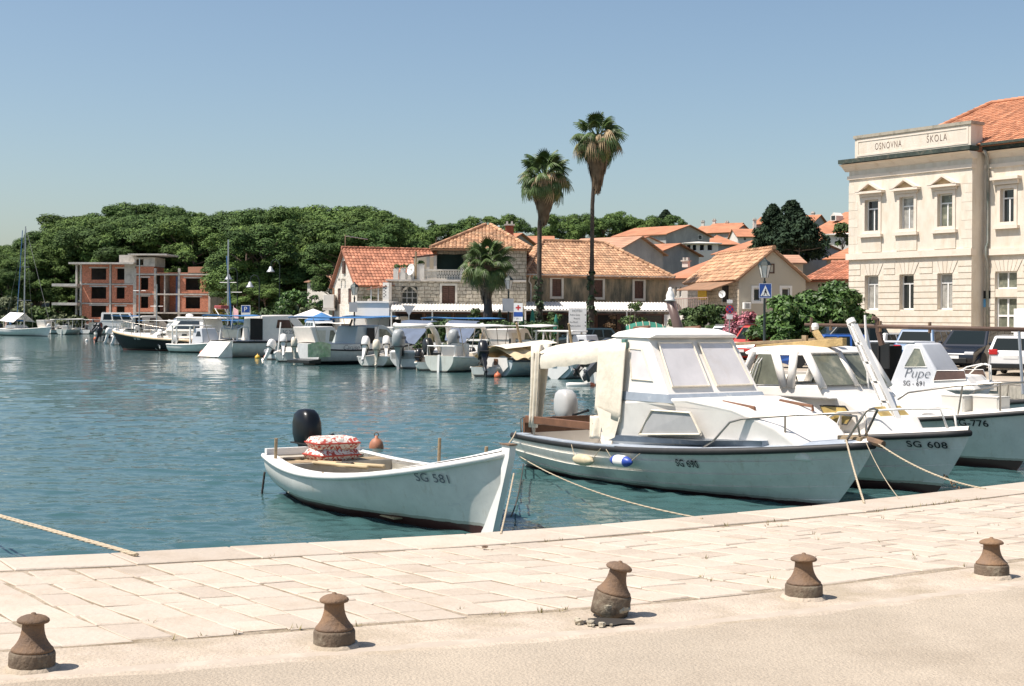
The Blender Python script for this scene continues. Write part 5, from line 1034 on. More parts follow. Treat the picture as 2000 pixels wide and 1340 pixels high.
def outboard(b, x, y, z, m, tilt=0.0, k=1.0, rz=0.0, tiller=True, leg=None, stripe=None):
    """outboard engine hung on the transom at (x,y,z): cowl, midsection, leg, propeller"""
    M = Matrix.Translation((x, y, z)) @ Matrix.Rotation(rz, 4, 'Z') @ Matrix.Rotation(tilt, 4, 'Y') @ Matrix.Scale(k, 4); e = lambda p: M @ Vector(p); leg = leg or m
    rings = []
    for zz, l, w_, cx in ((.06, .17, .12, -.1), (.1, .22, .15, -.1), (.22, .25, .165, -.11), (.38, .25, .16, -.12), (.5, .21, .14, -.13), (.565, .13, .1, -.13), (.58, .05, .04, -.13)):
        rings.append([e((cx + l * math.copysign(abs(math.cos(a)) ** .6, math.cos(a)), w_ * math.copysign(abs(math.sin(a)) ** .7, math.sin(a)), zz)) for a in [2 * math.pi * q / 16 for q in range(16)]])
    o = MB().loft(rings).build('outboard_motor', m, b.t, smooth=True)
    MB().loft([[e((-.1 + sx * l, sy * w_, zz)) for sx, sy in ((-1, -1), (1, -1), (1, 1), (-1, 1))] for zz, l, w_ in ((.07, .14, .09), (-.1, .1, .07), (-.45, .08, .04), (-.62, .09, .03), (-.75, .06, .015))]).build('motor_leg', leg, o, bevel=.01)
    mb = MB(); mb.lathe([(.0, -.16), (.045, -.1), (.055, .05), (.03, .16), (0, .18)], 10, M=Matrix.Rotation(R(90), 4, 'Y'), c=(-.1, 0, -.6)); mb.v = [tuple(e(p)) for p in mb.v]; g = mb.build('gearcase', leg, o, smooth=True)
    mb = MB()
    for q in range(3): a = q * 2.094; mb.add([e((-.28, .03 * math.cos(a), -.6 + .03 * math.sin(a))), e((-.25, .12 * math.cos(a - .35), -.6 + .12 * math.sin(a - .35))), e((-.29, .12 * math.cos(a + .35), -.6 + .12 * math.sin(a + .35)))], [(0, 1, 2)])
    mb.build('propeller', steel, o); MB().box(-.02, -.11, -.18, .1, .11, .08, M=M).build('clamp_bracket', black_plastic, o)
    MB().cbox((-.1, 0, .085), (.46, .31, .02)).build('cowl_seam', black_rubber, o).matrix_local = M
    if tiller: MB().tube([e((.08, 0, .12)), e((.4, .03, .2)), e((.56, .04, .24))], [.02 * k, .022 * k, .028 * k], 7).build('tiller', black_plastic, o)
    if stripe: MB().add([e((-.3, -.166, .3)), e((.08, -.166, .3)), e((.08, -.166, .38)), e((-.3, -.166, .38))], [(0, 1, 2, 3)]).build('decal', stripe, o)
    return o
def fender(label, top, rz, m, m2, L=.5, r=.11, group='fenders hung over the cabin boat side', ends=None):
    t = thing('fender', label, 'fender', top, rz, group); pr = [(0, -L / 2 - .05), (.03, -L / 2 - .04), (.05, -L / 2), (r * .9, -L / 2 + .06), (r, -L / 2 + .13), (r, L / 2 - .13), (r * .9, L / 2 - .06), (.05, L / 2), (.03, L / 2 + .04), (0, L / 2 + .05)]
    MB().lathe(pr, 16, M=Matrix.Rotation(R(90), 4, 'Y')).build('body', m, t, smooth=True)
    for sgn, mm in ((-1, m2[0]), (1, m2[1])): MB().lathe([(r * .93, L / 2 - .085), (r * .91, L / 2 - .055), (.054, L / 2 + .003), (.034, L / 2 + .043), (0, L / 2 + .055)], 16, M=Matrix.Rotation(R(90 * sgn), 4, 'Y')).build('end_cap', mm, t, smooth=True)
    return t
def rope(label, pts, r=.012, m=None, sag=0.0, n=14, name='mooring_rope', group='mooring lines of the near boats'):
    r *= .8
    a, b = Vector(pts[0]), Vector(pts[-1]); q = [a.lerp(b, i / n) - Vector((0, 0, sag * 4 * (i / n) * (1 - i / n))) for i in range(n + 1)] if len(pts) == 2 else [Vector(p) for p in pts]
    mb = MB()
    for ph in range(3):   # three twisted strands
        s_ = []; N_ = len(q) * 6
        for i in range(N_ + 1):
            f = i / N_ * (len(q) - 1); j = min(int(f), len(q) - 2); c = q[j].lerp(q[j + 1], f - j); an = i * .9 + ph * 2.094; d = (q[j + 1] - q[j]).normalized(); sx = d.cross(Vector((0, 0, 1))); sx = sx.normalized() if sx.length > .01 else Vector((1, 0, 0)); s_.append(c + (sx * math.cos(an) + sx.cross(d) * math.sin(an)) * r * .5)
        mb.tube(s_, r * .62, 5)
    return tag(mb.build(name, m or ropem, smooth=True), label, 'rope', group)
def world(b, x, y, z): return b.o + b.u * x + b.n * y + Vector((0, 0, z))

# ---- 1: open white rowing boat with black outboard
antif = (.085, .03, .025); pale = (.6, .61, .6)
b1 = Boat('open_boat', 'small open white rowing boat with black outboard nearest the quay', (-2.84, 20.25), (-.03, 15.75), B=.98, tr=.74, sheer=(.55, .5, .98), rake=.45, keel=.3, tm=.42, em=.42, eb=.95, pw=2.0)
b1.hull(hullpaint('open boat paint', (.7, .69, .64), antif, .1, worn=(.56, .56, .54)), rail=None, nu=40, nv=20)
mb = MB(); mb.tube(b1.sheerline(side=-1, off=.012, dz=-.02) + b1.sheerline(side=1, off=.012, dz=-.02)[::-1][1:], .03, 8, flat=1.2); mb.build('rub_rail', white2, b1.t, smooth=True)
b1.cockpit(.04, .74, .06, mat('worn grey-beige inner paint', (.42, .4, .34), .8, var=.2, scale=4, dirt=(.25, .22, .17), damt=.4), .14, white2)
b1.deck(.74, .985, white2, -.03, .04, 'fore_deck')
zc = b1.zs(1); MB().prism([(b1.L - .09, .62), (b1.L - .06, zc + .08), (b1.L + .08, zc + .08), (b1.L + .06, zc - .05), (b1.L - .3, .0), (b1.L - .5, -.1), (b1.L - .52, 0)], -.04, .04).build('stem_post', white2, b1.t, bevel=.012)
MB().box(b1.L - .1, -.055, zc + .08, b1.L + .1, .055, zc + .095).build('stem_cap', rust, b1.t)
MB().box(.02, -.72, .5, .09, .72, .63).build('transom_board', white2, b1.t)
def board(x0, x1, z, m, nm='thwart', th=.035):
    t = b1.tx((x0 + x1) / 2); h = b1.hb(t) - .15; return MB().box(x0, -h, z, x1, h, z + th).build(nm, m, b1.t, bevel=.006)
board(.1, .42, .5, mat('grey stern sheet', (.5, .46, .38), .8, var=.2, scale=5, dirt=(.3, .25, .18), damt=.4)); board(.62, .95, .47, oldwood); board(1.9, 2.18, .4, white2); board(3.05, 3.3, .45, white2)
MB().box(.98, -.78, .12, 1.02, .78, .5).build('bulkhead', mat('grey stern sheet', (.5, .46, .38)), b1.t)
for k in range(5): b1x = 1.2 + k * .5; MB().box(b1x, -.55, .065, b1x + .42, .55, .085).build('floorboard', oldwood, b1.t)
for t, sd, ln in ((.09, -1, .3), (.39, 1, .38), (.68, 1, .25), (.45, -1, .02)): q = b1.pt(t, 1, sd) + Vector((0, -sd * .06, 0)); MB().tube([q, q + Vector((.02, 0, ln))], .022, 6).build('thole_pin', oldwood, b1.t)
for t in (.52, .55): q = b1.pt(t, 1, 1) - Vector((0, .08, 0)); MB().cbox(q + Vector((0, 0, .05)), (.3, .1, .08)).build('oarlock_block', white2, b1.t, bevel=.01)
for q, dy in enumerate((-.5, -.42)):
    mb = MB(); mb.tube([(.95, dy + .1, .5), (2.9, dy - .05 + .15 * q, .62)], .026, 8); o = mb.build('oar', mat('pale ash oar', (.5, .38, .22), .7, var=.15), b1.t, smooth=True)
    MB().tube([(1.8, dy + .055, .553), (2.15, dy + .03, .575)], .034, 8).build('leather_collar', darkrope, o); MB().cbox((.7, dy + .12, .48), (.6, .13, .02)).build('blade', mat('pale ash oar', (.5, .38, .22)), o)
outboard(b1, -.08, .02, .58, mat('glossy black cowl', (.006, .007, .009), .3, var=.1, spec=.35), 0, .98, R(6))
pat = None
def patterned():
    m, t, p, N, L = nodes('red and white cushion print'); tc = N('TexCoord'); v = N('TexNoise', i_Scale=11.0, i_Detail=2.0, i_Distortion=2.5); L(tc.outputs['Object'], v.inputs['Vector']); r = N('ValToRGB'); ramp(r, [(.51, (.7, .64, .57, 1)), (.55, (.45, .07, .05, 1))]); L(v.outputs['Fac'], r.inputs[0]); L(r.outputs[0], p.inputs['Base Color']); p.inputs['Roughness'].default_value = .85
    n2 = N('TexNoise', i_Scale=9.0); L(tc.outputs['Object'], n2.inputs['Vector']); b = N('Bump', i_Distance=.03); L(n2.outputs['Fac'], b.inputs['Height']); L(b.outputs[0], p.inputs['Normal']); return m
pat = patterned()
for k, (dx, rzz, w_) in enumerate(((0, .1, .5), (.02, -.05, .47))):
    p = world(b1, .72 + dx, -.02, .57 + .165 * k); t = thing('cushion', ('lower' if k == 0 else 'upper') + ' red and white patterned cushion stacked in the open boat', 'cushion', p, b1.rz + rzz, 'cushions stacked in the open boat')
    mb = MB(); mb.grid(lambda i, j: (lambda a, c: (a * w_ * .52, c * .31, .09 * (1 - abs(a) ** 9) ** .4 * (1 - abs(c) ** 9) ** .4 + .006 * math.sin(a * 9) * math.cos(c * 7)))(2 * i - 1, 2 * j - 1), 14, 14); mb.grid(lambda i, j: (lambda a, c: (a * w_ * .52, c * .31, -.085 * (1 - abs(a) ** 9) ** .4 * (1 - abs(c) ** 9) ** .4))(2 * i - 1, 2 * j - 1), 14, 14); mb.build('cover', pat, t, smooth=True)
    MB().tube([(-w_ * .52, -.31, .008), (w_ * .52, -.31, .008), (w_ * .52, .31, .008), (-w_ * .52, .31, .008)], .012, 6, closed=True).build('piping', mat('red piping', (.45, .06, .04), .8), t)
b1.write('SG 581', b1.at(828, 950, y=-.5).x - .1, .58, .145, m=mat('faded grey lettering', (.12, .13, .15), .7), space=1.05)
q = Zp(735, 876, WL); t = thing('mooring_buoy', 'round rust-orange mooring buoy floating behind the open boat', 'buoy', (q.x, q.y, WL)); MB().lathe([(0, -.14), (.08, -.12), (.13, -.04), (.14, .04), (.12, .12), (.08, .17), (.03, .2), (.03, .24), (0, .245)], 18).build('float', mat('sun-faded orange buoy', (.38, .15, .08), .6, var=.2, scale=8, dirt=(.12, .07, .05), damt=.3), t, smooth=True); MB().tube([(.04 * math.cos(a), 0, .26 + .04 * math.sin(a)) for a in [k * .7 for k in range(9)]], .01, 5, closed=True).build('ring', rust, t)

# ---- 2: cabin boat with cream canopy
b2 = Boat('cabin_boat', 'cream-white cabin boat with open canvas canopy and grey windows', (.78, 23.9), (4.64, 18.15), B=1.16, tr=.8, sheer=(.58, .6, .9), rake=.95, keel=.4, tm=.42, em=.34, eb=1.05, pw=2.4, laps=6)
b2.hull(hullpaint('clinker hull paint', (.68, .66, .6), (.06, .025, .025), .04, worn=(.5, .48, .44)), nu=46, rr=.036)
bluegrey = mat('blue-grey side deck paint', (.3, .34, .39), .75, var=.12, scale=6, dirt=(.62, .6, .55), damt=.3, dscale=6)
b2.deck(.44, .995, white, -.01, .06); b2.cockpit(.02, .44, .15, white, .16, bluegrey)
o = b2.deck(.4, .97, bluegrey, -.016, .06, 'painted_side_deck'); 
P = lambda px, py, y: b2.uz(px, py, y)
# cabin trunk: long low, rounded front
tr0 = 2.75; tz = b2.zs(.5)
b2.cabin([(2.7, tz - .1), (2.7, 1.27), (3.3, 1.32), (4.3, 1.36), (5.1, 1.27), (5.75, 1.06), (6.1, .84), (6.2, tz)], .98, .93, white, 'trunk_cabin', .07, 4, taper=lambda x: 1 if x < 4.2 else 1 - .55 * ((x - 4.2) / 2.0) ** 1.7)
sw = [P(1258, 848, -.9), P(1283, 801, -.88), P(1358, 806, -.86), P(1375, 848, -.88)]; b2.cabin([(2.64, .66), (2.64, .75), (4.6, .8), (5.6, .86), (5.6, .76)], 1.0, .99, bluegrey, 'painted_base_band', .0, taper=lambda x: 1 if x < 4.2 else 1 - .55 * ((x - 4.2) / 2.0) ** 1.7); b2.cw = lambda x, z: (.985 + (.93 - .98) * (z - .5) / .86) * (1 if x < 4.2 else 1 - .55 * ((x - 4.2) / 2.0) ** 1.7)
b2.sidepane(sw, greyglass, frame=cream, fw=.028, off=.02)
# pilot house with raked windscreen
wz0, wz1 = 1.27, 2.2; pil = [(2.6, 1.27), (2.6, 2.22), (2.75, 2.27), (3.2, 2.27), (3.36, 2.22), (3.97, 1.3), (4.0, 1.27)]
b2.cabin(pil, .9, .82, white, 'pilot_house', .05, 5); fW = b2.cw
b2.sidepane([P(1228, 681, -.86), P(1252, 683, -.86), P(1272, 744, -.9), P(1232, 740, -.9)], hazyglass, frame=cream, fw=.02, w_=fW)
for z0, z1 in ((1.28, 1.4),): b2.cabin([(2.58, z0), (2.58, z1), (3.93, z1), (4.02, z0)], .925, .915, bluegrey, 'painted_band', .0)
def b2front(u0, v0, u1, v1, nm, m, off, par=None):
    """pane on the sloping windscreen: u across (-1..1), v 0..1 up"""
    pts = []
    for u, v in ((u0, v0), (u1, v0), (u1 * .96, v1), (u0 * .96, v1)):
        z = 1.25 + (2.2 - 1.25) * v; x = 3.99 - (z - 1.25) * (3.99 - 3.37) / (2.22 - 1.25); pts.append((x + off, u * fW(x, z), z))
    o = MB().add(pts, [(0, 1, 2, 3)]).build(nm, m, par or b2.t); MB().tube([Vector(p) for p in pts], .018, 5, closed=True).build('window_frame', cream, o); return o
b2front(-.88, .27, -.08, .92, 'windscreen', hazyglass, .035); b2front(.08, .27, .88, .92, 'windscreen', hazyglass, .035)
b2.cabin([(2.5, 2.2), (2.52, 2.27), (2.9, 2.34), (3.3, 2.32), (3.5, 2.24), (3.46, 2.19)], .88, .6, white, 'roof', .06, 5)
MB().tube([(2.65, -.5, 2.28), (2.65, -.5, 2.33), (3.0, -.5, 2.35), (3.0, -.5, 2.3)], .025, 6).build('roof_handle', wood, b2.t); MB().tube([(2.65, .5, 2.28), (2.65, .5, 2.33), (3.0, .5, 2.35), (3.0, .5, 2.3)], .025, 6).build('roof_handle', wood, b2.t)
MB().cbox((2.9, -.88, 2.1), (.09, .06, .14)).build('nav_light', mat('green lamp', (.1, .2, .17), .3), b2.t, bevel=.01)
for xs, y in ((4.55, -.45), (4.7, .5)): MB().tube([(xs, y, 1.26), (xs + .02, y, 1.32), (xs + .65, y, 1.27), (xs + .66, y, 1.2)], .022, 6).build('grab_rail', wood, b2.t)
# canvas canopy over the well
rb, rf = .55, 2.6; hz0, hz1 = 2.06, 2.26
mb = MB(); mb.grid(lambda i, j: (lambda x, k: (x, k * (.88), hz0 + (hz1 - hz0) * i - .2 * abs(k) ** 3 - .035 * math.sin(math.pi * i) + .012 * math.sin(i * 19)))(rb + (rf - rb) * i, 2 * j - 1), 16, 12); mb.build('canopy_top', cream, b2.t, smooth=True).modifiers.new('s', 'SOLIDIFY').thickness = .02
mb = MB()
for sd in (-1, 1): mb.grid(lambda i, j: (rb + (rf - rb) * i, sd * (.885 + .02 * math.sin(j * 3)), hz0 + (hz1 - hz0) * i - .2 - .22 * j + .01 * math.sin(i * 25)), 16, 3)
mb.build('canopy_valance', cream, b2.t, smooth=True)
def curtain(pts_top, pts_bot, nm, wave=.035, n=10, seed=0):
    a, b_ = [Vector(p) for p in pts_top]; c, d = [Vector(p) for p in pts_bot]; mb = MB(); nr = (b_ - a).cross(c - a).normalized()
    mb.grid(lambda i, j: a.lerp(b_, i).lerp(c.lerp(d, i), j) + nr * wave * math.sin(i * n + seed) * (.3 + .7 * j), 24, 8); o = mb.build(nm, cream, b2.t, smooth=True); o.modifiers.new('s', 'SOLIDIFY').thickness = .008; return o
curtain([(2.3, -.9, 2.08), (3.0, -.93, 2.12)], [(2.3, -.97, 1.05), (2.95, -.99, .95)], 'side_curtain', .012, 6)
mb = MB(); mb.add([(2.35, -.985, 1.15), (2.95, -1.0, 1.02), (2.85, -1.02, .72), (2.62, -1.02, .64)], [(0, 1, 2, 3)]); mb.build('curtain_tail', cream, b2.t)
curtain([(.5, -.9, 2.02), (.75, -.9, 2.05)], [(.56, -.96, .72), (.74, -.96, .72)], 'gathered_curtain', .05, 16); curtain([(.5, .88, 2.02), (.75, .88, 2.05)], [(.56, .9, .72), (.74, .9, .72)], 'gathered_curtain', .05, 16); curtain([(.5, -.88, 2.02), (.52, -.5, 2.06)], [(.55, -.9, .75), (.56, -.72, .75)], 'gathered_curtain', .05, 14)
for x, y in ((.6, -.9), (.6, .88), (1.6, -.9), (1.6, .88)):
    if x < 1: MB().tube([(x, y, .55), (x, y, hz0 - .15)], .02, 6).build('canopy_post', steel, b2.t)
curtain([(2.2, -.98, 1.0), (2.5, -.98, 1.02)], [(2.25, -1.03, .66), (2.5, -1.04, .68)], 'rolled_curtain', .05, 9)
MB().box(.45, -.98, .78, 2.35, -.93, .9).build('coaming_board', wood, b2.t, bevel=.01); MB().box(.45, .9, .78, 2.35, .95, .9).build('coaming_board', wood, b2.t, bevel=.01); MB().box(.4, -.98, .62, .45, .95, .86).build('coaming_board', wood, b2.t)
for sd in (-1, 1): q = [Vector((.12, sd * .82, .6)), Vector((.1, sd * .82, .82)), Vector((.2, sd * .82, .86)), Vector((.4, sd * .84, .86)), Vector((.46, sd * .84, .8)), Vector((.46, sd * .84, .6))]; b2.rails(q, .014, name='stern_hoop')
outboard(b2, -.02, .25, .72, mat('silver grey cowl', (.46, .46, .45), .3, var=.08), 0, .95, R(-4), leg=mat('silver grey cowl', (.46, .46, .45)))
# bow rail, mooring bits
sl = [b2.pt(t, 1, -1) + Vector((0, .1, .0)) for t in (.66, .7, .8, .9, .965)]
for sd in (-1, 1):
    g = lambda t, h, ins=.08: (lambda p: Vector((p.x, sd * max(.06, abs(p.y) - ins), p.z + h)))(b2.pt(t, 1, 1))
    b2.rails([g(.67, .0), g(.7, .12), g(.735, .36), g(.76, .4), g(.86, .42), g(.93, .41), g(.965, .36), g(.975, .0)], .016, posts=[(g(.845, .42), g(.845, 0))], name='bow_rail')
b2.rails([Vector((b2.L - .35, -.16, b2.zs(.97) + .02)), Vector((b2.L - .05, -.1, b2.zs(1) + .42)), Vector((b2.L - .02, 0, b2.zs(1) + .44)), Vector((b2.L - .05, .1, b2.zs(1) + .42)), Vector((b2.L - .35, .16, b2.zs(.97) + .02))], .018, name='bow_pulpit')
MB().cbox((b2.L - .35, 0, b2.zs(.97) + .06), (.4, .2, .06)).build('anchor_fitting', oldwood, b2.t, bevel=.01); MB().tube([(b2.L - .1, 0, b2.zs(1) + .03), (b2.L + .14, 0, b2.zs(1) - .01)], .05, 8).build('bow_roller', rust, b2.t)
b2.write('SG 690', b2.at(1321, 914, y=-1.0).x, .42, .145, sx=.8, bold=.002, space=1.1)
for px, py, lab, mm, caps in ((1145, 898, 'old yellowed fender hung over the side of the canopied cabin boat', mat('yellowed fender', (.55, .46, .3), .6, var=.2, scale=6), None), (1218, 900, 'white fender with blue ends hung over the side of the canopied cabin boat', white2, mat('blue fender end', (.03, .07, .35), .4))):
    q = b2.at(px, py, y=-1.2); c = world(b2, q.x, -b2.hully(q.x, q.z) - .13, q.z); cm = caps or mat('yellowed fender', (.55, .46, .3)); fender(lab, c, b2.rz, mm, (cm if caps else cm, cm), .37, .085)
    for sx, dx in ((-.2, -.4), (.2, .36)): rope('thin cord holding ' + ('the yellowed fender, ' if caps is None else 'the blue-ended fender, ') + ('stern side' if sx < 0 else 'bow side'), [world(b2, q.x + dx, -b2.hb(b2.tx(q.x + dx)) - .05, b2.zs(.35) - .02), world(b2, q.x + sx, -b2.hully(q.x, q.z) - .13, q.z)], .007, name='thin_cord', n=3, group='cords of the hanging fenders')

# ---- 3: white half-cabin boat with white raked post
b3 = Boat('half_cabin_boat', 'white half-cabin boat with perforated white raked post and open windows', (2.47, 25.2), (6.43, 19.9), B=1.03, tr=.8, sheer=(.62, .66, .93), rake=.8, keel=.45, tm=.42, em=.36, eb=1.1, pw=2.4, laps=5)
b3.hull(hullpaint('second clinker hull', (.66, .65, .6), (.075, .032, .03), .12, worn=(.48, .48, .46)), nu=40, rr=.035)
b3.deck(.4, .995, white, -.01, .06); b3.cockpit(.02, .4, .15, white, .15)
P = lambda px, py, y: b3.uz(px, py, y)
b3.cabin([(2.75, .6), (2.75, 1.3), (3.4, 1.38), (4.4, 1.42), (4.85, 1.32), (5.4, 1.02), (5.65, .7)], .86, .74, white, 'trunk_cabin', .06, 4, taper=lambda x: 1 if x < 3.8 else 1 - .5 * ((x - 3.8) / 1.8) ** 1.6); fT = b3.cw
b3.sidepane([(3.35, .92), (3.55, 1.2), (4.1, 1.22), (4.32, .98), (4.28, .92)], mat('crazed white window', (.55, .53, .5), .5, var=.25, scale=18), frame=black_rubber, fw=.016, off=.02, w_=fT)
b3.sidepane([(4.5, 1.2), (4.66, .94), (4.95, .94), (5.02, 1.06), (4.9, 1.2)], mat('amber curtain pane', (.42, .3, .1), .35, var=.4, scale=5), frame=black_rubber, fw=.016, off=.03, w_=fT)
MB().add([(5.13, -.3, 1.18), (5.13, .3, 1.18), (5.33, .34, 1.0), (5.33, -.34, 1.0)], [(0, 1, 2, 3)]).build('front_window', mat('amber curtain pane', (.42, .3, .1)), b3.t).location = (.035, 0, .02)
# open pilot house: thick frames round big openings
ph = thing  # (frames below are parts)
A = [(2.6, 1.22), (2.95, 1.95), (3.15, 2.02), (3.9, 2.02), (4.05, 1.98), (4.5, 1.32)]
def strut(pts, w_, nm, m=white): MB().tube(pts, w_, 8, flat=.55).build(nm, m, b3.t, smooth=True)
b3.cabin([(2.95, 1.95), (3.1, 2.04), (3.65, 2.08), (4.15, 2.05), (4.3, 1.97), (4.15, 1.93), (3.05, 1.92)], .78, .62, white, 'pilot_roof', .04, 4)
b3.cabin([(2.9, 1.28), (2.9, 1.44), (4.55, 1.5), (4.75, 1.3)], .78, .77, white, 'pilot_base', .03)
for sd in (-1, 1):
    for a, c in (((2.85, .78, 1.3), (3.2, .75, 1.98)), ((3.85, .78, 1.44), (3.62, .75, 2.0)), ((4.6, .76, 1.46), (4.22, .72, 1.99)), ((3.98, .78, 1.44), (4.02, .75, 2.0))): strut([(a[0], sd * a[1], a[2]), (c[0], sd * c[1], c[2])], .08, 'pillar')
    b3.sidepane([(3.05, 1.46), (3.78, 1.48), (3.6, 1.94), (3.32, 1.94)], greenglass, name='side_window', sides=(sd,), w_=lambda x, z: .775)
strut([(4.61, 0, 1.48), (4.24, 0, 1.99)], .055, 'pillar')
for u0, u1 in ((-.7, -.07), (.07, .7)): MB().add([(4.61, u0, 1.5), (4.61, u1, 1.5), (4.27, u1 * .94, 1.95), (4.27, u0 * .94, 1.95)], [(0, 1, 2, 3)]).build('windscreen', greenglass, b3.t)
MB().box(3.4, -.3, .9, 3.45, .3, 1.5).build('helm_console', white2, b3.t); MB().tube([(3.3, .12 * math.cos(a), 1.5 + .12 * math.sin(a)) for a in [k * .524 for k in range(12)]], .012, 5, closed=True).build('steering_wheel', black_plastic, b3.t)
# perforated raked post
pa_, pb_ = Vector((5.3, 0, 1.0)), Vector((4.5, 0, 2.42)); d = (pb_ - pa_); mb = MB(); n_ = 5
for k in range(n_):   # ladder of webs leaves real slots between
    a, c = pa_ + d * (k / n_), pa_ + d * ((k + .87) / n_); w0, w1 = .095 - .04 * k / n_, .095 - .04 * (k + .87) / n_
    mb.loft([[a + Vector((-w0, -.055, 0)), a + Vector((w0, -.055, 0)), a + Vector((w0, .055, 0)), a + Vector((-w0, .055, 0))], [c + Vector((-w1, -.055, 0)), c + Vector((w1, -.055, 0)), c + Vector((w1, .055, 0)), c + Vector((-w1, .055, 0))]])
for sg in (-1, 1):
    e = lambda f, y: pa_ + d * f + Vector((sg * (.1 - .04 * f), y, 0)); mb.loft([[e(f, -.055), e(f, -.055) - Vector((sg * .045, 0, 0)), e(f, .055) - Vector((sg * .045, 0, 0)), e(f, .055)] for f in (0, .5, 1)])
mb.build('raked_post', white2, b3.t); MB().tube([pb_, pb_ + Vector((-.04, 0, .06))], .07, 10).build('post_head', white2, b3.t)
MB().tube([(4.62, .25, 1.3), (4.5, .3, 2.55)], .018, 6).build('flag_staff', white2, b3.t)
# timber spars carried on the roof
for nm, a, c, sz, m in (('spar', (1430, 672), (1640, 662), (.07, .05), oldwood), ('spar', (1480, 681), (1650, 668), (.05, .12), yellowwood)):
    A_ = b3.at(*a, y=.1 if sz[1] < .1 else -.1); C_ = b3.at(*c, y=.1 if sz[1] < .1 else -.1); mb = MB(); dd = C_ - A_; n1 = Vector((0, 1, 0)) * sz[0]; n2 = Vector((0, 0, 1)) * sz[1] * .5
    mb.loft([[p - n1 - n2, p + n1 - n2, p + n1 + n2, p - n1 + n2] for p in (A_, C_)]); mb.build(nm, m, b3.t, bevel=.008)
q0, q1 = b3.at(1615, 682, y=0), b3.at(1592, 648, y=0); MB().tube([q0, q1], .07, 4).build('crutch', yellowwood, b3.t); MB().lathe([(0, -.06), (.05, -.05), (.06, 0), (.045, .05), (0, .06)], 12, c=q1 + Vector((0, 0, .08))).build('masthead_light', white2, b3.t)
q0, q1 = b3.at(1572, 655, y=-.1), b3.at(1572, 690, y=-.1); MB().cbox((q0 + q1) / 2, (.09, .05, (q0 - q1).length)).build('spar_bracket', oldwood, b3.t)
for x in (3.4, 3.46): MB().tube([(x, -.7, 2.03), (x - .1, -.82, 1.8), (x - .28, -.84, 1.35)], .008, 5).build('hanging_cord', white2, b3.t)
for sd in (-1, 1):
    g = lambda t, h, ins=.08: (lambda p: Vector((p.x, sd * max(.05, abs(p.y) - ins), p.z + h)))(b3.pt(t, 1, 1)); b3.rails([g(.66, .0), g(.7, .25), g(.73, .34), g(.88, .36), g(.94, .33), g(.955, 0)], .017, m=mat('white coated rail', (.72, .7, .66), .4), name='bow_rail', posts=[(g(.74, .34), g(.72, 0))])
b3.write('SG 608', b3.at(1773, 866, y=-.5).x - .1, b3.at(1773, 866, y=-.5).z - .06, .125, bold=.002, sx=1.25, space=1.1, off=.03)
q = world(b3, b3.L - .45, -.02, .28); mb = MB(); e = Zp(1921, 948, 0.02) if False else world(b3, b3.L + 1.3, -.1, -.1)
for k in range(26):
    c = q.lerp(e, k / 26) - Vector((0, 0, .25 * math.sin(math.pi * k / 26))); ax = k % 2; mb.tube([c + Vector(((.03 * math.cos(a), .012 * ax, .03 * math.sin(a)) if ax else (.012, .03 * math.cos(a), .03 * math.sin(a)))) for a in [j * 1.047 for j in range(6)]], .008, 4, closed=True)
tag(mb.build('mooring_chain', rust), 'dark mooring chain hanging from the half-cabin boat bow', 'chain')

# ---- 4: white boat on the right with crates on its foredeck
b4 = Boat('crate_boat', 'white boat with plastic crates on its foredeck at the right', (4.9, 28.9), (8.74, 23.1), B=1.15, tr=.8, sheer=(.65, .68, 1.05), rake=.85, keel=.5, tm=.42, em=.36, eb=1.1, pw=2.4)
b4.hull(hullpaint('third hull paint', (.68, .67, .62), (.07, .035, .03), .16), nu=36, rr=.03); b4.deck(.35, .995, white, -.01, .06); b4.cockpit(.02, .35, .2, white, .15)
b4.cabin([(1.9, .6), (2.0, 1.2), (2.6, 1.26), (4.3, 1.24), (4.75, 1.14), (5.35, .75)], .95, .78, white, 'low_cabin', .12, 5, taper=lambda x: 1 if x < 4 else 1 - .35 * ((x - 4) / 1.4))
for k, (x, y, s_) in enumerate(((5.3, -.18, .46), (5.82, -.0, .46), (5.42, .32, .36))):
    t = thing('plastic_crate', ('white plastic crate nearest the cabin', 'larger white plastic crate nearest the bow', 'small crate behind the other two')[k] + ' on the right-hand boat', 'crate', world(b4, x, y, b4.zs(.8) + .02), b4.rz + .1 * k, 'crates on the foredeck')
    cm = mat('clear white plastic', (.62, .6, .54), .4, var=.08); mb = MB()
    for sx in (-1, 1): mb.box(sx * s_ * .5 - .012, -.17, 0, sx * s_ * .5 + .012, .17, .29)
    for sy in (-1, 1): mb.box(-s_ * .5 + .012, sy * .17 - .012, 0, s_ * .5 - .012, sy * .17 + .012, .29)
    mb.box(-s_ * .5 + .013, -.157, .0, s_ * .5 - .013, .157, .015); mb.build('tub', cm, t); MB().box(-s_ * .52, -.19, .292, s_ * .52, .19, .312).build('lid', cm, t, bevel=.006)
for sd in (-1, 1):
    g = lambda t, h, ins=.08: (lambda p: Vector((p.x, sd * max(.05, abs(p.y) - ins), p.z + h)))(b4.pt(t, 1, 1)); b4.rails([g(.6, .0), g(.66, .32), g(.69, .44), g(.8, .5), g(.9, .5), g(.97, .46), g(.98, 0)], .017, name='bow_rail', posts=[(g(.82, .5), g(.81, 0)), (g(.9, .5), g(.9, 0))])
b4.write('SG-776', b4.at(1868, 842, y=-.95).x - .28, .72, .15, bold=.002, sx=1.15)
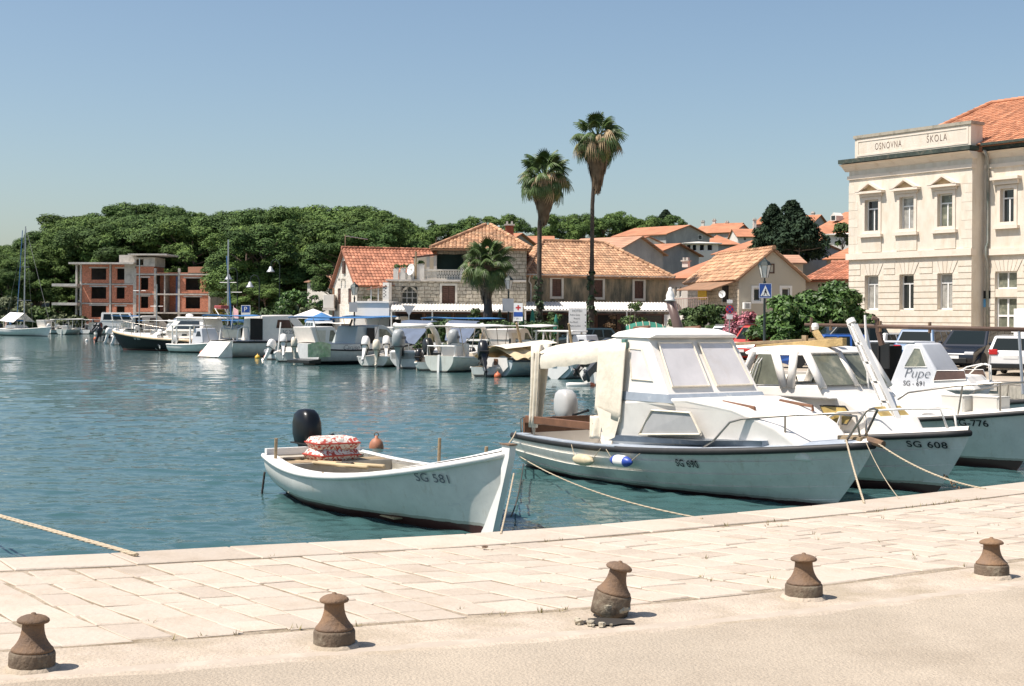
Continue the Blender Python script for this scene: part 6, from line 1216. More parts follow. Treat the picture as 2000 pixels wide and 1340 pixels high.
# its lowered mast on a crutch
A_ = world(b4, 0.2, .1, 2.3); m0, m1 = W(1572, 634, 27.5), W(2040, 645, 24.5); t = thing('lowered_mast', 'long brown wooden mast lying lowered above the moored boats', 'mast', m0); mb = MB(); mb.tube([Vector(), (m1 - m0) * .5, m1 - m0], [.03, .042, .04], 10); mb.build('spar', mat('brown spar', (.11, .065, .045), .6, var=.3, scale=3), t, smooth=True)
for f, h in ((.03, .14), (.12, .1), (.34, .1), (.55, .1), (.93, .12)): c = (m1 - m0) * f; MB().tube([c - Vector((0, 0, h)), c + Vector((0, 0, h))], .03, 6).build('fitting', rust, t)
c = (m1 - m0) * .325; MB().tube([c + Vector((-.09, 0, .16)), c + Vector((0, 0, .13)), c + Vector((.03, 0, -.1)), c + Vector((.1, 0, -.35))], [.05, .05, .055, .06], 6).build('mast_crutch', mat('brown spar', (.11, .065, .045)), t)
for px, py, dd in ((1700, 700, 26.5), (1995, 770, 24.6)):
    c = m0.lerp(m1, (px - 1572) / 468); MB().tube([c - m0, W(px + 3, py, dd) - m0], .028, 6).build('mast_support', alu, t)

# ---- 5: small grey-white cabin boat behind
b5 = Boat('small_cabin_boat', 'small pale grey cabin boat with triangular side window and script name', (7.5, 36.9), (11.3, 33.4), B=.98, tr=.85, sheer=(.7, .74, 1.05), rake=.7, keel=.4, em=.34, eb=1.0, pw=2.5)
b5.hull(hullpaint('fourth hull paint', (.64, .65, .65), (.05, .04, .04), .1), rail=mat('grey rail', (.3, .32, .34), .5), rr=.04); b5.deck(.45, .995, white, -.01, .05); b5.cockpit(.02, .45, .2, white, .14)
cab5 = mat('pale grey gelcoat', (.55, .56, .58), .4, var=.06); P = lambda px, py, y: b5.uz(px, py, y)
b5.cabin([(2.8, .8), (3.2, 1.9), (3.3, 1.95), (3.62, 1.94), (4.05, 1.3), (4.1, .8)], .66, .54, cab5, 'cabin', .05, 3); f5 = b5.cw
b5.sidepane([P(1760, 717, -.78), P(1778, 681, -.76), P(1790, 681, -.76), P(1803, 717, -.78)], greenglass, frame=white2, fw=.02, w_=f5, off=.01)
b5.cabin([(3.9, .8), (3.95, 1.2), (4.7, 1.2), (5.0, .85)], .72, .62, white, 'trunk_cabin', .05, 3, taper=lambda x: 1 - .3 * max(0, x - 4.2)); b5.sidepane([P(1821, 744, -.72), P(1826, 724, -.7), P(1878, 724, -.66), P(1883, 741, -.66)], mat('brown curtain pane', (.1, .06, .045), .25, var=.3), frame=white2, fw=.015, off=.012)
MB().box(2.5, -.6, .9, 2.54, .6, 1.85).build('cabin_door', darkvoid, b5.t); MB().box(2.3, -.62, 1.0, 2.46, -.3, 1.5).build('louvre_door', yellowwood, b5.t); MB().box(2.2, -.56, 1.3, 2.8, -.53, 1.93).build('side_screen', black_plastic, b5.t, bevel=.02); MB().box(2.2, -.56, 1.94, 3.45, .56, 1.98).build('hard_top', cab5, b5.t, bevel=.02)
fl5 = lambda a, b_: (lambda q: (lambda x, z: (x, -(f5(x, z) + .012), z))(q[0] + a, q[1] + b_))
qn = P(1758, 737, -.8); lettering('Pupe', .34, lambda a, b_: (lambda x, z: (x, -(f5(x, z) + .014), z))(qn[0] + a, qn[1] + b_), mat('grey script', (.1, .11, .13), .6), b5.t, 'boat_name', shear=.3, bold=-.006)
qn2 = P(1758, 753, -.8); lettering('SG - 691', .17, lambda a, b_: (lambda x, z: (x, -(f5(x, z) + .014), z))(qn2[0] + a, qn2[1] + b_), inkblack, b5.t, 'registration', sx=.95)
for sd in (-1, 1): g = lambda t, h, ins=.08: (lambda p: Vector((p.x, sd * max(.05, abs(p.y) - ins), p.z + h)))(b5.pt(t, 1, 1)); b5.rails([g(.78, .02), g(.9, .42), g(.955, .46), g(.985, .4), g(.99, 0)], .016, m=white2, name='bow_rail')

# ---- 6: covered boat in between, hull cut by the frame edge
b6 = Boat('covered_boat', 'boat under a cream tent cover behind the canopied cabin boat', XY(1400, 34), XY(1600, 31.5), B=1.0, tr=.8, sheer=(.8, .78, 1.0), rake=.5)
b6.hull(hullpaint('fifth hull paint', (.6, .6, .58), (.05, .04, .04), .1)); mb = MB()
mb.grid(lambda i, j: (lambda t, k: (b6.L * t, k * b6.hb(t) * 1.02, b6.zs(t) + .02 + (.62 - .35 * t) * (1 - abs(k) ** 1.3) + .03 * math.sin(t * 40 + k * 5) * abs(k)))(.02 + .93 * i, 2 * j - 1), 40, 14); mb.build('tent_cover', cream, b6.t, smooth=True)
q = W(1490, 740, 26.4); t = thing('deck_winch', 'small brass and red hand winch behind the cabin boat windscreen', 'winch', (q.x, q.y, q.z - .0)); MB().lathe([(.1, -.15), (.1, .05), (.05, .08), (.04, .3), (0, .31)], 12).build('drum', white2, t, smooth=True); MB().tube([(0, 0, .2), (.05, 0, .55), (0, 0, .62)], .03, 6).build('post', mat('brass', (.4, .26, .08), .4, .8), t); MB().tube([(.05, 0, .3), (.3, 0, .62)], .025, 6).build('lever', redplastic, t); MB().tube([(-.14, 0, -.15), (-.14, 0, .1), (.14, 0, .1), (.14, 0, -.15)], .04, 6).build('bracket', alu, t); MB().box(-.2, -.15, -1.2, .2, .15, -.15).build('pedestal', white2, t)
b7 = Boat('moored_boat', 'white boat cut off by the right picture edge beyond the crate boat', XY(1880, 33), XY(2055, 27.5), B=1.1, tr=.8, sheer=(.7, .7, 1.0), rake=.7); b7.hull(hullpaint('sixth hull paint', (.6, .6, .6), (.05, .035, .03), .2)); b7.deck(.0, .995, white)

# ---- ropes to the quay
rope('thin bow line from the open boat straight down to the quay edge', [world(b1, b1.L + .05, .04, .75), Zp(978, 1043, 0.02)], .012, sag=.02)
rope('stern line between the open boat and the canopied cabin boat', [world(b1, 3.6, .85, .8), world(b2, .0, -.85, .6)], .014, sag=.08)
rope('long slack line under the canopied cabin boat to the quay', [world(b2, .15, -.86, .2), Zp(1372, 1013, 0.02)], .011, sag=.12)
rope('dark sagging rope from the open boat bow to a cabin boat', [world(b1, b1.L - .1, .1, .25), world(b2, .3, -.9, .1)], .012, darkrope, sag=.12)
rope('short bow line of the canopied cabin boat dropping to the quay', [world(b2, b2.L - .35, -.15, b2.zs(.97) + .05), Zp(1688, 983, 0.02)], .015, sag=.03)
rope('long bow line of the canopied cabin boat running right to the quay', [world(b2, b2.L - .05, 0, b2.zs(1) + .05), Zp(1925, 955, 0.02)], .014, sag=.1)
rope('thin cord from the canopied cabin boat bow to the quay edge', [world(b2, b2.L - .1, -.05, b2.zs(1)), Zp(1756, 974, 0.02)], .006, sag=.05)
rope('double tan rope entering at the left and tied to the quay edge', [Zp(268, 1083, 0.035), Zp(268, 1083, .035) + (W(-60, 990, 15.5) - Zp(268, 1083, .035)) * 3.0], .018, n=40); rope('second strand of the tan rope at the left quay edge', [Zp(263, 1084, 0.03), Zp(263, 1084, .03) + (W(-70, 990, 15.4) - Zp(263, 1084, .03)) * 3.0], .014, n=40)
q = world(b1, .02, -.72, .3); rope('dark stern line hanging from the open boat into the water', [q, q + Vector((-.1, -.05, -.9))], .02, darkrope, n=4)
# ------------------------------------------------------------------ the row of boats along the far quay
def fh(nm, col=(.74, .72, .67), bot=(.03, .03, .03), zb=.08, **k): return MATS.get(nm) or hullpaint(nm, col, bot, zb, **k)
tealhull = fh('white hull small')
def bimini(b, x0, x1, z, hw, m, slope=0.0, posts=True, th=.03, base=.7, sag=.05):
    mb = MB(); mb.grid(lambda i, j: (x0 + (x1 - x0) * i, (2 * j - 1) * hw, z + slope * i + .06 * (1 - (2 * j - 1) ** 2) - sag * math.sin(math.pi * i)), 8, 8); o = mb.build('awning', m, b.t, smooth=True); o.modifiers.new('s', 'SOLIDIFY').thickness = th
    if posts:
        for x, zz, lean in ((x0 + .05, z, .5), (x1 - .05, z + slope, -.5)):
            for sd in (-1, 1): MB().tube([(x, sd * hw * .98, zz), (x + lean, sd * hw, base)], .018, 5).build('awning_pole', steel, b.t)
    return o
# dark-hulled motor cruiser
c1 = Boat('motor_cruiser', 'black-hulled motor cruiser with white wheelhouse on the far quay', XY(452, 101), XY(220, 107), B=1.5, tr=.85, sheer=(.85, .9, 1.4), rake=1.5, keel=.5, eb=1.3); S1_ = 1
c1.hull(fh('black topsides', (.008, .008, .01), (.1, .03, .03), .1, rough=.45, spec=.2), rail=mat('varnished rail', (.5, .38, .24), .6), rr=.06); c1.deck(0, .995, white, -.01, .08)
P = lambda px, py, y=1.2: c1.uz(px, py, y)
c1.cabin([(1.2, .9), (1.2, 1.5), (5.0, 1.5), (6.6, 1.35), (7.3, .98)], 1.2, 1.0, white, 'coachroof', .08, 3, taper=lambda x: 1 if x < 5 else 1 - .35 * (x - 5) / 2.3)
a = [P(395, 640), P(390, 619), P(352, 617), P(338, 618), P(314, 640)]
c1.cabin([(1.6, 1.45), (1.8, 2.4), (3.9, 2.45), (4.3, 2.4), (5.4, 1.45)], 1.15, .95, white, 'wheelhouse', .06, 3); c1.sidepane([(1.95, 1.62), (2.1, 2.2), (3.9, 2.2), (4.5, 1.62)], darkglass, off=.012)
c1.cabin([(.3, 2.38), (.4, 2.48), (4.2, 2.5), (4.4, 2.42)], 1.15, 1.05, white, 'roof', .03); MB().add([(4.45, -.8, 2.25), (4.45, .8, 2.25), (5.3, .85, 1.55), (5.3, -.85, 1.55)], [(0, 1, 2, 3)]).build('windscreen', darkglass, c1.t).location = (.05, 0, .03)
for x in (3.1, 5.2): c1.sidepane([(x, 1.12), (x + .05, 1.28), (x + .5, 1.28), (x + .55, 1.12)], darkglass, w_=lambda x_, z: 1.16 if x_ < 5 else 1.12, name='porthole')
MB().lathe([(0, 0), (.25, 0), (.28, .1), (.2, .2), (0, .24)], 14, c=(4.0, 0, 2.5)).build('radar_dome', white2, c1.t); MB().tube([(.6, -.5, 2.5), (1.1, -.5, 3.1), (1.1, .5, 3.1), (.6, .5, 2.5)], .035, 6).build('seat_frame', white2, c1.t); MB().cbox((.95, 0, 3.2), (.7, .8, .25)).build('flybridge_seat', mat('dark red vinyl', (.28, .05, .05), .6), c1.t, bevel=.06)
for sd in (-1, 1):
    g = lambda t, h: (lambda p: Vector((p.x, sd * max(.05, abs(p.y) - .1), p.z + h)))(c1.pt(t, 1, 1)); c1.rails([g(.45, .5), g(.6, .6), g(.75, .7), g(.9, .8), g(.99, .85)], .02, posts=[(g(t, .62), g(t, 0)) for t in (.45, .55, .65, .75, .85, .95)], name='guard_rail')
MB().tube([(.1, 0, .9), (-.2, 0, 3.3)], .02, 5).build('flagstaff', white2, c1.t); MB().add([(-.18, 0, 3.2), (-.2, .02, 2.5), (-.75, .1, 2.4), (-.7, .08, 3.0)], [(0, 1, 2, 3)]).build('flag', mat('faded flag', (.6, .35, .36), .8), c1.t)
c1.write('KP 863', c1.L * .72, .8, .28, m=white2, side=1)
# small canopy boat in front of it
c2 = Boat('canopy_boat', 'small white boat with boxy white canopy frame beside the black cruiser', XY(342, 100.5), XY(440, 98), B=1.05, tr=.8, sheer=(.6, .6, .8), rake=.5); c2.hull(fh('white hull a'), rail=white2); c2.cockpit(.02, .6, .2, white, .1); c2.deck(.6, .99, white)
c2.cabin([(2.4, .6), (2.5, 1.7), (3.2, 1.72), (3.5, .7)], .85, .7, mat('pale grey gelcoat', (.55, .56, .58)), 'cabin', .05); c2.sidepane([(2.75, 1.15), (2.85, 1.5), (3.1, 1.5), (3.25, 1.15)], darkglass)
for x in (.6, 1.0, 2.3):
    for sd in (-1, 1): MB().tube([(x, sd * .85, .5), (x, sd * .85, 1.85)], .05, 6).build('canopy_post', white2, c2.t)
MB().box(.5, -.95, 1.85, 2.6, .95, 1.93).build('canopy', white2, c2.t, bevel=.02); outboard(c2, -.05, 0, .6, mat('silver grey cowl', (.46, .46, .45)), R(35), 1.0)
# white cruiser with blue bimini
c3 = Boat('white_cruiser', 'white cabin cruiser with blue bimini and swim platform on the far quay', XY(432, 88), XY(690, 95), B=1.45, tr=.92, sheer=(1.0, 1.02, 1.35), rake=1.0, keel=.4, tm=.3, em=.25)
c3.hull(fh('white hull b', (.66, .65, .6), (.04, .04, .04), .03, stripe=None), rr=.05); c3.deck(.0, .995, white, -.02); P = lambda px, py, y=-1.3: c3.uz(px, py, y)
MB().prism([(-.9, .05), (-.75, .2), (0, 1.0), (.02, .05)], -1.2, 1.2).build('swim_platform', white, c3.t, bevel=.04)
c3.cabin([(2.2, 1.0), (2.3, 2.6), (4.6, 2.65), (5.0, 2.45), (5.9, 1.6), (7.2, 1.35), (7.5, 1.1)], 1.2, .98, white, 'cabin', .07, 3, taper=lambda x: 1 if x < 5 else 1 - .3 * (x - 5) / 2.5)
q0, q1 = P(543, 641), P(582, 625); c3.sidepane([(q0[0], q0[1]), (q0[0] + .15, q1[1]), (q1[0] - .5, q1[1]), (q1[0], q0[1])], mat('brown tinted glass', (.07, .04, .03), .1, var=.3), off=.012)
d0, d1 = P(490, 664), P(515, 619); MB().box(d0[0], -1.24, d0[1], d0[0] + .04 + (d1[0] - d0[0]), -1.215, d1[1] - .1).build('doorway', darkvoid, c3.t); MB().box(d0[0] + .9, -1.26, d0[1], d0[0] + .95, -1.24, d1[1] - .1).build('door_post', white2, c3.t)
bimini(c3, P(437, 617)[0], P(513, 617)[0], P(470, 616)[1], 1.2, blue_canvas, base=1.0)
lettering('SG 25421', .32, lambda a, b_: (P(555, 652)[0] + a, -(c3.cw(P(555, 652)[0] + a, P(555, 652)[1] + b_) + .015), P(555, 652)[1] + b_), mat('grey script', (.1, .11, .13)), c3.t, 'registration')
MB().tube([(.5, -1, 1.0), (.6, -1.0, 1.75), (.9, -1, 1.9), (1.3, -1, 1.85), (1.5, -.9, 1.0)], .05, 6).build('targa_arch', white2, c3.t); MB().tube([(.5, 1, 1.0), (.6, 1.0, 1.75), (.9, 1, 1.9), (1.3, 1, 1.85), (1.5, .9, 1.0)], .05, 6).build('targa_arch', white2, c3.t); MB().box(.7, -1, 1.2, .8, 1, 1.75).build('seat_back', cream, c3.t, bevel=.05)
# tender with tilted motors between cruiser and banner boat
ct = Boat('tender', 'small tender with tilted outboards and upright white fenders beside the white cruiser', XY(532, 83), XY(640, 86), B=.8, tr=.85, sheer=(.5, .45, .6), rake=.4); ct.hull(fh('white hull c', (.5, .53, .53)), rail=mat('grey tube', (.2, .21, .23), .6), rr=.12); ct.cockpit(.02, .9, .15, white, .1); outboard(ct, -.1, 0, .55, white2, R(30), 1.1)
MB().tube([(.1, -.4, .5), (.3, -.4, 2.2)], .04, 6).build('pole', white2, ct.t)
c5 = Boat('windscreen_boat', 'white boat with triangular side windscreen behind the green banner', XY(575, 82), XY(700, 86), B=1.0, tr=.85, sheer=(.8, .8, 1.0), rake=.5); c5.hull(fh('white hull d')); c5.deck(0, .99, white); c5.cabin([(1.0, .8), (.55, 1.95), (2.3, 1.98), (2.45, 1.9), (3.1, .9)], .85, .75, white, 'cabin', .04); c5.sidepane([(1.95, 1.1), (2.1, 1.75), (2.35, 1.75), (2.85, 1.1)], greenglass); c5.sidepane([(1.1, 1.1), (.9, 1.75), (1.75, 1.75), (1.65, 1.1)], cream, name='curtain')
# banner boat
c6 = Boat('banner_boat', 'white cabin boat with green printed banner over its stern and dark bottom', XY(604, 75), XY(812, 80), B=1.2, tr=.9, sheer=(1.12, 1.1, 1.4), rake=.9, keel=.4, em=.3); c6.hull(fh('white hull e', (.6, .61, .6), (.015, .015, .017), .18), rr=.03, rail=None); c6.deck(0, .995, white, -.02)
mb = MB(); mb.tube([c6.pt(t / 20, .78, -1, .01) for t in range(21)], .045, 6); mb.build('rub_rail', black_rubber, c6.t)
P = lambda px, py, y=-1.1: c6.uz(px, py, y); MB().prism([(-.7, .1), (-.7, .25), (.05, .32), (.05, .08)], -1.0, 1.0).build('bathing_platform', black_plastic, c6.t)
ban = mat('green printed banner', (.5, .56, .36), .8, var=.35, scale=4, dirt=(.2, .42, .16), damt=.4, dscale=2.5); mb = MB(); q0, q1 = P(600, 698, -1.15), P(646, 672, -1.15); mb.grid(lambda i, j: (q0[0] + (q1[0] - q0[0]) * i, -1.2 - .05 * math.sin(i * 5), q0[1] + (q1[1] - q0[1]) * j + .12 * math.sin(i * 3.1) * j), 10, 6); mb.build('banner', ban, c6.t, smooth=True)
x0 = P(693, 670)[0]; zc_ = 1.12
c6.cabin([(x0, 1.0), (x0 + .35, 2.05), (x0 + 2.1, 2.1), (x0 + 2.5, 1.95), (x0 + 3.2, 1.1)], 1.05, .85, mat('grey-green gelcoat', (.4, .44, .43), .4, var=.06), 'cabin', .05); MB().box(x0 + .85, -1.07, 1.12, x0 + 1.35, -1.03, 1.95).build('door', darkvoid, c6.t); MB().box(x0 + 1.4, -1.02, 1.1, x0 + 1.65, -.98, 2.0).build('door_leaf', white2, c6.t)
c6.sidepane([(x0 + 1.75, 1.45), (x0 + 1.8, 1.9), (x0 + 2.3, 1.85), (x0 + 2.7, 1.45)], greenglass, off=.012)
bimini(c6, P(610, 619)[0], P(745, 621)[0], P(680, 620)[1], 1.1, blue_canvas, .0, base=1.1, sag=.03)
c6.write('Caruso', P(668, 684)[0], P(668, 684)[1] + .03, .36, m=mat('grey script', (.1, .11, .13)), shear=.35, bold=-.004)
MB().tube([(x0 + .2, -.4, 2.05), (x0 + .35, -.4, 2.4)], .06, 6).build('exhaust_stack', rust, c6.t)
# small boats with stern towards us
c7 = Boat('dinghy', 'small white dinghy with cream and white outboard cowls in front of the banner boat', XY(728, 71.5), XY(768, 76), B=.85, tr=.9, sheer=(.55, .5, .7), rake=.4); c7.hull(fh('white hull f'), rail=white2); c7.cockpit(.02, .9, .12, white, .1); outboard(c7, -.1, -.25, .75, cream, R(8), 1.1); outboard(c7, -.1, .35, .85, white2, R(35), 1.2)
c8 = Boat('arch_boat', 'white sport boat with raised white arch and large grey outboard', XY(800, 69.5), XY(868, 76), B=1.1, tr=.92, sheer=(.8, .75, .95), rake=.6); c8.hull(fh('white hull g', (.7, .69, .66))); c8.cockpit(.02, .5, .2, white, .12); c8.deck(.5, .99, white)
for sd in (-1, 1): MB().tube([(2.2, sd * 1.0, .8), (1.4, sd * .95, 1.7), (.6, sd * .9, 2.15), (.3, sd * .85, 2.1)], [.16, .15, .13, .1], 8).build('roll_arch', white, c8.t, smooth=True)
MB().tube([(.4, -.85, 2.1), (.4, .85, 2.1)], .12, 8).build('arch_top', white, c8.t, smooth=True); MB().box(.7, -.8, 1.2, 1.5, -.75, 1.7).build('yellowed_canvas', canvas_tan, c8.t); outboard(c8, -.15, .45, .95, mat('grey cowl', (.33, .35, .35), .35), 0, 1.7, stripe=black_plastic); outboard(c8, -.1, -.5, .4, black_plastic, R(25), 1.0)
MB().box(.0, -1.0, .4, .5, 1.0, .9).build('stern_bench', white2, c8.t, bevel=.08)
c9 = Boat('launch', 'white open launch with rudder transom and long flat white awning', XY(858, 65.5), XY(965, 71), B=1.05, tr=.7, sheer=(.75, .7, .95), rake=.5, em=.5); c9.hull(fh('white hull h', (.6, .62, .56), (.02, .02, .02), .05), rail=white2); c9.cockpit(.02, .7, .15, cream, .1); c9.deck(.7, .99, white)
MB().prism([(-.12, -.1), (-.05, .8), (.06, .8), (.02, -.2)], -.05, .05).build('rudder', white2, c9.t); bimini(c9, .3, 5.8, 2.1, .9, white2, .05, base=.7, sag=.02)
MB().box(1.0, -.4, .2, 1.6, .4, 1.25).build('console', white2, c9.t, bevel=.04); MB().box(2.1, -.45, .2, 2.3, .45, 1.3).build('seat', white2, c9.t, bevel=.05); mb = MB(); mb.tube([(.2, -.7, .75), (.2, -.7, 1.2), (.2, .7, 1.2), (.2, .7, .75)], .03, 5); mb.build('stern_frame', white2, c9.t)
for a_, c_ in (((3.0, -.85, 1.95), (2.2, -.9, .8)), ((3.1, -.85, 1.95), (4.0, -.95, .85)), ((2.6, -.8, 1.9), (1.4, -.2, 1.0))): MB().tube([a_, c_], .022, 5).build('awning_brace', alu, c9.t)
t = c9; mb = MB(); mb.add([(.2, -.9, 1.95), (1.1, -.95, 2.45), (2.6, -.9, 2.5), (2.5, .6, 2.55), (1.2, .6, 2.5), (.0, .6, 1.5), (-.6, -.6, 1.35)], [(0, 1, 5, 6), (1, 2, 3, 4), (1, 4, 5)]); o = mb.build('folded_sunshade', mat('slate blue canvas', (.1, .13, .19), .8, var=.15), c8.t); o.location = (1.5, .6, -.15); o.modifiers.new('s', 'SOLIDIFY').thickness = .04
c10 = Boat('dinghy', 'little dinghy with tall black tilted outboard between launch and tarpaulin boat', XY(945, 60.5), XY(985, 64), B=.65, tr=.85, sheer=(.42, .38, .5), rake=.3); c10.hull(fh('white hull i', (.55, .58, .55)), rail=white2); c10.cockpit(.05, .9, .1, oldwood, .06); outboard(c10, -.05, 0, .75, black_plastic, R(38), 1.35, rz=R(25))
c11 = Boat('tarpaulin_boat', 'pale blue and white boat with creased tan tarpaulin over its deck', XY(972, 61), XY(1140, 66), B=1.1, tr=.75, sheer=(.72, .72, .95), rake=.6, em=.45); c11.hull(fh('pale blue hull', (.5, .56, .58), (.03, .04, .045), .02), rail=mat('navy rail', (.06, .08, .12), .5), rr=.04); c11.deck(.0, .99, white)
MB().prism([(-.55, .78), (.55, .78), (.62, .45), (.05, -.05), (-.05, -.05), (-.62, .45)], -.09, -.02, ax='x').build('transom_plate', white2, c11.t, bevel=.03); MB().box(-.12, -.1, .5, -.1, .1, .76).build('brown_patch', wood, c11.t)
mb = MB(); mb.grid(lambda i, j: (lambda t, k: (-.2 + 3.6 * t, k * 1.15, .78 + (.5 + .1 * t) * (1 - abs(k)) ** .7 + .05 * math.sin(t * 22 + 2 * k)))(i, 2 * j - 1), 40, 12); mb.build('tarpaulin', canvas_tan, c11.t, smooth=True)
mb = MB(); mb.grid(lambda i, j: (lambda t, k: (-.3 + 3.7 * t, k * .7, 1.2 + .22 * t + .12 * (1 - k * k)))(i, 2 * j - 1), 12, 8); mb.build('white_canvas', cream, c11.t, smooth=True)
q0, q1 = c11.at(1020, 683, y=0), c11.at(1009, 632, y=0); MB().tube([q0, q1], [.07, .05], 8).build('mast', oldwood, c11.t); MB().lathe([(0, -.05), (.07, 0), (0, .06)], 8, c=q1).build('mast_cap', oldwood, c11.t)
c12 = Boat('motor_boat', 'white boat with two big black tilted outboards seen under the cabin boat canopy', XY(1168, 52.5), XY(1330, 56), B=1.05, tr=.9, sheer=(.75, .7, .95), rake=.5); c12.hull(fh('white hull j'), rail=white2); c12.deck(.0, .99, white); outboard(c12, -.2, -.35, .85, mat('charcoal cowl', (.06, .065, .07), .3), R(58), 1.7, rz=R(8), stripe=mat('red decal', (.4, .06, .05), .5)); outboard(c12, .0, .45, .95, black_plastic, R(48), 1.3)
q = Zp(1138, 754, WL); t = thing('floating_fender', 'red and white float lying on the water below the tilted outboards', 'float', (q.x, q.y, WL + .03)); MB().lathe([(0, -.62), (.08, -.6), (.1, -.5), (.1, .28)], 12, M=Matrix.Rotation(R(90), 4, 'Y')).build('body', white2, t, smooth=True); MB().lathe([(.102, .28), (.102, .52), (.08, .62), (0, .64)], 12, M=Matrix.Rotation(R(90), 4, 'Y')).build('red_end', orange_buoy, t, smooth=True)
# buoys floating before the row
for px, py, m, lab, r in ((503, 700, yellow_buoy, 'yellow buoy floating below the white cruiser', .17), (519, 699, orange_buoy, 'orange buoy right beside the yellow one', .14), (555, 707, cream, 'cream buoy floating before the tender', .17), (583, 707, orange_buoy, 'pale orange buoy at the banner boat stern', .14), (394, 691, orange_buoy, 'pink-orange buoy below the canopy boat', .16), (407, 691, yellow_buoy, 'yellow-orange buoy below the white cruiser platform', .15), (239, 673, orange_buoy, 'red buoy under the black cruiser bow', .2), (186, 663, orange_buoy, 'coral buoy floating left of the black cruiser', .2), (169, 666, white2, 'white buoy floating alone left of the coral one', .15), (925, 728, cream, 'cream buoy beside the launch rudder', .1), (1066, 742, cream, 'tiny cream buoy with point seen under the cabin boat canopy', .1), (972, 737, orange_buoy, 'orange float at the tarpaulin boat transom', .16)):
    q = Zp(px, py, WL); t = thing('buoy', lab, 'buoy', (q.x, q.y, WL), 0, 'buoys along the far quay'); MB().lathe([(0, -r * .6), (r * .7, -r * .4), (r, r * .2), (r * .85, r * .8), (r * .4, r * 1.2), (r * .15, r * 1.3), (r * .15, r * 1.6), (0, r * 1.65)], 12).build('float', m, t, smooth=True); MB().tube([(r * .2 * math.cos(k * 1.05), 0, r * 1.75 + r * .2 * math.sin(k * 1.05)) for k in range(6)], r * .07, 4, closed=True).build('ring', rust, t)
# sailing boat and small craft on the distant shore
sb = Boat('sailing_boat', 'white sailing yacht with white sun awning moored off the distant shore', XY(8, 184), XY(100, 176), B=1.5, tr=.8, sheer=(.9, .85, 1.2), rake=1.0); sb.hull(fh('yacht hull', (.72, .7, .68), (.05, .03, .03), .05), rail=white2); sb.deck(0, .995, white); sb.cabin([(1.8, .9), (1.9, 1.35), (4.2, 1.4), (4.8, 1.0)], .9, .75, white, 'coachroof', .06)
q0, q1 = sb.at(47, 640, y=0), sb.at(50, 442, y=0); MB().tube([q0, q1], [.1, .07], 8).build('mast', alu, sb.t); mx_ = q0.lerp(q1, .27); MB().tube([mx_ + Vector((0, -.9, 0)), mx_ + Vector((0, .9, 0))], .03, 5).build('spreader', alu, sb.t); mx_ = q0.lerp(q1, .6); MB().tube([mx_ + Vector((0, -.6, 0)), mx_ + Vector((0, .6, 0))], .025, 5).build('spreader', alu, sb.t)
MB().tube([q1, (sb.L - .1, 0, 1.2)], .02, 4).build('forestay', steel, sb.t); MB().tube([q1.lerp(q0, .02), (.1, 0, 1.0)], .02, 4).build('backstay', steel, sb.t)
for sd in (-1, 1): MB().tube([q1.lerp(q0, .03), Vector((q0.x, sd * 1.2, 1.0))], .015, 4).build('shroud', steel, sb.t)
MB().tube([sb.at(33, 622, y=.0), sb.at(44, 450, y=.0)], .05, 5).build('furled_genoa', mat('blue genoa strip', (.03, .12, .3), .7), sb.t); MB().tube([(q0.x, 0, 1.9), (q0.x - 2.8, 0, 2.0)], .13, 8).build('boom_cover', mat('blue genoa strip', (.03, .12, .3)), sb.t)
mb = MB(); mb.add([(1.6, -1.5, 1.9), (5.2, -1.5, 1.7), (5.2, 0, 2.9), (1.6, 0, 3.0), (1.6, 1.5, 1.9), (5.2, 1.5, 1.7)], [(0, 1, 2, 3), (3, 2, 5, 4)]); mb.build('sun_awning', white2, sb.t)
def small(label, px, d, L, m, kind, group='small boats on the distant shore', cm=None, heading=1):
    a = XY(px, d); b = Boat('small_boat', label, a, a + Vector((heading * L * .8, L * .6, 0)), B=.95, tr=.85, sheer=(.6, .55, .8), rake=.5, group=group); b.hull(m, rail=black_rubber); b.cockpit(.02, .6, .2, white, .1); b.deck(.6, .99, white)
    if 'c' in kind:
        for x in (.6, L * .5):
            for sd in (-1, 1): MB().tube([(x, sd * .8, .55), (x, sd * .8, 2.0)], .035, 5).build('canopy_post', white2, b.t)
        MB().box(.4, -.95, 2.0, L * .6, .95, 2.08).build('canopy', cm or white2, b.t, bevel=.03)
    if 'k' in kind: b.cabin([(L * .4, .5), (L * .42, 1.7), (L * .6, 1.72), (L * .8, .7)], .75, .65, white, 'cabin', .05); b.sidepane([(L * .46, 1.2), (L * .48, 1.6), (L * .6, 1.6), (L * .66, 1.2)], darkglass)
    if 'o' in kind: outboard(b, -.05, 0, .75, black_plastic if 'b' in kind else white2, R(20), 1.2)
    return b
wh = fh('white hull k', (.68, .66, .63)); gy = fh('grey hull', (.12, .13, .14))
small('small boat with tan canopy at the extreme left shore', 2, 200, 5, wh, 'cob', cm=canvas_tan); small('white boat with white canopy right of the sailing yacht', 96, 203, 4.6, wh, 'co'); small('boat with black hooded canopy on the distant shore', 130, 202, 5, gy, 'cob', cm=black_plastic); small('white cabin boat seen stern-on beside the black hooded one', 166, 202, 4.8, wh, 'ck', cm=white2, heading=.2); small('low open boat between white canopy and black hood', 113, 204, 4, wh, 'o'); small('tiny open boat left of the sailing yacht stern', 16, 196, 3.5, wh, 'ob')
small('dark rubber boat with engine in front of the black cruiser bow', 196, 138, 4, gy, 'ob', 'rubber boats by the cruiser'); small('grey rubber boat moored under the black cruiser bow', 214, 130, 3.8, gy, 'o', 'rubber boats by the cruiser'); small('rubber boat with white engine nearest the red buoy', 228, 124, 3.6, gy, 'o', 'rubber boats by the cruiser')
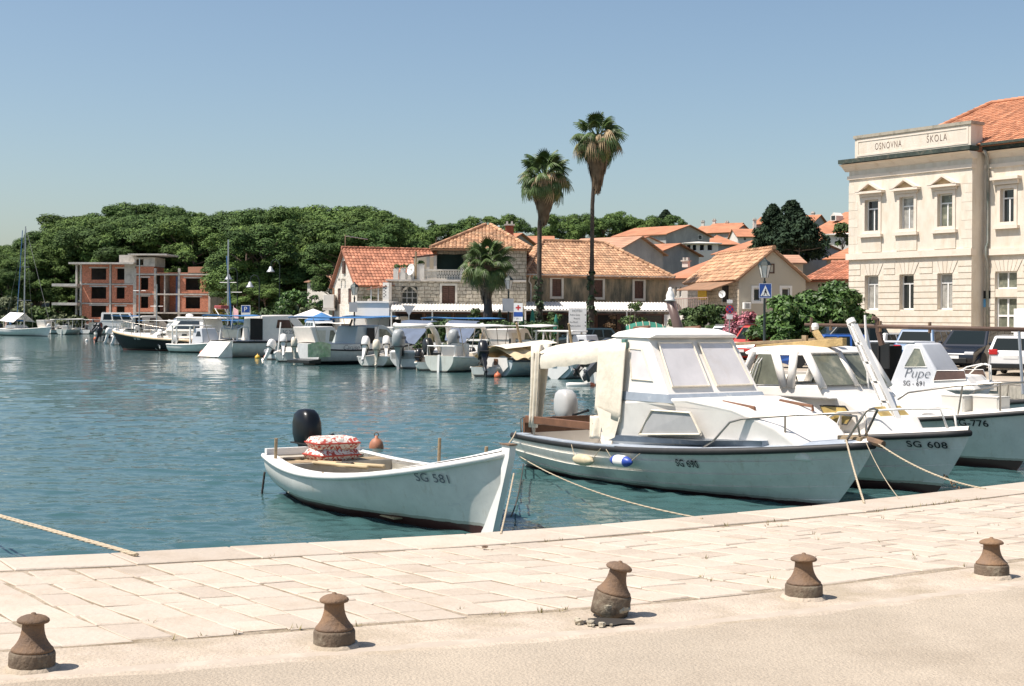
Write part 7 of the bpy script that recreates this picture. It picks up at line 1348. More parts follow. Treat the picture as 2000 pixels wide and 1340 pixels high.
small('long white boat with pale canopy roof before the unfinished building', 215, 178, 7, wh, 'ck'); small('open boat with blue cover before the unfinished building', 268, 170, 5, wh, 'co', cm=blue_canvas); small('white launch with raised roof at the quay below the construction', 330, 150, 6, wh, 'ck')
def extra(src, label, px, d, da=0.0, z=0.0, k=1.0):
    c = copy_tree(src.t); c['label'] = label; c['group'] = 'further boats packed along the far quay'; b = XY(px, d); c.location = (b.x, b.y, WL); c.rotation_euler.z = src.rz + da; c.scale = (k, k, k); return c
extra(c9, 'white awning launch tucked behind the tan mast boat', 1000, 69, .15); extra(c8, 'white arch boat half hidden behind the launch awning', 905, 73, .1); extra(c7, 'white dinghy between banner boat and arch boat', 768, 73.5, .25); extra(c5, 'white windscreen boat behind the banner boat bow', 735, 83, -.05); extra(c2, 'white canopy boat behind the first cruiser windscreen', 545, 93, .1)
extra(c6, 'second white cabin boat behind the canopy boat, left of the blue bimini', 395, 108, .05, k=.9); extra(c11, 'tarpaulin boat moored close behind the cabin boat canopy', 1085, 59, .2); extra(c7, 'small dinghy between tender and banner boat', 566, 79, .3); extra(c10, 'little dinghy with black outboard beside the arch boat', 838, 67, .3); extra(c9, 'awning launch moored below the unfinished building', 290, 140, .1); extra(c8, 'white arch boat moored below the unfinished building', 345, 124, .1); extra(c7, 'dinghy lying off the black cruiser stern', 322, 103.5, .4)
extra(c3, 'white cruiser far along the quay beside the delivery van', 235, 172, .05); extra(c9, 'awning launch right of the sailing yacht', 120, 193, .3); extra(c5, 'windscreen boat on the distant shore behind the sailing yacht', 72, 203, .2); extra(c12, 'boat with tilted outboards on the distant shore left of the van', 190, 190, .2)
extra(c3, 'white cruiser hull behind the arch boat', 705, 90, -.03); extra(c6, 'white cabin boat behind the slate sunshade', 862, 80, .0); extra(c5, 'windscreen boat behind the launch awning pole', 955, 73, .05); extra(c2, 'white canopy boat close left of the cabin boat canopy', 1040, 71, .1); extra(c6, 'white cabin boat left of the first blue bimini', 478, 106, .0, k=.85); extra(c9, 'awning launch between the two blue biminis', 632, 95, .0)
for px, top, d, m, lab in ((445, 468, 120, alu, 'thin grey yacht mast rising left of the pine trunks'), (456, 500, 121, mat('blue genoa strip', (.03, .12, .3)), 'blue wrapped forestay rising beside the thin mast'), (272, 505, 160, alu, 'short yacht mast in front of the unfinished building'), (306, 555, 158, alu, 'low mast with square radar reflector before the unfinished building')):
    b = XY(px, d); t = thing('yacht_mast', lab, 'mast', (b.x, b.y, WL)); zt = Zat(px, top, d) - WL; MB().tube([(0, 0, 0), (.0 if m is alu else -.6, 0, zt)], [.09, .06], 6).build('spar', m, t)
    MB().tube([(-.7, 0, zt * .6), (.7, 0, zt * .6)], .025, 4).build('spreader', alu, t); MB().box(-1.5, -.7, -.1, 1.5, .7, .7).build('hull', wh, t, bevel=.2)

# ------------------------------------------------------------------ cars
tyre = mat('tyre', (.02, .02, .02), .8); rim = mat('alloy rim', (.3, .3, .31), .35, .8); plate = mat('number plate', (.72, .72, .7), .4); tail = mat('red lamp', (.5, .02, .02), .2); lampw = mat('clear lamp', (.6, .62, .65), .1)
def paint(nm, c): return mat(nm, c, .3, var=.04, coat=.15)
def car(label, p, rz, col, L=4.4, Wd=1.8, H=1.5, kind='hatch', name='parked_car', cat='car', front='glass', plate_txt=None):
    """local x forward (front), wheels on z=0. body sides with arches, greenhouse, glass, lamps, wheels"""
    t = thing(name, label, cat, p, rz, 'cars parked along the waterfront'); h = Wd / 2; a = L / 2; zb = .5 * H + .12; cl = .2
    def arc(cx, r): return [(cx + r * math.cos(q), .33 + r * math.sin(q)) for q in [math.pi * (1 - k / 8) for k in range(9)]]
    r_ = .36 if H < 1.6 else .4; w1, w2 = -a + .85, a - .85
    hood = zb - .02 if kind != 'van' else zb + .1
    prof = [(-a + .05, cl + .1)] + [(w1 - r_ - .02, cl)] + arc(w1, r_) + [(w1 + r_ + .02, cl), (w2 - r_ - .02, cl)] + arc(w2, r_) + [(w2 + r_ + .02, cl), (a - .08, cl + .12), (a, .5), (a - .03, .68), (a - .25, hood - .1), (a - 1.15, zb), (-a + .12, zb + .04), (-a, .75), (-a, .45)]
    n = len(prof); ins = lambda x, z: h - .05 - (.06 if z < .35 else 0) - .1 * max(0, (abs(x) - a + .5) / .5) ** 2
    vs = [(x, -ins(x, z), z) for x, z in prof] + [(x, ins(x, z), z) for x, z in prof]
    MB().add(vs, [tuple(range(n)), tuple(range(2 * n - 1, n - 1, -1))] + [(i, (i + 1) % n, n + (i + 1) % n, n + i) for i in range(n)]).build('body', col, t, bevel=.05, seg=3)
    fx0, fx1 = a - 1.2, a - 1.95; bx0, bx1 = {'hatch': (-a + .15, -a + .55), 'suv': (-a + .15, -a + .5), 'van': (-a + .1, -a + .2), 'wagon': (-a + .12, -a + .45)}[kind]
    lo, hi = [(bx0, zb + .01), (fx0, zb - .01)], [(bx1, H), (fx1, H)]; yl, yh = h - .07, h - .24
    g = [(bx0, yl, zb), (fx0, yl, zb), (fx1, yh, H - .03), (bx1, yh, H - .03)]; gm = MB(); gv = [(x, -y, z) for x, y, z in g] + g; gm.add(gv, [(0, 1, 2, 3), (7, 6, 5, 4), (1, 5, 6, 2), (0, 3, 7, 4), (3, 2, 6, 7)]); gm.build('cabin_shell', col, t, bevel=.05, seg=3)
    MB().add([(bx1 + .05, -yh + .06, H - .005), (fx1 - .05, -yh + .06, H - .005), (fx1 - .05, yh - .06, H - .005), (bx1 + .05, yh - .06, H - .005)], [(0, 1, 2, 3)]).build('roof_panel', col, t)
    def lp(f, v, sd, off=.006): x = bx0 + (fx0 - bx0) * f; x2 = bx1 + (fx1 - bx1) * f; return (x + (x2 - x) * v, sd * (yl + (yh - yl) * v + off), zb + (H - .03 - zb) * v)
    for sd in (-1, 1):
        for f0, f1 in ((.07, .34), (.37, .63), (.66, .94)): MB().add([lp(f0, .12, sd), lp(f1, .12, sd), lp(f1 - .01, .86, sd), lp(f0 + .01, .86, sd)], [(0, 1, 2, 3)]).build('side_window', carglass, t)
        MB().cbox((fx0 - .15, sd * (h + .04), zb + .12), (.12, .16, .12)).build('mirror', col, t, bevel=.03)
    def ep(f, v, fr, off=.012): x, x2 = (fx0, fx1) if fr else (bx0, bx1); s_ = 1 if fr else -1; y = (yl + (yh - yl) * v) * f; return (x + (x2 - x) * v + s_ * off, y, zb + (H - .03 - zb) * v)
    for fr in (True, False): MB().add([ep(-.86, .12, fr), ep(.86, .12, fr), ep(.84, .86, fr), ep(-.84, .86, fr)], [(0, 1, 2, 3)]).build('windscreen' if fr else 'rear_window', carglass, t)
    for sd in (-1, 1):
        MB().cbox((a - .08, sd * (h - .34), .7), (.12, .38, .13)).build('headlight', lampw, t, bevel=.03); MB().cbox((-a + .02, sd * (h - .28), .85 if kind != 'van' else 1.0), (.1, .3, .2)).build('tail_light', tail, t, bevel=.03)
    for x, sgn in ((a + .005, 1), (-a - .005, -1)): MB().cbox((x, 0, .55 if sgn > 0 else .68), (.015, .5, .12)).build('number_plate', plate, t)
    MB().cbox((a - .01, 0, .42), (.04, 1.1, .2)).build('grille', black_plastic, t, bevel=.02); MB().cbox((-a + .02, 0, .36), (.1, Wd * .82, .18)).build('rear_bumper', black_plastic, t, bevel=.03)
    for x in (w1, w2):
        for sd in (-1, 1):
            M_ = Matrix.Rotation(R(90), 4, 'X'); wd = MB().lathe([(.2, -.1), (r_ - .05, -.1), (r_ - .03, -.07), (r_ - .03, .07), (r_ - .05, .1), (.2, .1)], 20, c=(x, sd * (h - .14), r_ - .03), M=M_).build('wheel', tyre, t, smooth=False); MB().lathe([(0, -.04), (.05, -.05), (.2, -.03), (.21, 0), (.2, .03), (.05, .05), (0, .04)], 12, c=(x, sd * (h - .1), r_ - .03), M=M_).build('rim', rim, wd)
    if kind in ('suv', 'van'):
        for sd in (-1, 1): MB().tube([(bx1 + .1, sd * (yh - .02), H + .03), (fx1 - .1, sd * (yh - .02), H + .03)], .02, 5).build('roof_bar', alu, t)
    return t
def at_ground(px, py): q = Zp(px, py, 0); return (q.x, q.y, 0)
def cardir(px, d): b = XY(px, d); return (b.x, b.y, 0)
car('blue compact SUV seen from behind in front of the school', cardir(1822, 60), R(52), paint('blue car paint', (.06, .14, .26)), 4.4, 1.85, 1.62, 'suv')
car('large black SUV facing the camera in front of the school door', cardir(1905, 57), R(-128), paint('black car paint', (.008, .012, .022)), 4.9, 1.95, 1.68, 'suv')
car('white hatchback cut by the right picture edge', cardir(1992, 52), R(62), paint('white car paint', (.72, .72, .72)), 4.1, 1.75, 1.45, 'hatch')
car('silver-white estate car half hidden left of the blue SUV', cardir(1752, 63), R(40), paint('silver white paint', (.55, .55, .53)), 4.4, 1.75, 1.45, 'wagon')
car('red van with roof rack parked behind the crossing lamp post', cardir(1478, 66), R(238), paint('red car paint', (.42, .035, .025)), 4.2, 1.75, 1.72, 'van', name='parked_van', cat='van')
car('white people carrier parked left of the red van', cardir(1424, 70), R(232), paint('white van paint', (.68, .69, .7)), 4.5, 1.8, 1.68, 'van', name='parked_van', cat='van')
car('bright blue hatchback parked left of the white people carrier', cardir(1378, 75), R(220), paint('bright blue paint', (.03, .12, .35)), 4.1, 1.75, 1.5, 'hatch')
car('dark green-blue car parked in front of the hotel sign', cardir(1138, 82), R(205), paint('dark teal paint', (.03, .06, .075)), 4.3, 1.75, 1.45, 'hatch')
car('dark off-road car behind the wooden spars', cardir(1640, 62), R(188), paint('dark olive paint', (.03, .035, .03)), 4.6, 1.85, 1.75, 'suv')
car('blue car low behind the wooden spars', cardir(1612, 58), R(175), paint('mid blue paint', (.02, .08, .3)), 4.1, 1.75, 1.4, 'hatch')
car('white pickup with light blue windows behind the blue awning boat', cardir(628, 97), R(-70), paint('white pickup paint', (.6, .62, .64)), 4.9, 1.8, 1.72, 'suv')
car('white delivery van by the shore below the unfinished building', cardir(240, 200), R(5), paint('white delivery paint', (.7, .69, .67)), 6.0, 2.0, 2.5, 'van', name='parked_van', cat='van')
car('silver car by the shore left of the white delivery van', cardir(150, 212), R(5), paint('silver white paint', (.55, .55, .53)), 4.3, 1.8, 1.45, 'hatch')
# badges the photo shows on two cars
# ------------------------------------------------------------------ street furniture
ironm = mat('dark green cast iron', (.02, .03, .028), .5, .3, var=.3); lant = mat('frosted lantern glass', (.62, .6, .55), .25, var=.1)
def lamp(label, px, pytop, d):
    b = XY(px, d); zt = Zat(px, pytop, d); t = thing('street_lamp', label, 'street lamp', b, 0, 'lantern street lamps on the waterfront')
    MB().lathe([(.13, 0), (.13, .25), (.09, .32), (.08, .8), (.1, .84), (.1, .9), (.055, .96), (.045, zt - 1.05), (.06, zt - 1.0), (.06, zt - .95), (.03, zt - .9), (.03, zt - .8)], 12).build('post', ironm, t, smooth=True)
    sq = lambda r, z: [Vector((r * math.cos(R(45 + 60 * k)), r * math.sin(R(45 + 60 * k)), z)) for k in range(6)]
    MB().loft([sq(.13, zt - .78), sq(.25, zt - .28)]).build('lantern_glass', lant, t); MB().loft([sq(.29, zt - .28), sq(.2, zt - .14), sq(.09, zt - .06), sq(.05, zt - .02), sq(.02, zt + .06)]).build('lantern_cap', ironm, t); mb = MB()
    for k in range(6): mb.tube([sq(.134, zt - .78)[k], sq(.256, zt - .28)[k]], .012, 4)
    mb.build('lantern_bars', ironm, t); return t, b
l1, _ = lamp('lantern lamp post before the white extension, with grey sign back', 692, 552, 88); l2, _ = lamp('lantern lamp post between short palm and first aid sign', 993, 538, 82); l3, bL = lamp('tall lantern lamp post carrying the pedestrian crossing sign', 1493, 505, 58)
signblue = mat('sign blue', (.015, .07, .3), .4); signwhite = mat('sign white', (.78, .78, .76), .4); signred = mat('sign red', (.5, .03, .03), .4); signback = mat('sign back grey', (.42, .43, .45), .5, .4, var=.05)
def sign(label, px, d, rz=0.0, name='road_sign', posth=2.2, post=True):
    b = XY(px, d); t = thing(name, label, 'sign', b, rz)
    if post: MB().tube([(0, .03, 0), (0, .03, posth)], .03, 8).build('post', alu, t)
    return t
def rectb(t, x0, z0, x1, z1, m, y=0.0, nm='plate', th=.02): return MB().box(x0, y - th, z0, x1, y, z1).build(nm, m, t)
d = 57.7; t = sign('blue square pedestrian crossing sign on the lantern post', 1493.5, d, post=False, name='crossing_sign'); zc = Zat(1493, 568, d); hs_ = .26; zz = zc
rectb(t, -hs_, zz - .3, hs_, zz + .3, signblue, -.1); ringb(MB(), -hs_ + .01, zz - .29, hs_ - .01, zz + .29, .014, -.124, -.121).build('border', signwhite, t); MB().add([(-.2, -.123, zz - .22), (.2, -.123, zz - .22), (0, -.123, zz + .22)], [(0, 1, 2)]).build('white_triangle', signwhite, t)
mb = MB(); yq = -.126
for poly in ([(-.02, .02), (.03, .02), (.05, -.06), (.02, -.07), (-.03, -.06)], [(.02, -.06), (.05, -.06), (.09, -.19), (.06, -.19)], [(-.02, -.06), (.02, -.06), (-.05, -.19), (-.08, -.19)], [(-.02, .02), (-.05, -.07), (-.03, -.075), (.0, -.02)], [(.025, .02), (.03, -.02), (.07, -.07), (.055, -.085), (.02, -.03)], [(-.14, -.21), (-.11, -.21), (-.09, -.17), (-.115, -.17)], [(.11, -.21), (.14, -.21), (.115, -.17), (.09, -.17)]): mb.add([(x, yq, zz + z) for x, z in poly], [tuple(range(len(poly)))])
mb.add([(.01 + .028 * math.cos(k * .785), yq, zz + .055 + .028 * math.sin(k * .785)) for k in range(8)], [tuple(range(8))]); mb.build('walking_figure', inkblack, t); MB().box(-.06, -.1, zz - .03, .06, .03, zz + .03).build('bracket', alu, t)
t = sign('inverted triangular give-way sign seen from behind', 798.5, 76, posth=Zat(798, 612, 76)); a, b_, c = W(786, 596, 76), W(811, 597, 76), W(799, 617, 76); o_ = XY(798.5, 76); MB().prism([(a.x - o_.x, a.z), (b_.x - o_.x, b_.z), (c.x - o_.x, c.z)], -.02, 0).build('plate', signback, t, bevel=.005)
for px, py, w_, h_, d_, lab in ((690, 600, .5, .6, 87.8, 'grey rectangular sign back on the lamp post before the white extension'), (992, 596, .65, .75, 81.8, 'grey rectangular sign back on the lamp post beside the short palm')):
    t = sign(lab, px, d_, post=False); z = Zat(px, py, d_); rectb(t, -w_ / 2, z - h_ / 2, w_ / 2, z + h_ / 2, signback, -.08); MB().box(-.05, -.08, z - .05, .05, .1, z + .05).build('bracket', alu, t)
d_ = 74.; t = sign('white first aid sign with red cross and blue panel', 1012, d_, posth=Zat(1012, 628, d_), name='first_aid_sign'); z0, z1 = Zat(1012, 627, d_), Zat(1012, 592, d_); w_ = .235; H_ = z1 - z0
rectb(t, -w_, z0, w_, z1, signwhite); rectb(t, -w_ + .004, z0 + H_ * .24, w_ - .004, z0 + H_ * .5, signblue, -.022, 'blue_panel', .004); zc = z0 + H_ * .74
MB().box(-.04, -.027, zc - .13, .04, -.022, zc + .13).box(-.13, -.0275, zc - .04, .13, -.0225, zc + .04).build('red_cross', signred, t); lettering('• 200 m', .11, lambda a, b: (-.2 + a, -.025, z0 + .08 + b), inkblack, t)
t = sign('white hotel direction board with black lettering', 1128, 74, posth=.2, post=False, name='hotel_sign'); z0, z1 = Zat(1128, 640, 74), Zat(1128, 602, 74); w_ = .46; rectb(t, -w_, z0 - .35, w_, z1, signwhite)
for x in (-.35, .35): MB().tube([(x, .03, 0), (x, .03, z1 - .05)], .035, 8).build('post', alu, t)
for i, (tx, sz, x) in enumerate((('HOTELI', .17, -.28), ('Adria Gava', .13, -.4), ('Resort', .13, -.2), ('Ivo Parić', .13, -.4), ('Adria Lučice', .12, -.4))): lettering(tx, sz, lambda a, b: (x + a, -.023, z1 - .2 - .19 * i + b), inkblack, t, sx=.9)
for i in (1, 3, 4): MB().add([(.36, -.023, z1 - .16 - .19 * i), (.43, -.023, z1 - .12 - .19 * i), (.43, -.023, z1 - .2 - .19 * i)], [(0, 1, 2)]).build('arrow', inkblack, t)
d_ = 66.; t = sign('round no-stopping sign with white plates before the garden shrub', 1425, d_, posth=Zat(1425, 584, d_), name='no_stopping_sign'); z = Zat(1425, 604, d_); disc = lambda r, y, m, nm: MB().lathe([(0, 0), (r, 0), (r, .008), (0, .008)], 28, c=(0, y, z), M=Matrix.Rotation(R(90), 4, 'X')).build(nm, m, t)
disc(.2, -.02, signred, 'red_ring'); disc(.155, -.03, signblue, 'blue_disc'); MB().cbox((0, -.042, z), (.05, .006, .32), ry=R(45)).build('red_bar', signred, t); MB().cbox((0, -.046, z), (.05, .006, .32), ry=R(-45)).build('red_bar', signred, t); rectb(t, -.13, z + .28, .13, z + .44, signwhite, 0, 'upper_plate'); rectb(t, -.14, z - .46, .14, z - .24, signwhite, 0, 'lower_plate')
t = sign('blue parking sign on a post at the edge of the pine wood', 480, 128, posth=3.0, name='parking_sign'); z = Zat(480, 607, 128); rectb(t, -.42, z - .55, .42, z + .5, signwhite); rectb(t, -.36, z - .15, .36, z + .45, signblue, -.022, 'blue_panel', .004); lettering('P', .6, lambda a, b: (-.18 + a, -.028, z - .06 + b), signwhite, t)
for px, py, d_, lab in ((528, 530, 140, 'bell-shaped street light on a tall hooked pole before the pines'), (446, 545, 145, 'bell-shaped street light beside the thin yacht mast'), (488, 560, 138, 'bell-shaped street light above the parking sign')):
    b = XY(px, d_); z = Zat(px, py, d_); t = thing('hooked_lamp', lab, 'street lamp', b, 0, 'hooked lamp posts before the pine wood'); MB().tube([(.9, 0, 0), (.9, 0, z + .6), (.75, 0, z + 1.0), (.4, 0, z + 1.15), (.1, 0, z + .95), (0, 0, z + .5)], .05, 6).build('pole', ironm, t); MB().lathe([(.02, z + .5), (.12, z + .45), (.22, z + .2), (.38, z), (.42, z - .08), (.3, z - .06)], 12).build('bell_shade', signback, t, smooth=True)
# guard rails on the quay: white rails on dark posts
def guard(label, pa, pb, d, zs_=(.55, .85)):
    fr = Frame(XY(pa, d), XY(pb, d - 1.5)); t = thing('guard_rail', label, 'railing', (fr.o.x, fr.o.y, 0), fr.rz, 'white guard rails on the far quay')
    for z in zs_: MB().box(0, -.04, z - .05, fr.L, .0, z + .05).build('rail', signwhite, t)
    n = max(2, int(fr.L / 1.6))
    for k in range(n + 1): MB().tube([(fr.L * k / n, .05, 0), (fr.L * k / n, .05, .95)], .05, 8).build('post', ironm, t)
guard('white guard rail left of the tan mast', 912, 995, 72); guard('white guard rail right of the tan mast', 1008, 1062, 71); fr = Frame(XY(1025, 70.5), XY(1062, 70)); t = tag(thing('low_stone_wall', 'low rubble wall below the guard rail', 'wall', (fr.o.x, fr.o.y, 0), fr.rz), kind='thing'); MB().box(0, 0, 0, fr.L, .4, .55).build('masonry', rubble, t); MB().box(-.03, -.04, .552, fr.L + .03, .44, .62).build('coping', stonetrim, t)
guard('grey railing on the quay behind the banner boat', 590, 668, 90, (.5, .8, 1.1))
# parasols
def parasol(label, px, pyt, d, m, r=1.4, closed=False):
    b = XY(px, d); z = Zat(px, pyt, d); t = thing('parasol', label, 'parasol', b, 0, 'parasols of the restaurants'); MB().tube([(0, 0, 0), (0, 0, z)], .03, 6).build('pole', alu, t); MB().lathe([(.25, 0), (.25, .08), (.05, .1)], 10).build('base', rawconc, t)
    if closed: MB().lathe([(.03, z), (.1, z - .25), (.16, z - .7), (.22, z - 1.2), (.14, z - 1.25)], 9).build('canopy', m, t)
    else:
        c = [Vector((r * math.cos(k * math.pi / 4), r * math.sin(k * math.pi / 4), z - .55)) for k in range(8)]; o = MB().add([Vector((0, 0, z))] + c + [p - Vector((0, 0, .18)) for p in c], [(0, 1 + k, 1 + (k + 1) % 8) for k in range(8)] + [(1 + k, 1 + (k + 1) % 8, 9 + (k + 1) % 8, 9 + k) for k in range(8)]).build('canopy', m, t)
        for k in range(8): MB().tube([Vector((0, 0, z - .3)), c[k] * .98 + Vector((0, 0, 0))], .012, 4).build('rib', alu, t)
grn = mat('green parasol cloth', (.02, .16, .11), .8, var=.2)
parasol('open white parasol left of the stone gable house', 612, 603, 104, mat('white parasol cloth', (.74, .72, .68), .8), 1.5); parasol('open blue parasol beside the white one', 628, 610, 101, blue_canvas, 1.2); parasol('closed green parasol left of the tall palm trunk', 1040, 604, 83, grn, closed=True); parasol('closed green parasol left of the hotel sign', 1086, 614, 82, grn, closed=True); parasol('closed pale parasol beside the lantern lamp', 976, 603, 84, olive_m, closed=True); parasol('green closed parasol lying low near the pale one', 1019, 606, 84, grn, closed=True)
# funnel-like brown pipe with white cowl rising behind the cabin roof
p0, p1 = W(1326, 645, 30), W(1309, 588, 30); t = thing('exhaust_funnel', 'slanted brown pipe with white cowl rising behind the cabin boat roof', 'pipe', p0); MB().tube([Vector((0, 0, -1.4)), Vector(), p1 - p0], [.12, .11, .09], 12).build('pipe', mat('brown pipe paint', (.14, .09, .075), .35, var=.2), t, smooth=True); MB().lathe([(.1, 0), (.12, .02), (.085, .04), (.09, .12), (.06, .2), (.04, .23), (.045, .27), (0, .3)], 12, c=p1 - p0).build('cowl', white2, t, smooth=True)
# upturned green boat cover behind
fr = Frame(XY(1222, 62), XY(1300, 62)); t = thing('covered_dinghy', 'upturned dinghy under green cover behind the cabin boat roof', 'boat', (fr.o.x, fr.o.y, 0), fr.rz); zt = Zat(1255, 628, 62); mb = MB(); mb.grid(lambda i, j: (fr.L * i, -.6 * math.cos(math.pi * j), zt - .55 + .55 * math.sin(math.pi * j) * math.sin(math.pi * (.12 + .76 * i)) ** .5), 16, 8); mb.build('cover', grn, t, smooth=True)
for k in range(6): x = fr.L * (k + .5) / 6; MB().tube([(x, -.62 * math.cos(math.pi * j / 8), zt - .54 + .56 * math.sin(math.pi * j / 8) * math.sin(math.pi * (.12 + .76 * (k + .5) / 6)) ** .5) for j in range(9)], .02, 4).build('lashing', ropem, t)
MB().box(.3, -.4, 0, fr.L - .3, .4, zt - .5).build('trestle', oldwood, t)
t = tag(thing('garden_wall', 'low stone garden wall below the beige house', 'wall', XY(1300, 76)), kind='thing'); MB().box(0, 0, 0, 7.5, .35, 1.15).build('masonry', rubble, t); MB().box(-.05, -.05, 1.152, 7.55, .4, 1.22).build('coping', stonetrim, t)
t = thing('notice_board', 'white notice board in front of the school door', 'sign', SF.o + SF.u * SF.uz(1994, 620, -1)[0] + SF.n * -1.0, SF.rz); MB().box(-.4, 0, .6, 1.6, .06, SF.uz(1994, 603, -1)[1]).build('panel', signwhite, t, bevel=.02); MB().box(-.3, -.012, .9, 1.2, -.002, 1.1).build('blue_strip', signblue, t)
for x in (-.3, 1.5): MB().tube([(x, .1, 0), (x, .1, 2.2)], .04, 6).build('post', alu, t)
# ------------------------------------------------------------------ iron bollards on the near quay
def bollard(px, py, label, tilt=None):
    q = Zp(px, py, .01); rb_ = random.Random(px); t = thing('bollard', label, 'bollard', q, rb_.uniform(0, 6), 'iron bollards along the quay'); t.rotation_euler.x = R(rb_.uniform(-1.5, 1.5)); t.rotation_euler.y = R(rb_.uniform(-1.5, 1.5)); t.scale = (rb_.uniform(.97, 1.04),) * 2 + (rb_.uniform(.96, 1.04),)
    k = 1.0; basem = mat('rusty base with old cement', (.13, .095, .065), .9, var=.25, scale=9, bump=.01, bscale=40, dirt=(.3, .26, .19), damt=.36, dscale=7)
    MB().lathe([(0, -.05), (.122, -.05), (.124, .0), (.123, .078), (.119, .088), (.112, .092), (0, .092)], 32).build('base', basem, t, smooth=True)
    o = MB().lathe([(.1, .088), (.111, .093), (.113, .1), (.109, .107), (.1, .115), (.085, .135), (.073, .157), (.065, .18), (.06, .205), (.058, .235), (.06, .245), (0, .246)], 32).build('body', rust, t, smooth=True)
    MB().lathe([(.03, .24), (.062, .243), (.083, .247), (.087, .254), (.084, .263), (.07, .274), (.05, .282), (.022, .288), (.014, .289), (.013, .296), (.006, .299), (0, .299)], 32).build('cap', rust, t, smooth=True)
    # crumbled mortar collar
    rd = random.Random(px); ring = []; 
    for j in range(28): a = j * 2 * math.pi / 28; r = .135 + rd.uniform(0, .03); ring.append((a, r))
    mb = MB(); mb.loft([[Vector((r * math.cos(a), r * math.sin(a), -.012)) for a, r in ring], [Vector(((.118 + (r - .118) * .5) * math.cos(a), (.118 + (r - .118) * .5) * math.sin(a), .012 + rd.uniform(0, .008))) for a, r in ring], [Vector((.118 * math.cos(a), .118 * math.sin(a), .016)) for a, r in ring]], cap=False); mb.build('mortar_collar', concrete, t, smooth=True)
    return t
bollard(62, 1304, 'rusty iron bollard nearest the lower left picture corner'); bollard(653, 1260, 'upright rusty bollard second from the left on the quay'); bollard(1570, 1166, 'rusty bollard fourth from the left with pale cement patch'); bollard(1937, 1125, 'rusty bollard at the right end of the row, smallest in view')
# the broken one: leaning, lifted out of its crumbled footing
t = bollard(1192, 1200, 'leaning bollard torn loose from its broken concrete footing'); t.rotation_euler = (R(3), R(12), 0); t.location.z += .05
for ch_ in list(t.children):
    if ch_.name.startswith('mortar'): bpy.data.objects.remove(ch_)
rd = random.Random(8); mb = MB(); rings = []
for z, r in ((-.075, .03), (-.06, .075), (-.02, .115), (.02, .128), (.035, .123)): rings.append([Vector((r * math.cos(k * .449) * rd.uniform(.85, 1.12), r * math.sin(k * .449) * rd.uniform(.85, 1.12), z + rd.uniform(-.012, .012))) for k in range(14)])
mb.loft(rings); mb.build('concrete_lump', mat('broken concrete', (.42, .37, .28), .95, var=.3, scale=9, bump=.02, bscale=30), t)
q = Zp(1185, 1214, .013); MB_ = MB(); pts = [Vector((q.x + .17 * math.cos(k * .45) * rd.uniform(.7, 1.1), q.y + .11 * math.sin(k * .45) * rd.uniform(.7, 1.1), .0135)) for k in range(14)]; tag(MB_.add(pts, [tuple(range(14))]).build('footing_hole', mat('dark footing patch', (.03, .025, .02), .95)), kind='structure')  # flat dark patch on the paving marks the cavity
for k in range(9):
    a = rd.uniform(2.2, 5.0); r = rd.uniform(.13, .22); s_ = rd.uniform(.008, .028); c = Vector((q.x + r * math.cos(a) * 1.1, q.y + r * math.sin(a) * .8, .012 + s_ * .4)); mb = MB(); mb.loft([[c + Vector((s_ * math.cos(j) * rd.uniform(.7, 1.2), s_ * math.sin(j) * rd.uniform(.7, 1.2), h * s_)) for j in (0, 1.26, 2.5, 3.8, 5.0)] for h in (-.5, .1, .45)])
    o = mb.build('rubble_chip', mat('broken concrete', (.42, .37, .28)), t); o.matrix_parent_inverse = (Matrix.Translation(t.location) @ t.rotation_euler.to_matrix().to_4x4()).inverted()
# iron mooring ring let into the edge stone
q = Zp(947, 1069, .032); t = thing('mooring_eye', 'small rusty ring hole in the quay edge stone', 'ring', q); MB().tube([(.022 * math.cos(k * .6), .03 * math.sin(k * .6), .004) for k in range(10)], .006, 5, closed=True).build('ring', rust, t); MB().lathe([(0, .001), (.014, .002), (0, .004)], 10).build('pin', darkrope, t)
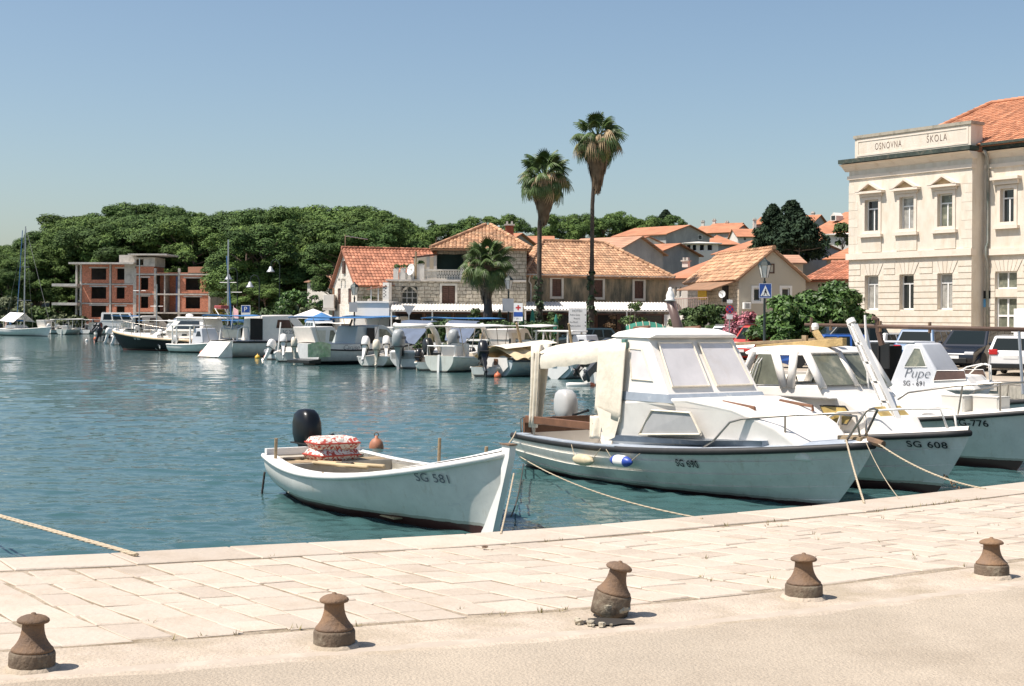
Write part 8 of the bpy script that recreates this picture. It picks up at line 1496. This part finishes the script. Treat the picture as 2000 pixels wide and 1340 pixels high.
# ------------------------------------------------------------------ a few people
def person(label, p, shirt, rz=0.0, h=1.72, sit=False):
    me = bpy.data.meshes.new('person'); k = h / 1.75
    J = {'pel': (0, 0, .95), 'che': (0, 0, 1.3), 'nec': (0, 0, 1.5), 'hea': (.02, 0, 1.62), 'top': (.02, 0, 1.72), 'hl': (0, .1, .9), 'kl': (.05, .11, .5), 'al': (0, .11, .07), 'fl': (.14, .12, .03), 'hr': (0, -.1, .9), 'kr': (.02, -.11, .5), 'ar': (-.06, -.12, .07), 'fr': (.08, -.13, .03), 'sl': (0, .19, 1.42), 'el': (-.02, .26, 1.15), 'wl': (.1, .27, .93), 'sr': (0, -.19, 1.42), 'er': (-.02, -.26, 1.15), 'wr': (.12, -.24, .95)}
    nm = list(J); E_ = [('pel', 'che'), ('che', 'nec'), ('nec', 'hea'), ('hea', 'top'), ('pel', 'hl'), ('hl', 'kl'), ('kl', 'al'), ('al', 'fl'), ('pel', 'hr'), ('hr', 'kr'), ('kr', 'ar'), ('ar', 'fr'), ('che', 'sl'), ('sl', 'el'), ('el', 'wl'), ('che', 'sr'), ('sr', 'er'), ('er', 'wr')]
    me.from_pydata([Vector(J[n]) * k for n in nm], [(nm.index(a), nm.index(b)) for a, b in E_], []); o = bpy.data.objects.new('person', me); C.objects.link(o); o.location = p; o.rotation_euler = (0, 0, rz)
    o.modifiers.new('skin', 'SKIN'); me.skin_vertices or None
    Rr = dict(pel=.15, che=.17, nec=.06, hea=.1, top=.07, hl=.1, kl=.065, al=.045, fl=.04, hr=.1, kr=.065, ar=.045, fr=.04, sl=.075, el=.05, wl=.035, sr=.075, er=.05, wr=.035)
    for i, n in enumerate(nm): me.skin_vertices[0].data[i].radius = (Rr[n] * k, Rr[n] * k)
    me.skin_vertices[0].data[0].use_root = True; o.modifiers.new('s', 'SUBSURF').levels = 1; me.materials.append(shirt); return tag(o, label, 'person', 'people on the distant shore')
p = world(sb, 1.2, -.4, .9); person('person in pale pink shirt standing at the sailing yacht stern', p, mat('pink shirt', (.55, .4, .36), .8)); q = XY(182, 207); person('person in dark clothes walking along the distant shore', (q.x, q.y, 0), mat('dark clothes', (.05, .05, .06), .8), R(180)); q = XY(20, 199); person('person in light blue standing on the tan canopy boat', (q.x, q.y, -.2), mat('light blue shirt', (.15, .3, .5), .8))
